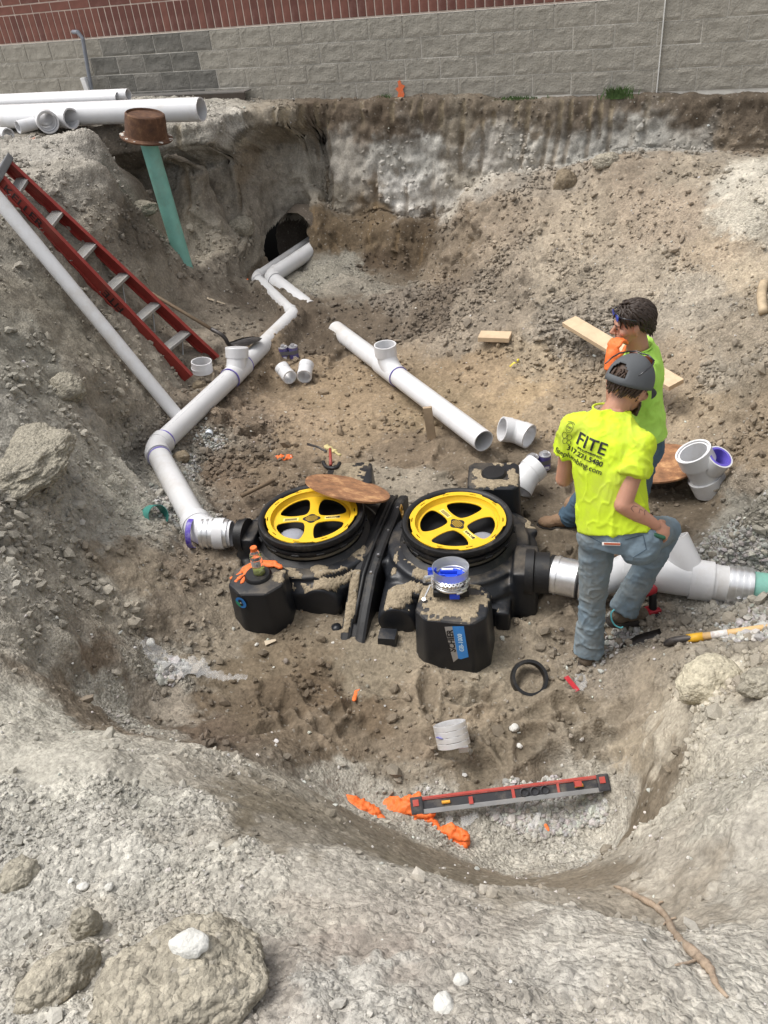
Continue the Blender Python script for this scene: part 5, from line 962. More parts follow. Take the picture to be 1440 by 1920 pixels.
def hand(bm, W, d, n, curl, s=1, r=.0092, spread=1.):
    """W wrist point, d direction of the hand, n back-of-hand normal, curl per joint in radians"""
    d = Vector(d).normalized(); n = Vector(n); n = (n-d*n.dot(d)).normalized(); x = d.cross(n)*s; W = Vector(W)
    c = W+d*.045; M = Matrix((x, n, d)).transposed().to_4x4(); M.translation = c; ell(bm, (0, 0, 0), .040, .017, .052, M)
    for i, (o, l) in enumerate(((-.030, .036), (-.010, .041), (.010, .039), (.029, .031))):
        p = W+d*.082+x*o*spread; a = .15; q = Matrix.Rotation(0, 3, 'X')
        for j, k in enumerate((1., .75, .6)):
            a += curl*(1.0, 1.1, .7)[j]; dd = d*math.cos(a)-n*math.sin(a)+x*(o*2.0)*(spread-.6); dd.normalize(); p1 = p+dd*l*k; limb(bm, p, p1, r*(1, .95, .88)[j], r*(.95, .88, .75)[j], 10); p = p1
    p = W+d*.025-x*.034; t1 = p+(d*.8-x*.55-n*.35).normalized()*.040; t2 = t1+(d*.75+x*.25*curl-n*.55).normalized()*.030; limb(bm, p, t1, .013, .011, 10); limb(bm, t1, t2, .011, .008, 10)
def boot(parent, A, fw, m, sole_m, h=.10, L=.29, tip=0., name='boot'):
    fw = Vector(fw).normalized(); z = Vector((0, 0, 1)); M = Matrix((fw.cross(z), fw, z)).transposed().to_4x4(); M.translation = Vector(A)
    M = M @ Matrix.Rotation(tip, 4, 'X'); bm = bmesh.new()
    limb(bm, M @ V3(0, -.01, .10), M @ V3(0, -.005, -.02), .055, .052); ell(bm, (0, -.02, -.035), .046, .06, .045, M); ell(bm, (0, .06, -.030), .046, .08, .048, M); ell(bm, (0, .145, -.045), .049, .068, .036, M)
    me = remesh(bm, .006, 5); v = get_co(me); Mi = np.array(M.inverted()); l = v@Mi[:3, :3].T+Mi[:3, 3]; l[:, 2] = np.maximum(l[:, 2], -.068); Mf = np.array(M); set_co(me, l@Mf[:3, :3].T+Mf[:3, 3]); wrinkle(me, .0025, .02, 3)
    o = link(name, me, m, parent); bm = bmesh.new()
    pts = [(.0, -.088), (.034, -.078), (.044, -.04), (.040, .03), (.051, .11), (.047, .17), (.028, .208), (0, .220)]; poly = pts+[(-x, y) for x, y in pts[-2:0:-1]]
    prism(bm, poly, .028, M @ T(0, 0, -.090), bev=.004); bm_link('sole', bm, sole_m, o); return o
def hair_clumps(name, H, parent, m, n, region, ln, droop, r0=.0075, seed=1, curl=.012):
    rnd = random.Random(seed); bm = bmesh.new()
    for _ in range(n):
        while True:
            th = rnd.uniform(0, 2*math.pi); ph = math.acos(rnd.uniform(-1, 1)); x, y, z = math.sin(ph)*math.cos(th), math.sin(ph)*math.sin(th), math.cos(ph)
            if region(x, y, z): break
        p = Vector((x*.076, -.018+y*.096, .045+z*.085)); nrm_ = Vector((x, y, z)).normalized(); back = Vector((rnd.uniform(-.5, .5), -.7, -droop)); d = (nrm_*.10+back-nrm_*back.dot(nrm_)).normalized(); pts = [p]; rr = [r0]; L = ln*rnd.uniform(.6, 1.3); k = 6
        ph0 = rnd.uniform(0, 6)
        for i in range(k):
            d = (d+Vector((0, -.05, -.22*droop))+Vector((math.sin(ph0+i*1.6), math.cos(ph0+i), 0))*.25).normalized(); p = p+d*L/k
            q = Vector((p.x/.081, (p.y+.018)/.101, (p.z-.045)/.092)); 
            if q.length < 1 or (q.length > 1.10 and q.z > -.55): q = q*((1.0 if q.length < 1 else 1.10)/q.length); p = Vector((q.x*.081, -.018+q.y*.101, .045+q.z*.092))
            pts.append(p.copy()); rr.append(r0*(1-.13*i))
        rr[-1] = .0015; path_tube(bm, [H @ a for a in pts], rr, 6)
    ell(bm, (0, -.022, .048), .0775, .094, .083, H) if n > 150 else None
    return tag(bm_link(name, bm, m, parent, smooth=True), kind='stuff')
def head_frame(c, fwd, up=(0, 0, 1)):
    y = Vector(fwd).normalized(); z = Vector(up); z = (z-y*z.dot(y)).normalized(); x = y.cross(z); M = Matrix((x, y, z)).transposed().to_4x4(); M.translation = Vector(c); return M
def lay(me, M, bvh, dirv, off=.004):
    """print a flat design on to cloth"""
    b_ = bmesh.new(); b_.from_mesh(me); bmesh.ops.triangulate(b_, faces=b_.faces[:])
    for _ in range(3):
        le_ = [e for e in b_.edges if e.calc_length() > .006]
        if le_: bmesh.ops.subdivide_edges(b_, edges=le_, cuts=1); bmesh.ops.triangulate(b_, faces=b_.faces[:])
    b_.to_mesh(me); b_.free(); v = get_co(me); out = []
    for c in v:
        p = M @ Vector(c); h = bvh.ray_cast(p-dirv*.3, dirv, 1.); out.append((h[0]-dirv*off) if h[0] is not None else p)
    v2 = np.array([p[:] for p in out]); set_co(me, v2); return me
# ---------------------------------------------------------------- front worker
f = V3(.6, .8, 0).normalized(); r = V3(.8, -.6, 0)
w1 = thing('person', 'worker with back turned in printed neon yellow shirt and grey cap, one boot raised', 'person', (1.13, 3.12, -1.86))
pel = V3(1.125, 3.09, -.93); nk = V3(1.125, 3.315, -.40); hc = V3(1.225, 3.35, -.305); che = V3(1.10, 3.20, -.64)
lh = V3(1.06, 3.14, -.97); lk = V3(1.055, 3.13, -1.38); la = V3(1.045, 3.09, -1.76); rh = V3(1.24, 3.02, -.97); rk = V3(1.50, 3.33, -1.18); ra = V3(1.27, 3.22, -1.60)
ls = V3(.965, 3.34, -.475); le = V3(.935, 3.36, -.79); lw = V3(1.03, 3.56, -.88); rs = V3(1.225, 3.13, -.495); re = V3(*PT(1168, 946, 3.78)); rw = V3(*PT(1228, 985, 3.84))
H1 = head_frame(hc, (.74, .50, -.50)) @ Matrix.Scale(1.1, 4)
bm = bmesh.new(); head_mesh(bm, H1); limb(bm, nk-V3(0, 0, .05), hc+V3(-.01, -.01, -.01), .062, .055)
loft(bm, [(pel, .15, .10), (che*.5+pel*.5, .135, .095), (che, .15, .10), (nk*.5+che*.5+V3(0, 0, .03), .16, .09), (nk, .07, .06)], r)
for a, b, c, d_ in ((ls, le, lw, 0), (rs, re, rw, 1)): limb(bm, a, b, .052, .043); limb(bm, b, b*.55+c*.45, .044, .043); limb(bm, b*.55+c*.45, c, .042, .028)
for a, b, c in ((lh, lk, la), (rh, rk, ra)): limb(bm, a, b, .07, .05); limb(bm, b, c, .05, .035)
hand(bm, rw, (rw-re), (.2, -.5, .8), 1.0, 1); hand(bm, lw, (lw-le), (0, .3, 1), .5, -1)
me = remesh(bm, .0048, 3); link('body', me, M_SKIN, w1)
# shirt
bm = bmesh.new(); b = f*-1
loft(bm, spline_secs if False else [(pel+V3(0, 0, .00), .182, .135), (pel*.75+che*.25+V3(0, 0, .0), .172, .128), (che*.6+pel*.4, .168, .122), (che, .170, .125), (che*.5+nk*.5+b*.012, .175, .120), (che*.2+nk*.8+b*.012+V3(0, 0, -.01), .150, .098), (nk+V3(0, 0, .005), .090, .072)], r)
for s, e, sg in ((ls, le, -1), (rs, re, 1)):
    m_ = s*.52+e*.48; limb(bm, s*.8+nk*.2+V3(0, 0, .0), s, .065, .072); limb(bm, s, m_, .066, .082, flat=(False, True))
me = remesh(bm, .0068, 7, .5); wrinkle(me, .0085, .14, 21, (1, 1, .40)); wrinkle(me, .003, .05, 27, (1, 1, .5))
sh1 = link('shirt', me, M_TEE1, w1)
bm = bmesh.new(); ringp = []
for k in range(28): a = 2*math.pi*k/28; x = (r*math.cos(a)*.079+f*math.sin(a)*.066); ringp.append(nk+V3(0, 0, .012)+x+V3(0, 0, -.010)*math.sin(a)+f*.004)
path_tube(bm, ringp+[ringp[0]], .0055, 8); bm_link('collar', bm, M_TEE1, sh1, smooth=True)
bvh = BVHTree.FromPolygons([v.co for v in me.vertices], [list(p.vertices) for p in me.polygons])
vdir = V3(*ray(1120, 850)).normalized(); vdir = (vdir*.55+f*.6).normalized()
tu = (che-nk).normalized()*-1; tx = r*.97+V3(.0, .0, -.14); tx.normalize(); tz = tx.cross(tu).normalized(); tu = tz.cross(tx)
PM = Matrix((tx, tu, tz)).transposed().to_4x4(); PM.translation = che*.36+nk*.64+r*-.045-f*.13
for body, size, x, y, sx, bo in (('FITE', .082, .012, -.005, 1.05, .0011), ('PLUMBING', .020, .018, -.046, 1.35, 0), ('317.271.5480', .036, -.002, -.074, 1.0, .0008), ('fiteplumbing.com', .038, -.025, -.112, 1.0, .0003)):
    t = textmesh(body, size, sx, extr=0, bold=bo); link('lettering', lay(t, PM @ T(x, y, 0), bvh, vdir), M_INK, sh1)
def outline(pts, w=.0016, closed=True):
    n = len(pts); V_ = []; F_ = []
    for i in range(n):
        a = np.array(pts[(i-1) % n] if closed or i else pts[0]); c = np.array(pts[(i+1) % n] if closed or i < n-1 else pts[-1]); d = c-a; d = d/(np.linalg.norm(d)+1e-9); nn = np.array([-d[1], d[0]])*w
        V_ += [(*(np.array(pts[i])+nn), 0), (*(np.array(pts[i])-nn), 0)]
    for i in range(n if closed else n-1): j = (i+1) % n; F_.append((2*i, 2*i+1, 2*j+1, 2*j))
    return np_mesh('emblem', np.array(V_), np.array(F_), False)
def oval(cx, cy, rx, ry, n=22, a0=0, a1=6.2832): return [(cx+rx*math.cos(a0+(a1-a0)*i/n), cy+ry*math.sin(a0+(a1-a0)*i/n)) for i in range(n)]
for pts, cl in ((oval(-.115, .038, .017, .024), 1), (oval(-.121, .040, .004, .005), 1), (oval(-.110, .040, .004, .005), 1), (oval(-.115, .030, .008, .006, 12, 3.3, 6.1), 0), (oval(-.115, .058, .018, .009, 14, 0, 3.1), 0), (oval(-.128, -.006, .012, .016), 1), (oval(-.102, -.008, .012, .014), 1), (oval(-.118, -.034, .011, .014), 1), (oval(-.098, -.036, .010, .010), 1), (oval(.018, -.033, .075, .0005, 8), 1)):
    link('emblem', lay(outline(pts, .0011, bool(cl)), PM @ T(0, -.01, 0), bvh, vdir), M_INK, sh1)
# jeans
bm = bmesh.new(); loft(bm, [(pel+V3(0, 0, .06), .150, .108), (pel, .163, .122), (pel-V3(0, 0, .07), .160, .125)], r)
limb(bm, lh+V3(0, 0, .02), lk, .100, .074); limb(bm, lk, lk*.35+la*.65, .074, .072); limb(bm, lk*.35+la*.65, la-V3(0, 0, .028), .072, .082, flat=(False, True))
limb(bm, rh+V3(0, 0, .02), rk, .100, .074); ell(bm, tuple(rk+V3(-.02, -.02, .0)), .075, .075, .07); limb(bm, rk, rk*.4+ra*.6, .074, .074); limb(bm, rk*.4+ra*.6, ra+(ra-rk)*.06, .074, .080, flat=(False, True)); ell(bm, tuple(rh+b*.03-V3(0, 0, .02)), .10, .09, .10); ell(bm, tuple(lh+b*.03-V3(0, 0, .02)), .095, .09, .10)
me = remesh(bm, .0068, 6, .5); wrinkle(me, .0055, .10, 33, (1, 1, 1.5), mask=lambda v: np.interp(v[:, 2], [-1.75, -1.3, -1.0], [1.25, .8, .45])); wrinkle(me, .0018, .04, 37, (1, 1, 1.6))
j1 = link('jeans', me, M_JEAN1, w1)
jb = BVHTree.FromPolygons([v.co for v in me.vertices], [list(p.vertices) for p in me.polygons])
M_SEAM = mat('denim_seam', (.06, .09, .12), .9)
def seam_line(pts, parent, bvh, name='seam', w=.0022, m=None):
    P = [Vector(p) for p in pts]; Q = []
    for p in P:
        d = Vector(ray(*[float(q) for q in proj(np.array(p))[:2]])).normalized(); h = bvh.ray_cast(Vector(CAM), d, 20); Q.append(h[0]-d*.001 if h[0] is not None else p)
    Q = [q for q in Q if q is not None]; bm = bmesh.new(); path_tube(bm, Q, w, 6); bm_link(name, bm, m or M_SEAM, parent)
def pxl(us): 
    out = []
    for (u0, v0), (u1, v1) in zip(us[:-1], us[1:]):
        for k in range(5): out.append(PT(u0+(u1-u0)*k/5, v0+(v1-v0)*k/5, 4))
    return out
for us in (((1100, 985), (1104, 1005), (1135, 1022), (1172, 1018)), ((1172, 1012), (1206, 1003), (1212, 1030), (1180, 1050))): seam_line(pxl(us), j1, jb, 'pocket_seam')
# something red edged in the back pocket
hp = jb.ray_cast(Vector(CAM), Vector(ray(1146, 1020)).normalized(), 20)[0]
bm = bmesh.new(); dd_ = -Vector(ray(1146, 1020)).normalized(); box(bm, .085, .016, .03, frame(hp+dd_*.004, dd_, (1, -.25, 0)), bev=.003); wl_ = bm_link('wallet', bm, mat('white_card', (.6, .58, .55), .5), w1); bm = bmesh.new(); box(bm, .075, .010, .03, frame(hp+dd_*.008+V3(0.004, 0, 0), dd_, (1, -.25, 0)), bev=.002); bm_link('wallet_edge', bm, mat('dark_orange', (.3, .07, .03), .6), wl_)
boot(w1, la+V3(0, 0, -.02), f, M_BOOT, M_SOLE); bR = boot(w1, ra+V3(.0, .0, -.03), (.93, .32, 0), M_BOOT, M_SOLE, tip=-.28)
# turquoise lace trailing round the raised boot
p_ = [PT(u, v, 4.40) for u, v in ((1152, 1143), (1146, 1150), (1147, 1162), (1153, 1172), (1163, 1177), (1168, 1175))]; bm = bmesh.new(); path_tube(bm, spline(p_, 4), .0042, 8); bm_link('lace', bm, mat('turquoise_cord', (.15, .62, .68), .6), w1, smooth=True)
# cap
CM = H1 @ Matrix.Translation((0, -.018, .030)) @ Matrix.Rotation(.10, 4, 'X') @ Matrix.Scale(1.08, 4)
bm = bmesh.new(); rings = []; nA, nE = 56, 16
for e in range(nE+1):
    ph = (math.pi/2)*e/nE; row = []
    for a in range(nA):
        th = 2*math.pi*a/nA; k = 1+.012*abs(math.cos(3*th)); row.append(bm.verts.new(CM @ V3(math.cos(th)*math.cos(ph)*.087*k, math.sin(th)*math.cos(ph)*.108*k, -.012+math.sin(ph)**.9*.118)))
    rings.append(row)
for e in range(nE):
    for a in range(nA):
        th = 2*math.pi*(a+.5)/nA; dth = abs((th-1.5*math.pi+math.pi) % (2*math.pi)-math.pi); zz = (e+.5)/nE
        if dth < .44 and .14 < zz < .14+.30*math.sqrt(max(0, 1-(dth/.46)**2)): continue
        bm.faces.new((rings[e][a], rings[e][(a+1) % nA], rings[e+1][(a+1) % nA], rings[e+1][a]))
bmesh.ops.remove_doubles(bm, verts=bm.verts, dist=.0005); bmesh.ops.solidify(bm, geom=bm.faces[:], thickness=-.003); me = bpy.data.meshes.new('cap'); bm.to_mesh(me); bm.free(); cap = link('cap', me, M_CAP, w1, smooth=True)
bm = bmesh.new(); V_ = []
top = []; n = 16
for i in range(n+1):
    a = math.pi*(.14+.72*i/n); row = []
    for j in range(6): t = j/5; rr_ = 1+t*.72*math.sin(a)**.6; row.append((math.cos(a)*.086*(1+t*.04), math.sin(a)*.106*rr_, -.008-.030*abs(math.cos(a))**2*t-.016*t*t))
    top.append(row)
vt = [[bm.verts.new(CM @ V3(*p)) for p in row] for row in top]
for i in range(n):
    for j in range(5): bm.faces.new((vt[i][j], vt[i+1][j], vt[i+1][j+1], vt[i][j+1]))
bmesh.ops.solidify(bm, geom=bm.faces[:], thickness=.004); bm_link('brim', bm, M_CAP, cap, smooth=True)
bm = bmesh.new(); ell(bm, (0, 0, .107), .008, .008, .005, CM); bm_link('button', bm, M_CAP, cap)
for k in range(6):
    a = k*math.pi/3+math.pi/6; bm = bmesh.new(); path_tube(bm, [CM @ V3(math.cos(a)*math.cos(p)*.0885, math.sin(a)*math.cos(p)*.1095, -.012+math.sin(p)**.9*.120) for p in [.02+1.5*i/8 for i in range(9)]], .0012, 5); 
    if k not in (4,): bm_link('seam', bm, M_CAP, cap)
# sunglasses on the cap
def shades(Hm, z0, y0, m, lens, parent, w=.072, back=.10):
    bm = bmesh.new(); 
    for s in (-1, 1): path_tube(bm, [Hm @ V3(s*.066, y0, z0), Hm @ V3(s*.086, y0-.03, z0-.004), Hm @ V3(s*.090, y0-.07, z0-.012), Hm @ V3(s*.086, y0-back, z0-.026)], [.004, .004, .0035, .003], 8)
    path_tube(bm, [Hm @ V3(-.07, y0, z0), Hm @ V3(-.03, y0+.012, z0+.010), Hm @ V3(0, y0+.014, z0+.006), Hm @ V3(.03, y0+.012, z0+.010), Hm @ V3(.07, y0, z0)], .0035, 8)
    g = bm_link('sunglasses', bm, m, parent, smooth=True)
    for s in (-1, 1):
        bm = bmesh.new(); t = bmesh.new(); ell(t, (s*.036, y0+.010, z0-.012), .030, .005, .020, Hm @ Matrix.Identity(4)); me = bpy.data.meshes.new('t'); t.to_mesh(me); t.free(); bm.from_mesh(me); bm_link('lens', bm, lens, g, smooth=True)
    return g
shades(H1 @ Matrix.Translation((0, -.005, .0)) @ Matrix.Rotation(.45, 4, 'X'), .130, .055, M_DARKG, mat('amber_lens', (.12, .03, .01), .1, spec=1.), w1, back=.12)
# hair at the nape, beard along the jaw
hair_clumps('hair', H1, w1, M_HAIR2, 240, lambda x, y, z: z < .30 and z > -.62 and y < .35, .038, 1.0, .0065, 5)
bm = bmesh.new()
for _ in range(260):
    a = random.uniform(-1.35, 1.35); q = V3(math.sin(a)*.060, .018+math.cos(a)*.062, random.uniform(-.085, -.035)-.01*math.cos(a)); d = V3(math.sin(a)*.5, math.cos(a)*.5, -1).normalized(); path_tube(bm, [H1 @ q, H1 @ (q+d*.016)], [.004, .001], 5)
tag(bm_link('beard', bm, M_HAIR2, w1), kind='stuff')
# tattoo on the forearm
bodyme = [o for o in w1.children if o.name.startswith('body')][0].data
bb = BVHTree.FromPolygons([v.co for v in bodyme.vertices], [list(p.vertices) for p in bodyme.polygons])
M_TAT = mat('tattoo_ink', (.13, .075, .065), .6)
for us in (((1188, 960), (1183, 953), (1188, 948), (1197, 951)), ((1198, 962), (1200, 954), (1206, 958)), ((1209, 966), (1208, 958), (1213, 955))): seam_line(pxl(us), w1, bb, 'tattoo', .0012, M_TAT)
# green lighter shape in the fist
bm = bmesh.new(); limb(bm, rw+V3(-.01, -.035, -.03), rw+V3(.03, -.045, -.045), .011, .011); tag(bm_link('marker', bm, mat('dark_green', (.02, .09, .05), .4), smooth=True), 'small dark green marker held in the fist of the worker in the grey cap', 'marker')
# ---------------------------------------------------------------- far worker
f = V3(-.95, .30, 0).normalized(); r = V3(.30, .95, 0).normalized()     # r points to his own right, away from us
w2 = thing('person', 'bareheaded worker facing left in plain neon green shirt, orange gloved hand at his chin', 'person', (1.45, 3.9, -1.8))
pel = V3(1.52, 3.86, -.93); che = V3(1.50, 3.95, -.62); nk = V3(1.475, 3.93, -.395); hc = V3(1.415, 3.915, -.245)
lh = V3(1.49, 3.78, -.97); rh = V3(1.55, 3.95, -.97); lk = V3(1.50, 3.84, -1.38); la = V3(1.52, 3.86, -1.74); rk = V3(1.36, 4.09, -1.36); ra = V3(1.235, 4.245, -1.72)
ls = V3(1.445, 3.755, -.475); rs = V3(1.55, 4.10, -.475); le = V3(*PT(1152, 768, 4.28)); lw = V3(*PT(1147, 676, 4.20)); re = V3(1.52, 4.17, -.78); rw = V3(1.45, 4.15, -1.0)
H2 = head_frame(hc, (-.97, .06, -.12), (-.12, 0, 1))
bm = bmesh.new(); head_mesh(bm, H2); limb(bm, nk-V3(0, 0, .05), hc+V3(.015, 0, -.02), .062, .056)
loft(bm, [(pel, .15, .10), (che*.5+pel*.5, .14, .095), (che, .15, .10), (nk*.5+che*.5+V3(0, 0, .02), .16, .09), (nk, .07, .06)], r)
for a, b_, c in ((ls, le, lw), (rs, re, rw)): limb(bm, a, b_, .052, .043); limb(bm, b_, c, .043, .030)
for a, b_, c in ((lh, lk, la), (rh, rk, ra)): limb(bm, a, b_, .07, .05); limb(bm, b_, c, .05, .035)
hand(bm, rw, (rw-re), (0, 0, 1), .7, 1)
me = remesh(bm, .0048, 3); link('body', me, M_SKIN, w2)
bm = bmesh.new(); gd = V3(.10, .16, .9).normalized(); hand(bm, lw, gd, (-.75, -.55, .1), .75, -1, r=.0108); limb(bm, lw-(lw-le).normalized()*.045, lw+gd*.03, .043, .036, flat=(True, False))
me = remesh(bm, .0042, 2); wrinkle(me, .0012, .012, 3); link('glove', me, M_GLOVE, w2)
b = f*-1; bm = bmesh.new()
loft(bm, [(pel+V3(0, 0, .01), .180, .132), (pel*.7+che*.3, .172, .125), (che*.6+pel*.4, .170, .122), (che, .182, .125), (che*.5+nk*.5+b*.01, .192, .120), (che*.2+nk*.8+b*.01, .168, .098), (nk+V3(0, 0, .005), .088, .072)], r)
for s, e in ((ls, le), (rs, re)): limb(bm, s*.8+nk*.2, s, .066, .072); limb(bm, s, s*.38+e*.62, .072, .086, flat=(False, True))
me = remesh(bm, .0068, 7, .5); wrinkle(me, .0075, .13, 61, (1, 1, .5)); wrinkle(me, .003, .04, 67, (1, 1, .7)); sh2 = link('shirt', me, M_TEE2, w2)
bm = bmesh.new(); ringp = []
for k in range(28): a = 2*math.pi*k/28; x = (r*math.cos(a)*.077+f*math.sin(a)*.070); ringp.append(nk+V3(0, 0, .010)+x+V3(0, 0, -.014)*math.sin(a)+f*.008)
path_tube(bm, ringp+[ringp[0]], .0055, 8); bm_link('collar', bm, M_TEE2, sh2, smooth=True)
bm = bmesh.new(); loft(bm, [(pel+V3(0, 0, .05), .145, .108), (pel, .158, .120), (pel-V3(0, 0, .08), .155, .122)], r)
limb(bm, lh+V3(0, 0, .02), lk, .098, .074); limb(bm, lk, la-V3(0, 0, .03), .074, .078, flat=(False, True)); limb(bm, rh+V3(0, 0, .02), rk, .098, .074); limb(bm, rk, ra-(rk-ra).normalized()*.03, .074, .076, flat=(False, True))
me = remesh(bm, .0068, 6, .5); wrinkle(me, .0055, .10, 73, (1, 1, 1.5)); j2 = link('jeans', me, M_JEAN2, w2)
jb = BVHTree.FromPolygons([v.co for v in me.vertices], [list(p.vertices) for p in me.polygons]); seam_line(pxl(((1205, 800), (1220, 812), (1238, 806))), j2, jb, 'pocket_seam'); seam_line(pxl(((1228, 826), (1236, 832))), j2, jb, 'red_tab', .004, mat('red_tab', (.4, .03, .02), .6))
boot(w2, la+V3(0, 0, -.0), f, M_TAN, M_SOLE); boot(w2, ra+V3(0, 0, -.0), (-.97, .2, 0), M_TAN, M_SOLE)
hair_clumps('hair', H2, w2, M_HAIR, 640, lambda x, y, z: (z > .30 and y < .80) or (y < .0 and z > -.30) or (y < -.35 and z > -.80), .06, .8, .0080, 9)
shades(H2 @ Matrix.Rotation(.12, 4, 'X'), .075, .082, M_DARKG, M_LENS, w2, back=.09)
for s in (-1, 1):
    bm = bmesh.new(); ell(bm, (s*.031, .0855, .008), .010, .004, .004, H2); bm_link('eye', bm, M_SHADE_EYE, w2); bm = bmesh.new(); ell(bm, (s*.031, .088, .026), .017, .004, .004, H2); bm_link('eyebrow', bm, M_HAIR, w2)
# ================================================================== LADDER, TOOLS, LITTER
M_RED = mat('red_fibreglass', (.26, .035, .028), .5, dirt=tuple(lin((130, 95, 80))), damt=.3, dscale=9., var=.12, bump=.08); M_ALU = mat('dusty_aluminium', (.42, .42, .41), .45, .55, dirt=tuple(lin((150, 140, 122))), damt=.5, dscale=9.)
ld_ = thing('step_ladder', 'red fibreglass step ladder with grey treads lying tilted down the left bank', 'ladder', PZ(375, 695, -1.3))
nb = V3(*PT(352, 711, 7.15)); ntp = V3(*PT(-4, 338, 6.35)); fb = V3(*PT(405, 672, 7.48)); ft = V3(*PT(14, 306, 6.62))
au = (ntp-nb).normalized(); aw = ((fb-nb).normalized()); an = aw.cross(au).normalized(); 
if an.dot(V3(*CAM)-nb) < 0: an = -an
def rail(a, b, out):
    d = (b-a).normalized(); w = out.normalized(); w = (w-d*w.dot(d)).normalized(); n = an; L = (b-a).length; M = Matrix((w, n, d)).transposed().to_4x4(); M.translation = a; bm = bmesh.new()
    poly = [(0, -.058), (.036, -.058), (.036, -.048), (.007, -.048), (.007, .048), (.036, .048), (.036, .058), (0, .058)]; poly = [(-x, y) for x, y in poly]
    prism(bm, poly, L, M); o = bm_link('rail', bm, M_RED, ld_); return o, M
ro1, RM = rail(nb, ntp, -aw); rail(fb, ft, aw)
bk = an*-.085
for a, b in ((nb+au*.1+bk, ntp+bk*.4), (fb+au*.1+bk, ft+bk*.4)):
    M = frame(a+(b-a).normalized()*0, b-a, an); bm = bmesh.new(); box(bm, .032, .022, (b-a).length, M, bev=.002); bm_link('rear_rail', bm, M_RED, ld_)
tn = (au*.80+an*.60).normalized()
for k in range(1, 9):
    t = k*.328/ (ntp-nb).length; a = nb.lerp(ntp, t); b = fb.lerp(ft, t); 
    if t > .98: break
    d = (b-a); M = Matrix(((d.normalized()), tn.cross(d.normalized()), tn)).transposed().to_4x4(); M.translation = (a+b)/2; bm = bmesh.new(); box(bm, d.length-.01, .108, .005, M); box(bm, d.length-.01, .004, .028, M @ T(0, .047, -.024)); box(bm, d.length-.01, .004, .028, M @ T(0, -.047, -.024))
    for q in range(-2, 3): box(bm, d.length-.012, .006, .002, M @ T(0, q*.015, .005))
    me = bpy.data.meshes.new('step'); bm.to_mesh(me); bm.free(); link('step', me, M_ALU, ld_)
    if k < 4:
        for s, e in ((a.lerp(b, .12)+bk*.3, a.lerp(b, .5)+bk-au*.18), (a.lerp(b, .88)+bk*.3, a.lerp(b, .5)+bk-au*.18)): bm = bmesh.new(); path_tube(bm, [s, e], .006, 8); bm_link('brace', bm, M_ALU, ld_)
Mt = Matrix(((ft-ntp).normalized(), an, au)).transposed().to_4x4(); Mt.translation = (ft+ntp)/2; bm = bmesh.new(); box(bm, (ft-ntp).length+.08, .15, .06, Mt @ T(0, 0, -.02), bev=.012); bm_link('top_cap', bm, mat('grey_cap_plastic', (.12, .125, .13), .6), ld_)
# stencilled names on the near rail, on its outer web facing the light
wv = -aw; wv = (wv-au*wv.dot(au)).normalized()
def stencil(body, t, size, flip):
    c = nb.lerp(ntp, t)+an*.0406-aw*0+wv*.014; c = nb.lerp(ntp, t)+wv*.0015
    x = au if flip else -au; y = an if not flip else -an; 
    z = x.cross(y); M = Matrix((x, y, z)).transposed().to_4x4(); M.translation = c+wv*.001
    if z.dot(wv) < 0: M = M @ Matrix.Rotation(math.pi, 4, 'X')
    link('lettering', textmesh(body, size, 1.2, extr=.0004, bold=.0012), mat('stencil_black', (.03, .02, .02), .7) if 'stencil_black' not in bpy.data.materials else bpy.data.materials['stencil_black'], ld_, M)
stencil('KELLER', .88, .10, False); stencil('FITE', .42, .10, True)
# ---- shovels
def shovel(name, lab, p0, p1, blade_c, bdir, bn, mh, mb, ferr=None, rad=.017):
    t = thing(name, lab, 'shovel', p1); p0 = Vector(p0); p1 = Vector(p1); bm = bmesh.new(); path_tube(bm, [p0, (p0+p1)/2, p1], [rad, rad, rad], 16); bm_link('handle', bm, mh, t, smooth=True)
    d = (p1-p0).normalized(); bc = Vector(blade_c); bd_ = Vector(bdir).normalized(); bn = Vector(bn); bn = (bn-bd_*bn.dot(bd_)).normalized(); bx = bd_.cross(bn)
    bm = bmesh.new(); path_tube(bm, spline([p1-d*.05, p1+d*.08, bc-bd_*.13+bn*.03, bc-bd_*.06], 5), .019, 14); bm_link('socket', bm, mb, t, smooth=True)
    bm = bmesh.new(); M = Matrix((bx, bd_, bn)).transposed().to_4x4(); M.translation = bc; out = [(-.10, -.13), (.10, -.13), (.105, 0), (.09, .09), (.045, .15), (0, .175), (-.045, .15), (-.09, .09), (-.105, 0)]; g = []
    for i in range(13):
        y = -.13+.305*i/12; w = np.interp(y, [-.13, 0, .09, .15, .175], [.10, .105, .09, .045, .006]); row = []
        for j in range(9): x = -w+2*w*j/8; row.append(bm.verts.new(M @ V3(x, y, 2.4*x*x+.25*max(0, y)**2)))
        g.append(row)
    for i in range(12):
        for j in range(8): bm.faces.new((g[i][j], g[i][j+1], g[i+1][j+1], g[i+1][j]))
    bmesh.ops.solidify(bm, geom=bm.faces[:], thickness=.003); bm_link('blade', bm, mb, t, smooth=True)
    if ferr: bm = bmesh.new(); path_tube(bm, [p1-d*.07, p1+d*.01], .023, 16); bm_link('ferrule', bm, ferr, t, smooth=True); 
    return t, p0, p1
M_OLD = mat('weathered_handle', (.17, .12, .075), .8, dirt=tuple(lin((120, 108, 90))), damt=.5); M_DKST = mat('dark_shovel_steel', (.07, .065, .065), .45, .6, dirt=(.2, .17, .14), damt=.4)
M_ASH = mat('ash_handle', (.60, .40, .19), .5, var=.12, dirt=(.4, .3, .2), damt=.2); M_FER = mat('yellow_ferrule', (.75, .42, .03), .45)
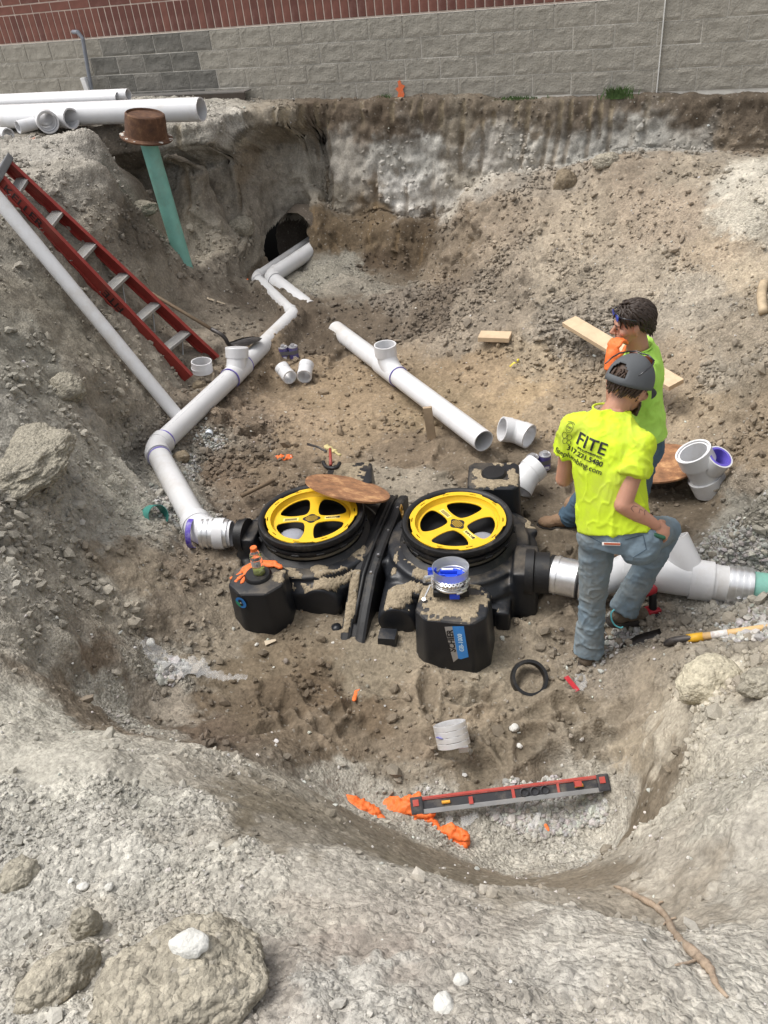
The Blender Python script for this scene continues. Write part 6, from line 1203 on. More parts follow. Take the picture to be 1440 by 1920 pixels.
shovel('shovel', 'worn dark shovel leaning behind the foot of the red ladder', PT(250, 530, 7.35), PT(405, 622, 7.25), PZ(458, 646, -1.44), (1, .25, .1), (0, 0, 1), M_OLD, M_DKST, rad=.016)
hs_, hp0, hp1 = shovel('shovel', 'shovel with pale wooden handle and yellow ferrule under the raised boot', PT(1475, 1172, 3.90), PT(1292, 1197, 4.12), PT(1210, 1208, 4.32)+np.array([0, 0, -.075]), (-.80, .25, -.55), (.2, -.35, .8), M_ASH, M_DKST, M_FER, rad=.019)
bm = bmesh.new(); dd2 = (hp0-hp1).normalized(); path_tube(bm, [hp1+dd2*.11, hp1+dd2*.19], .0195, 16); bm_link('sticker', bm, mat('white_sticker', (.75, .72, .68), .5, dirt=(.3, .1, .1), damt=.3, dscale=60), hs_, smooth=True)
o_ = bpy.data.meshes.new('x'); bm = bmesh.new(); path_tube(bm, [PZ(452, 930, -1.66), PZ(514, 900, -1.64)], [.016, .0165], 14); tag(bm_link('broken_tool_shaft', bm, M_OLD, smooth=True), 'stub of weathered wooden tool shaft in the dirt left of the tank', 'shaft')
# ---- lumber
def board(a, b, w, th, m, lab, name='wooden_board', up=(0, 0, 1)):
    a = Vector(a); b = Vector(b); bm = bmesh.new(); M = frame(a, b-a, Vector(up)); box(bm, th, w, (b-a).length, M, bev=.003); return tag(bm_link(name, bm, m), lab, 'board')
board(PZ(899, 630, -1.42), PZ(957, 632, -1.42), .15, .04, M_PINE, 'short pale board offcut lying flat on the far slope')
board(PT(1067, 602, 6.75), PT(1268, 722, 5.85), .14, .038, M_PINE, 'long pine plank lying on the slope behind the standing workers', up=(-.1, -.2, 1))
bm = bmesh.new(); path_tube(bm, [PZ(957, 689, -1.58), PZ(967, 680, -1.55), PZ(973, 673, -1.52)], [.018, .016, .007], 10); tag(bm_link('glue_tube', bm, mat('yellow_tube', (.72, .58, .06), .5), smooth=True), 'small yellow tube lying on the slope below the short board', 'tube')
# ---- rusty cover plates
def plate_bump(m):
    t = m.node_tree; b = t.nodes['Principled BSDF']; tc = N(t, 'ShaderNodeTexCoord'); mp_ = N(t, 'ShaderNodeMapping'); mp_.inputs['Scale'].default_value = (62, 62, 62); t.links.new(tc.outputs['Object'], mp_.inputs[0]); ck = N(t, 'ShaderNodeTexBrick', Scale=1.); ck.inputs['Mortar Size'].default_value = .12; t.links.new(mp_.outputs[0], ck.inputs[0])
    bp = N(t, 'ShaderNodeBump', Strength=.7, Distance=.003, invert=True); t.links.new(ck.outputs['Fac'], bp.inputs['Height']); t.links.new(bp.outputs[0], b.inputs['Normal']); return m
M_LIDR = plate_bump(rust('rusty_tread_plate', (.33, .16, .075)))
def cover(lab, M, slots):
    t = thing('cover_plate', lab, 'cover plate', basis=M); me = curve_solid([circ(.285, 80)]+[[(x-.018, y-.006), (x+.018, y-.006), (x+.018, y+.006), (x-.018, y+.006)] for x, y in slots], .012); link('plate', me, M_LIDR, t, M); return t
A = V3(*PT(578, 891, 5.42)); B = V3(*PT(729, 941, 5.20)); xx = (B-A).normalized(); nn = Matrix.Rotation(math.radians(-25), 3, xx) @ (V3(0, 0, 1)-xx*xx.z).normalized()
if (Matrix.Rotation(math.radians(-14), 3, xx) @ V3(0, 0, 1)).y < 0: nn = Matrix.Rotation(math.radians(25), 3, xx) @ (V3(0, 0, 1)-xx*xx.z).normalized()
M = Matrix((xx, nn.cross(xx), nn)).transposed().to_4x4(); M.translation = (A+B)/2; cover('rusty round tread plate cover resting askew on the left riser of the tank', M, [(-.21, .06), (-.15, .03)])
c = PZ(1236, 868, -1.66); M = frame(c, (-.12, .12, 1), (1, 0, .1)); cover('rusty round tread plate cover lying in the sand behind the workers', M, [(-.2, .02)])
# ---- hammer and grey-yellow glove behind the tank
hm = thing('hammer', 'claw hammer with red edged handle lying on the buried block behind the tank', 'hammer', PZ(622, 866, -1.44))
bm = bmesh.new(); path_tube(bm, [PZ(619, 842, -1.42), PZ(620, 872, -1.42)], [.011, .012], 10); bm_link('handle', bm, mat('red_grip', (.30, .05, .035), .5), hm, smooth=True)
bm = bmesh.new(); path_tube(bm, spline([PZ(606, 866, -1.43), PZ(611, 875, -1.43), PZ(622, 878, -1.42), PZ(632, 876, -1.42), PZ(637, 868, -1.42)], 4), .014, 10); bm_link('head', bm, M_BLK, hm, smooth=True)
tb = thing('pliers', 'grey pliers stuck in the sand beside the hammer', 'pliers', PZ(590, 840, -1.5)); 
for q in (0, .02): bm = bmesh.new(); path_tube(bm, [PZ(576, 834, -1.5)+np.array([0, q, 0]), PZ(596, 838, -1.49), PZ(612, 846, -1.47)+np.array([0, -q*.5, 0])], [.005, .008, .006], 8); bm_link('arm', bm, M_DKST, tb, smooth=True)
# ---- crumpled gloves
def crumple(name, lab, cat, pts, r, m, k, grp=None, vox=.0055, flat=.32, amp=.014):
    """a limp heap of thin rubber: fingers and cuff melted into one creased skin"""
    bm = bmesh.new()
    for chain in pts:
        P = [Vector(p) for p in chain[1:]]; rr = chain[0]
        for a, b in zip(P[:-1], P[1:]): limb(bm, a, b, rr, rr*.9, 12, asp=flat, side=(b-a).cross(V3(0, 0, 1)))
    me = remesh(bm, vox, 1); v = get_co(me); n = get_no(me); w = 1-np.abs(fbm(v, .035, 3, k))*2.4; v = v+n*(w*amp*.75)[:, None]+n*((1-np.abs(fbm(v, .014, 2, k+9))*3)*amp*.22)[:, None]; v[:, 2] += fbm(v, .05, 2, k+3)*amp; set_co(me, v)
    return tag(link(name, me, m), lab, cat, grp)
def pz(l, z=0): return [PZ(u, v, zz) for u, v, zz in l]
crumple('glove', 'crumpled orange rubber glove at the far left of the gloves by the level', 'glove', [(.040, *pz([(655, 1505, -1.80), (680, 1515, -1.80), (700, 1526, -1.82)])), (.026, *pz([(700, 1525, -1.82), (718, 1548, -1.84)])), (.02, *pz([(680, 1512, -1.8), (706, 1532, -1.83)]))], .03, M_GLOVE, 3)
crumple('glove', 'orange rubber glove trapped under the left end of the level', 'glove', [(.042, *pz([(735, 1510, -1.88), (770, 1512, -1.86), (800, 1520, -1.87)])), (.025, *pz([(760, 1500, -1.87), (782, 1494, -1.85)])), (.02, *pz([(775, 1530, -1.88), (778, 1548, -1.89)])), (.018, *pz([(790, 1530, -1.88), (800, 1552, -1.9)])), (.02, *pz([(800, 1528, -1.88), (816, 1550, -1.9)]))], .03, M_GLOVE, 7)
crumple('glove', 'rolled orange rubber glove lying lowest, on the gravel below the level', 'glove', [(.030, *pz([(822, 1562, -1.90), (845, 1558, -1.88), (868, 1568, -1.88), (866, 1580, -1.9), (845, 1580, -1.9), (826, 1572, -1.9)]))], .03, M_GLOVE, 11)
crumple('glove', 'flat orange glove draped over the front left block under the bottle', 'glove', [(.030, *[GM @ V3(x, y, z) for x, y, z in ((-.60, -.44, -1.475), (-.70, -.43, -1.475), (-.76, -.50, -1.48))]), (.012, *[GM @ V3(x, y, z) for x, y, z in ((-.76, -.50, -1.48), (-.83, -.56, -1.495))]), (.012, *[GM @ V3(x, y, z) for x, y, z in ((-.75, -.53, -1.48), (-.79, -.60, -1.49))]), (.012, *[GM @ V3(x, y, z) for x, y, z in ((-.73, -.52, -1.48), (-.745, -.61, -1.487))]), (.020, *[GM @ V3(x, y, z) for x, y, z in ((-.60, -.44, -1.47), (-.55, -.46, -1.475))])], .03, M_GLOVE, 15, amp=.006)
crumple('glove', 'scrap of orange glove half buried in the sand behind the tank', 'glove', [(.030, *pz([(522, 858, -1.74), (542, 858, -1.74)]))], .03, M_GLOVE, 17)
crumple('glove_scrap', 'tiny torn orange glove scrap on dark sand in front of the tank', 'glove scrap', [(.012, *pz([(664, 1312, -1.83), (668, 1297, -1.83)])), (.007, *pz([(668, 1297, -1.83), (674, 1292, -1.82)]))], .01, M_GLOVE, 19, vox=.004, amp=.004)
crumple('glove_scrap', 'tiny torn orange scrap lying on the gravel right of the level gloves', 'glove scrap', [(.010, *pz([(1024, 1548, -1.91), (1028, 1556, -1.91)]))], .01, M_GLOVE, 23, vox=.004, amp=.004)
crumple('work_glove', 'stiff yellowish leather work glove lying behind the hammer', 'glove', [(.022, *pz([(612, 838, -1.5), (628, 846, -1.5)])), (.012, *pz([(628, 846, -1.5), (637, 853, -1.5)]))], .01, mat('yellowed_leather', (.5, .42, .2), .8), 29, vox=.005, amp=.008)
crumple('orange_tag', 'small orange tag at the bend of the thin pipe near the tunnel', 'tag', [(.014, *pz([(458, 527, -1.5), (464, 524, -1.49)]))], .01, M_GLOVE, 31, vox=.005, amp=.004)
# ---- bottle on the front left block
M_CLEAR = mat('clear_plastic', (.85, .88, .88), .08, trans=.95, ior=1.3, var=.0)
bt_ = thing('drink_bottle', 'orange capped clear sports drink bottle standing on the front left block', 'bottle', GM @ V3(-.655, -.53, -1.47)); Mb = GM @ T(-.655, -.535, -1.469)
bm = bmesh.new(); lathe(bm, [(.001, .002), (.030, 0), (.036, .008), (.035, .06), (.033, .066), (.036, .072), (.036, .115), (.033, .12), (.036, .127), (.033, .15), (.020, .172), (.016, .178), (.016, .19), (.001, .19)], Mb, 32); bm_link('bottle', bm, M_CLEAR, bt_, smooth=True)
bm = bmesh.new(); lathe(bm, [(.001, .004), (.031, .004), (.0345, .01), (.034, .038), (.001, .038)], Mb, 28); bm_link('drink', bm, mat('pale_lime_drink', (.5, .56, .12), .1, trans=.5), bt_, smooth=True)
bm = bmesh.new(); lathe(bm, [(.020, .175), (.0205, .197), (.019, .200), (.001, .2)], Mb, 24); bm_link('cap', bm, M_GLOVE, bt_)
bm = bmesh.new(); lathe(bm, [(.0365, .072), (.0367, .116)], Mb, 20, -2.4, -.6); bm_link('label', bm, mat('bottle_label', (.42, .42, .40), .5, dirt=(.6, .2, .05), damt=.35, dscale=55.), bt_); 
bm = bmesh.new(); box(bm, .016, .0012, .026, Mb @ Matrix.Rotation(.25, 4, 'Z') @ T(.004, -.0372, .078)); bm_link('barcode', bm, mat('barcode', (.65, .65, .68), .5), bt_)
for k in range(4): bm = bmesh.new(); box(bm, .012, .0008, .0022, Mb @ Matrix.Rotation(.25, 4, 'Z') @ T(.004, -.0382, .082+k*.005)); bm_link('barcode_bar', bm, M_INK, bt_)
# ---- water bottle left of the big hole
wbt = thing('water_bottle', 'small crushed clear water bottle lying on gravel beside the drain line', 'bottle', PZ(393, 812, -1.7)); Mb = frame(PZ(388, 824, -1.64), V3(*PZ(397, 798, -1.62))-V3(*PZ(388, 824, -1.64)))
bm = bmesh.new(); lathe(bm, [(.001, .0), (.030, 0), (.032, .01), (.030, .04), (.032, .05), (.030, .1), (.026, .13), (.013, .16), (.012, .175), (.001, .175)], Mb, 24); bm_link('bottle', bm, M_CLEAR, wbt, smooth=True); bm = bmesh.new(); lathe(bm, [(.0325, .055), (.0315, .095)], Mb, 24); bm_link('label', bm, mat('white_blue_label', (.65, .7, .75), .5, dirt=(.1, .2, .4), damt=.4, dscale=60), wbt)
# ---- solvent tins taped in pairs
M_TIN = mat('bare_tin', (.5, .5, .52), .35, .7); M_PLB = mat('purple_tin_label', (.10, .08, .26), .45, dirt=(.5, .5, .58), damt=.4, dscale=30.); M_TAPE = mat('grey_tape', (.13, .13, .14), .5)
def tins(lab, u, v, z, ax, s=1.):
    t = thing('solvent_tins', lab, 'tins', PZ(u, v, z)); ax = Vector(ax).normalized(); c0 = Vector(PZ(u, v, z))
    for k in (-1, 1):
        c = c0+ax*k*.048*s; M = frame(c, (0.02, 0, 1)) @ Matrix.Diagonal((s, s, s, 1)); bm = bmesh.new(); lathe(bm, [(.001, 0), (.044, 0), (.046, .003), (.044, .006), (.044, .118), (.046, .122), (.044, .125), (.040, .120), (.018, .122), (.018, .130), (.001, .130)], M, 32); tn_ = bm_link('tin', bm, M_TIN, t); smooth_by_angle(tn_, 35)
        bm = bmesh.new(); lathe(bm, [(.0450, .008), (.0450, .116)], M, 32); bm_link('label', bm, M_PLB, tn_, smooth=True)
        bm = bmesh.new(); lathe(bm, [(.022, .122), (.022, .142), (.020, .145), (.001, .145)], M, 20); bm_link('lid', bm, M_TIN, tn_)
        bm = bmesh.new(); box(bm, .03, .0012, .022, M @ T(.01, -.0452, .018)); bm_link('white_panel', bm, mat('white_panel', (.7, .7, .75), .5) if 'white_panel' not in bpy.data.materials else bpy.data.materials['white_panel'], tn_)
    bm = bmesh.new(); yv = ax.cross(V3(0, 0, 1)); pts = []
    for i in range(40):
        a = 2*math.pi*i/40; x = math.cos(a); pts.append((c0+ax*(math.copysign(.048, x)+.047*x)*s+yv*.047*math.sin(a)*s))
    ring_mesh(bm, [[p+V3(0, 0, .055*s) for p in pts], [p+V3(0, 0, .092*s) for p in pts]], (False, False)); bm_link('tape', bm, M_TAPE, t, smooth=True)
tins('pair of taped purple labelled solvent tins beside the white elbow near the workers', 1009, 880, -1.79, (1, .15, 0)); tins('pair of purple solvent tins standing above the two small elbows', 543, 672, -1.69, (1, -.1, 0), 1.0)
# ---- blue cup with clamps and ratchets on the front right block
M_BLUE = mat('blue_plastic', (.02, .07, .62), .35); M_CUP = mat('scratched_clear_cup', (.75, .77, .8), .3, trans=.75, ior=1.2, var=0)
kt = thing('hose_clamp_tub', 'clear tub over blue socket tray bristling with steel hose clamps on the front right block', 'tool tub', GM @ V3(.52, -.63, -1.48)); KM = GM @ TR(.505, -.60, -1.468, .1) @ Matrix.Rotation(-.12, 4, 'X')
bm = bmesh.new(); box(bm, .20, .13, .038, KM, bev=.012); kb = bm_link('case', bm, M_BLK, kt)
bm = bmesh.new(); box(bm, .055, .03, .034, KM @ T(.02, -.068, .0), bev=.004); box(bm, .03, .02, .03, KM @ T(-.02, -.0, .04), bev=.003); bm_link('latch', bm, M_BLUE, kb)
for i in range(4):
    bm = bmesh.new(); lathe(bm, [(.098-.001*i, 0), (.0995-.001*i, 0), (.0995-.001*i, .013), (.098-.001*i, .013), (.098-.001*i, 0)], KM @ TR(.0, .01, .042+i*.016, 0, .03*math.sin(i*2), .03*math.cos(i)), 44); bm_link('hose_clamp', bm, M_SHINY, kt, smooth=True)
    for a in (-2.9, -1.1+.25*i, -.8+.1*i): bm = bmesh.new(); lathe(bm, [(.001, -.016), (.0065, -.016), (.0065, .016), (.001, .016)], KM @ Matrix.Rotation(a, 4, 'Z') @ T(.104, 0, .049+i*.016) @ Matrix.Rotation(math.pi/2, 4, 'X'), 10); bm_link('clamp_screw', bm, M_SHINY, kt)
for i in range(6): bm = bmesh.new(); a = -2.05+i*.22; lathe(bm, [(.006, -.02), (.0105, -.02), (.0105, .022), (.006, .022), (.006, -.02)], KM @ Matrix.Rotation(a, 4, 'Z') @ T(.088, 0, .085) @ Matrix.Rotation(.5, 4, 'Y'), 14); bm_link('socket', bm, M_SHINY, kt, smooth=False)
bm = bmesh.new(); lathe(bm, [(.080, .06), (.096, .075), (.102, .155), (.1035, .157), (.1005, .155), (.094, .076)], KM @ T(0, .012, .0), 48); bm_link('clear_tub', bm, M_CUP, kt, smooth=True)
bm = bmesh.new(); lathe(bm, [(.001, .088), (.088, .088)], KM @ T(0, .012, 0), 36); box(bm, .10, .022, .02, KM @ T(-.01, .05, .09), bev=.004); box(bm, .03, .05, .02, KM @ T(.05, .03, .09), bev=.004); box(bm, .04, .012, .022, KM @ T(-.05, .0, .09), bev=.003); bm_link('blue_tray', bm, M_BLUE, kt)
bm = bmesh.new(); box(bm, .05, .03, .045, KM @ T(-.105, .05, .075), bev=.008); bm_link('blue_grip', bm, M_BLUE, kt)
bm = bmesh.new(); box(bm, .065, .014, .004, KM @ T(-.02, .052, .111)); bm_link('paper_slip', bm, mat('paper', (.7, .7, .68), .7), kt)
rt = thing('ratchet', 'small steel ratchet wrench propped against the left of the clamp tub', 'wrench', KM @ V3(-.13, 0, 0)); bm = bmesh.new(); path_tube(bm, [KM @ V3(-.115, -.01, .05), KM @ V3(-.15, -.055, -.005)], [.006, .0045], 8); lathe(bm, [(.004, -.004), (.010, -.004), (.010, .004), (.004, .004), (.004, -.004)], frame(KM @ V3(-.153, -.06, -.012), (-.3, -.5, 1)), 14); bm_link('handle', bm, M_SHINY, rt, smooth=False); bm = bmesh.new(); path_tube(bm, [KM @ V3(-.10, .03, .085), KM @ V3(-.145, .01, .085)], [.008, .012], 10); path_tube(bm, [KM @ V3(-.145, .01, .09), KM @ V3(-.15, 0, .06)], [.009, .008], 10); bm_link('head', bm, M_SHINY, rt)
# ---- ring, steel band, plastic waste
c = V3(*PZ(992, 1272, -1.83)); M = frame(c, (.10, -.55, .8), (1, 0, 0)); bm = bmesh.new(); lathe(bm, [(.083, -.028), (.100, -.03), (.104, 0), (.100, .03), (.083, .03), (.080, 0), (.083, -.028)], M, 44); rb_ = bm_link('rubber_ring', bm, M_BLK); smooth_by_angle(rb_, 40); tag(rb_, 'black rubber ring lying tilted on the sand right of the tank', 'ring')
c = V3(*PZ(847, 1377, -1.80)); ax_ = V3(-.10, .65, .75).normalized(); M_BRIGHT = mat('bright_steel', (.85, .85, .86), .38, .6); sc_ = thing('steel_band', 'loose coiled stainless steel coupling band lying on the sand before the tank', 'steel band', c)
for k in range(4):
    bm = bmesh.new(); M = frame(c+ax_*(-.045+.03*k), ax_, (1, 0, 0)); lathe(bm, [(.081, -.014), (.0855, -.012), (.0855, .012), (.081, .014), (.0805, 0), (.081, -.014)], M, 48); smooth_by_angle(bm_link('band', bm, M_BRIGHT, sc_), 40)
bm = bmesh.new(); box(bm, .05, .03, .02, frame(c+V3(.05, -.06, -.04), (0, -1, .3), (1, 0, 0)), bev=.004); bm_link('buckle', bm, M_SHINY, sc_); bm = bmesh.new(); box(bm, .035, .002, .016, frame(c+V3(-.062, -.038, .032), (-.4, -.6, .6), (.7, -.3, 0))); bm_link('blue_stamp', bm, mat('blue_ink', (.05, .05, .35), .4), sc_)
M_FILM = mat('clear_film', (.82, .83, .84), .25, trans=.2, alpha=.27, ior=1.2, var=0, spec=.8)
def film(name, lab, poly, z, k, m=None, amp=.03, sub=.011, cat='plastic'):
    poly = [PZ(u, v, z) for u, v in poly]; P = np.array(poly); lo = P.min(0); hi = P.max(0); X, Y = np.meshgrid(np.arange(lo[0], hi[0], sub), np.arange(lo[1], hi[1], sub)); Q = np.c_[X.ravel(), Y.ravel()]
    ins = np.zeros(len(Q), bool); n = len(P)
    for i in range(n):
        a = P[i]; b = P[(i+1) % n]; cnd = ((a[1] > Q[:, 1]) != (b[1] > Q[:, 1]))&(Q[:, 0] < (b[0]-a[0])*(Q[:, 1]-a[1])/(b[1]-a[1]+1e-12)+a[0]); ins ^= cnd
    Z = np.maximum(zq(Q), z-.03)+.012+amp*np.abs(1-np.abs(fbm(np.c_[Q, np.zeros(len(Q))], .05, 3, k))*2.5)+.4*amp*fbm(np.c_[Q, np.zeros(len(Q))], .02, 2, k+1); ny, nx = X.shape; A = np.arange(len(Q)).reshape(ny, nx); q = np.stack([A[:-1, :-1], A[:-1, 1:], A[1:, 1:], A[1:, :-1]], -1).reshape(-1, 4); q = q[ins[q].all(1)]
    me = np_mesh(name, np.c_[Q, Z], q); bm = bmesh.new(); bm.from_mesh(me); bmesh.ops.delete(bm, geom=[v for v in bm.verts if not v.link_faces], context='VERTS'); bm.to_mesh(me); bm.free(); return tag(link(name, me, m or M_FILM, smooth=True), lab, cat)
film('plastic_wrap', 'long crumpled clear plastic wrapper lying on the left of the pit floor', [(272, 1232), (284, 1216), (312, 1222), (335, 1232), (385, 1232), (396, 1250), (430, 1262), (464, 1264), (466, 1276), (430, 1276), (380, 1268), (340, 1268), (292, 1262), (276, 1250)], -1.60, 3)
pb = film('plastic_bag', 'small clear plastic bag with red print lying beside the standing boot', [(1064, 1270), (1085, 1256), (1104, 1278), (1098, 1298), (1078, 1302), (1068, 1288)], -1.86, 9, amp=.02)
film('plastic_scrap', 'white plastic scrap just right of the gloves under the level', [(830, 1528), (845, 1522), (856, 1545), (850, 1556), (836, 1548)], -1.90, 13, amp=.02); film('plastic_scrap', 'clear plastic scrap below the middle of the level', [(858, 1528), (895, 1518), (900, 1530), (882, 1548), (862, 1552)], -1.90, 17, amp=.012); film('plastic_scrap', 'whitish plastic scrap farthest right on the gravel below the level', [(1005, 1520), (1018, 1524), (1012, 1545), (994, 1562), (988, 1545)], -1.90, 19, amp=.02)
bm = bmesh.new(); c = V3(*PZ(1072, 1282, -1.815)); box(bm, .03, .10, .003, frame(c, (.2, -.2, 1), (1, .5, 0)), bev=.001); tag(bm_link('red_label', bm, mat('red_print', (.45, .03, .04), .4, dirt=(.8, .75, .75), damt=.3, dscale=50)), 'small red printed card inside the clear bag by the boot', 'card')
# ---- spirit level
lv = thing('spirit_level', 'long red and grey box spirit level lying across orange gloves and gravel', 'level', PZ(955, 1490, -1.9)); La = V3(*PZ(770, 1512, -1.84)); Lb = V3(*PZ(1142, 1466, -1.86)); lx = (Lb-La).normalized(); LL = (Lb-La).length; ln_ = (V3(0, -.55, .85)-lx*lx.dot(V3(0, -.55, .85))).normalized(); LMx = Matrix((lx, ln_.cross(lx), ln_)).transposed().to_4x4(); LMx.translation = La
M_LRED = mat('level_red', (.45, .07, .055), .5, dirt=tuple(lin((150, 140, 125))), damt=.35, dscale=20); M_LGR = mat('level_grey', (.30, .30, .30), .45, .5, dirt=tuple(lin((150, 140, 125))), damt=.4, dscale=14); M_LDK = mat('level_dark', (.04, .04, .045), .5, dirt=tuple(lin((150, 140, 125))), damt=.35, dscale=20)
def lbox(name, x0, x1, y, w, z0, h, m, parent=None, bev=.002): bm = bmesh.new(); box(bm, (x1-x0), w, h, LMx @ T((x0+x1)/2, y, z0), bev=bev); return bm_link(name, bm, m, parent or lv)
lbox('lower_edge', .04, LL-.04, -.031, .022, -.02, .030, M_LGR); lbox('upper_edge', .04, LL-.04, .031, .012, -.02, .030, M_LRED); lbox('web', .05, LL-.05, .0, .044, -.012, .014, M_LDK); lbox('red_ridge', .04, LL-.04, .022, .004, -.005, .012, M_LRED)
for x0, x1 in ((0, .06), (LL-.06, LL)): e_ = lbox('end_cap', x0, x1, 0, .080, -.024, .038, M_LDK, bev=.008); lbox('cap_pad', x0+.012, x1-.02, .012, .030, .012, .006, M_LRED, e_)
lbox('red_block', .28, .30, -.006, .034, 0, .016, M_LRED); lbox('red_block', .49, .505, -.0, .044, 0, .008, M_LRED); lbox('red_block', .71, .722, -.0, .044, 0, .008, M_LRED); lbox('red_block', LL-.17, LL-.135, .008, .026, 0, .020, M_LRED)
for x in (.55, .60, .65): bm = bmesh.new(); lathe(bm, [(.012, 0), (.020, 0), (.021, .012), (.018, .014), (.013, .008), (.012, 0)], LMx @ T(x, 0, 0), 24); bm_link('vial_ring', bm, M_LDK, lv, smooth=False)
for x in (.17, LL-.15): bm = bmesh.new(); path_tube(bm, [LMx @ V3(x-.02, 0, .008), LMx @ V3(x+.02, 0, .008)], .008, 10); bm_link('vial', bm, mat('amber_vial', (.7, .35, .05), .15) if 'amber_vial' not in bpy.data.materials else bpy.data.materials['amber_vial'], lv)
# ---- drill behind the raised boot
dr_ = thing('cordless_drill', 'red and black cordless drill standing behind the raised boot', 'drill', PZ(1225, 1166, -1.8)); c = V3(*PZ(1222, 1158, -1.76)); bm = bmesh.new(); box(bm, .075, .11, .055, frame(c, (0, 0, 1), (1, .2, 0)), bev=.010); bm_link('battery', bm, M_BLK, dr_); bm = bmesh.new(); box(bm, .077, .06, .022, frame(c+V3(0, 0, .05), (0, 0, 1), (1, .2, 0)), bev=.006); bm_link('battery_clip', bm, mat('drill_red', (.35, .02, .03), .4), dr_)
bm = bmesh.new(); limb(bm, c+V3(0, .0, .06), c+V3(0, .03, .15), .022, .022); bm_link('grip', bm, M_BLK, dr_, smooth=True); bm = bmesh.new(); limb(bm, c+V3(.0, .04, .18), c+V3(-.07, .02, .18), .028, .03); bm_link('motor_housing', bm, bpy.data.materials['drill_red'], dr_, smooth=True); bm = bmesh.new(); limb(bm, c+V3(-.10, .01, .18), c+V3(-.14, .0, .18), .020, .014); bm_link('chuck', bm, M_DKST, dr_, smooth=True)
# ---- root trailing down the near bank
def gnd(u, v, up=.0): p = surf(u, v); p[2] += up; return p
rtt = thing('root', 'long knobbly pale brown root snaking down the near bank at lower right', 'root', gnd(1240, 1720)); M_ROOT = mat('root_bark', (.33, .25, .18), .9, dirt=(.45, .40, .33), damt=.4, dscale=30, bump=.6, bscale=150, var=.3)
rp = [(1148, 1660, .006), (1170, 1668, .014), (1200, 1682, .015), (1228, 1700, .016), (1246, 1722, .016), (1264, 1750, .016), (1290, 1778, .018), (1312, 1800, .02), (1328, 1820, .016), (1345, 1845, .011), (1362, 1868, .007)]
bm = bmesh.new(); q = spline([gnd(u, v, r_*.5) for u, v, r_ in rp], 6); rr_ = np.interp(np.linspace(0, 1, len(q)), np.linspace(0, 1, len(rp)), [x[2]*.52 for x in rp]); rr_ = [a*(1+.22*random.uniform(-1, 1)) for a in rr_]; path_tube(bm, q, rr_, 12); bm_link('stem', bm, M_ROOT, rtt, smooth=True)
for pts in (((1264, 1720), (1252, 1726), (1240, 1734)), ((1308, 1798), (1290, 1806), (1266, 1812)), ((1230, 1700), (1236, 1694), (1240, 1690))): bm = bmesh.new(); path_tube(bm, spline([gnd(u, v, .008) for u, v in pts], 3), [.003]*6+[.0015], 7); bm_link('rootlet', bm, M_ROOT, rtt, smooth=True)
bm = bmesh.new(); path_tube(bm, spline([gnd(1428, 535, .03), gnd(1424, 560, .02), gnd(1430, 590, .02)], 4), .035, 10); tag(bm_link('broken_root', bm, mat('pale_root', (.42, .33, .22), .9, var=.3), smooth=True), 'thick pale broken root end sticking out of the slope at the right edge', 'root')
# ---- single stones and lumps one can point to
def rock(name, lab, cat, u, v, rx, ry, rz, k, m, rz_=0., up=.3, sub=4, amp=.28, grp=None, ang=0.):
    c = surf(u, v); bm = bmesh.new(); bmesh.ops.create_icosphere(bm, subdivisions=sub, radius=1); me = bpy.data.meshes.new(name); bm.to_mesh(me); bm.free(); p = get_co(me); n = p/np.linalg.norm(p, axis=1, keepdims=True)
    w1_, w2_, ci_ = worley(n*1.0+k*3.1, .9, k); d = 1+amp*fbm(n+k*5, 1.1, 4, k)-.22*(np.clip(.7-w1_, 0, 1))+.10*fbm(n+k, .30, 4, k+2, .65)+.03*fbm(n+k, .06, 2, k+4)*(sub > 4)-.05*np.clip(.6-worley(n+k, .22, k+6)[0], 0, 1)*(sub > 4); p = n*d[:, None]*np.array([rx, ry, rz]); a = math.radians(rz_); R_ = np.array([[math.cos(a), -math.sin(a), 0], [math.sin(a), math.cos(a), 0], [0, 0, 1]]); p = p@R_.T+c+np.array([0, 0, rz*up]); set_co(me, p); return tag(link(name, me, m, smooth=True), lab, cat, grp)
M_LIME = mat('limestone', (.56, .55, .51), .9, dirt=(.40, .37, .31), damt=.45, dscale=16, bump=.6, bscale=110., var=.15); M_CLOD = soil_material('clay_lump', False, tuple(lin((156, 149, 134))), 1.); M_CLODG = soil_material('grey_clay_lump', False, tuple(lin((150, 144, 130))), .8); M_CLODB = soil_material('brown_lump', False, tuple(lin((128, 116, 98))), .3)
rock('rock', 'whitish limestone rock sitting on top of the biggest mud lump', 'rock', 380, 1815, .042, .028, .024, 3, M_LIME, -12, 4.4); rock('rock', 'rounded blue-grey rock at the bottom edge, centre right', 'rock', 830, 1888, .021, .026, .018, 5, M_LIME, 20, .3)
rock('rock', 'squarish cream rock lying on the floor sand between band and level', 'rock', 961, 1367, .028, .024, .022, 7, M_LIME, 0, .5, 3); rock('rock', 'pale rock half sunk in the near bank, left of the blue-grey one and higher', 'rock', 862, 1838, .018, .013, .011, 9, M_LIME, 0, .3, 3); rock('rock', 'small white rock on the near bank above the mud lumps', 'rock', 205, 1662, .013, .010, .008, 11, M_LIME, 30, .4, 3); rock('rock', 'white wedge rock on the left bank above the plastic wrapper', 'rock', 286, 1206, .026, .03, .028, 13, M_LIME, 0, .6, 3); rock('rock', 'angular pale rock left of the limestone rock on the near bank', 'rock', 158, 1662, .016, .013, .009, 15, M_LIME, 0, .4, 3)
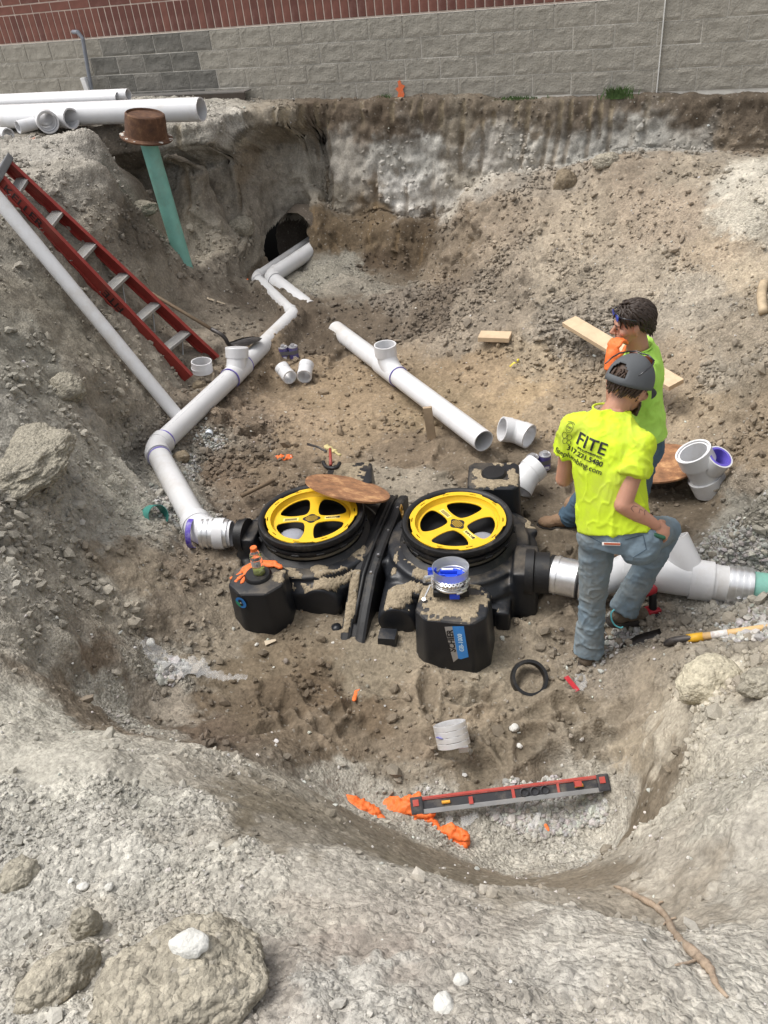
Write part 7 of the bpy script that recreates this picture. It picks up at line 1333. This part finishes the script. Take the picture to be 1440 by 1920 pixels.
rock('mud_lump', 'biggest rounded tan mud lump at the bottom left of the near bank', 'mud lump', 345, 1865, .165, .125, .085, 17, M_CLOD, 10, -.30, 6, .6); rock('mud_lump', 'curled brown mud lump left of the biggest one', 'mud lump', 110, 1842, .085, .055, .055, 19, M_CLOD, 25, .1, 5, .35); rock('mud_lump', 'upright pale wedge lump above the curled mud lump', 'mud lump', 168, 1740, .035, .03, .045, 21, M_CLODG, 0, .4, 5, .3); rock('mud_lump', 'flat pale lump near the left edge of the near bank', 'mud lump', 38, 1640, .05, .045, .03, 23, M_CLODG, 50, .3, 5, .3)
rock('mud_lump', 'big cracked grey clay lump on the left bank edge', 'mud lump', 45, 870, .40, .27, .12, 25, M_CLODG, 70, -.1, 6, .45); rock('mud_lump', 'grey clay lump resting against the green riser pipe', 'mud lump', 268, 396, .17, .12, .08, 27, M_CLODG, 0, .5, 5, .3); rock('mud_lump', 'crusted clay lump above the cracked one on the left bank', 'mud lump', 125, 735, .15, .13, .11, 29, M_CLODG, 0, .2, 5, .3); rock('mud_lump', 'grey clay lump beside the tunnel mouth', 'mud lump', 455, 425, .15, .14, .13, 31, M_CLODG, 0, .2, 5, .35); rock('mud_lump', 'whitish crusted lump on the right bank below the shovel handle', 'mud lump', 1335, 1285, .15, .14, .10, 33, soil_material('crusted_lime', False, tuple(lin((178, 170, 150))), .6), 0, .2, 5, .35)
rock('mud_lump', 'dark soil lump under the white coupling at the ladder foot', 'mud lump', 372, 722, .07, .05, .05, 35, M_CLODB, 0, .2, 5, .3); rock('mud_lump', 'tan lump hanging on the bank right of the corner', 'mud lump', 1060, 345, .12, .10, .14, 37, M_CLODB, 0, .1, 5, .3); rock('mud_lump', 'large tan lump at the top of the talus under the weed tuft', 'mud lump', 1135, 305, .14, .10, .08, 39, M_CLOD, 0, .3, 5, .3); rock('mud_lump', 'small brown lump beside the water bottle', 'mud lump', 342, 858, .07, .06, .05, 41, M_CLODB, 0, .3, 4, .3)
rock('mud_lump', 'grey-brown lump at the right edge of the near bank slope', 'mud lump', 1425, 1290, .09, .07, .06, 43, M_CLODG, 0, .3, 5, .3)
# tan wood splinters
for (a, b, lab) in (((392, 560), (424, 571), 'thin pale wood splinter on the bank between ladder and tunnel'), ((500, 1206), (520, 1200), 'bundle of pale splinters on the sand before the left block')):
    p = surf(*a); q = surf(*b); p[2] += .012; q[2] += .015; bm = bmesh.new(); box(bm, .035, .006, float(np.linalg.norm(q-p)), frame(p, V3(*(q-p)), (0, 1, .2)), taper=.4, bev=.001); tag(bm_link('wood_splinter', bm, mat('splinter', (.55, .46, .34), .8) if 'splinter' not in bpy.data.materials else bpy.data.materials['splinter']), lab, 'splinter')
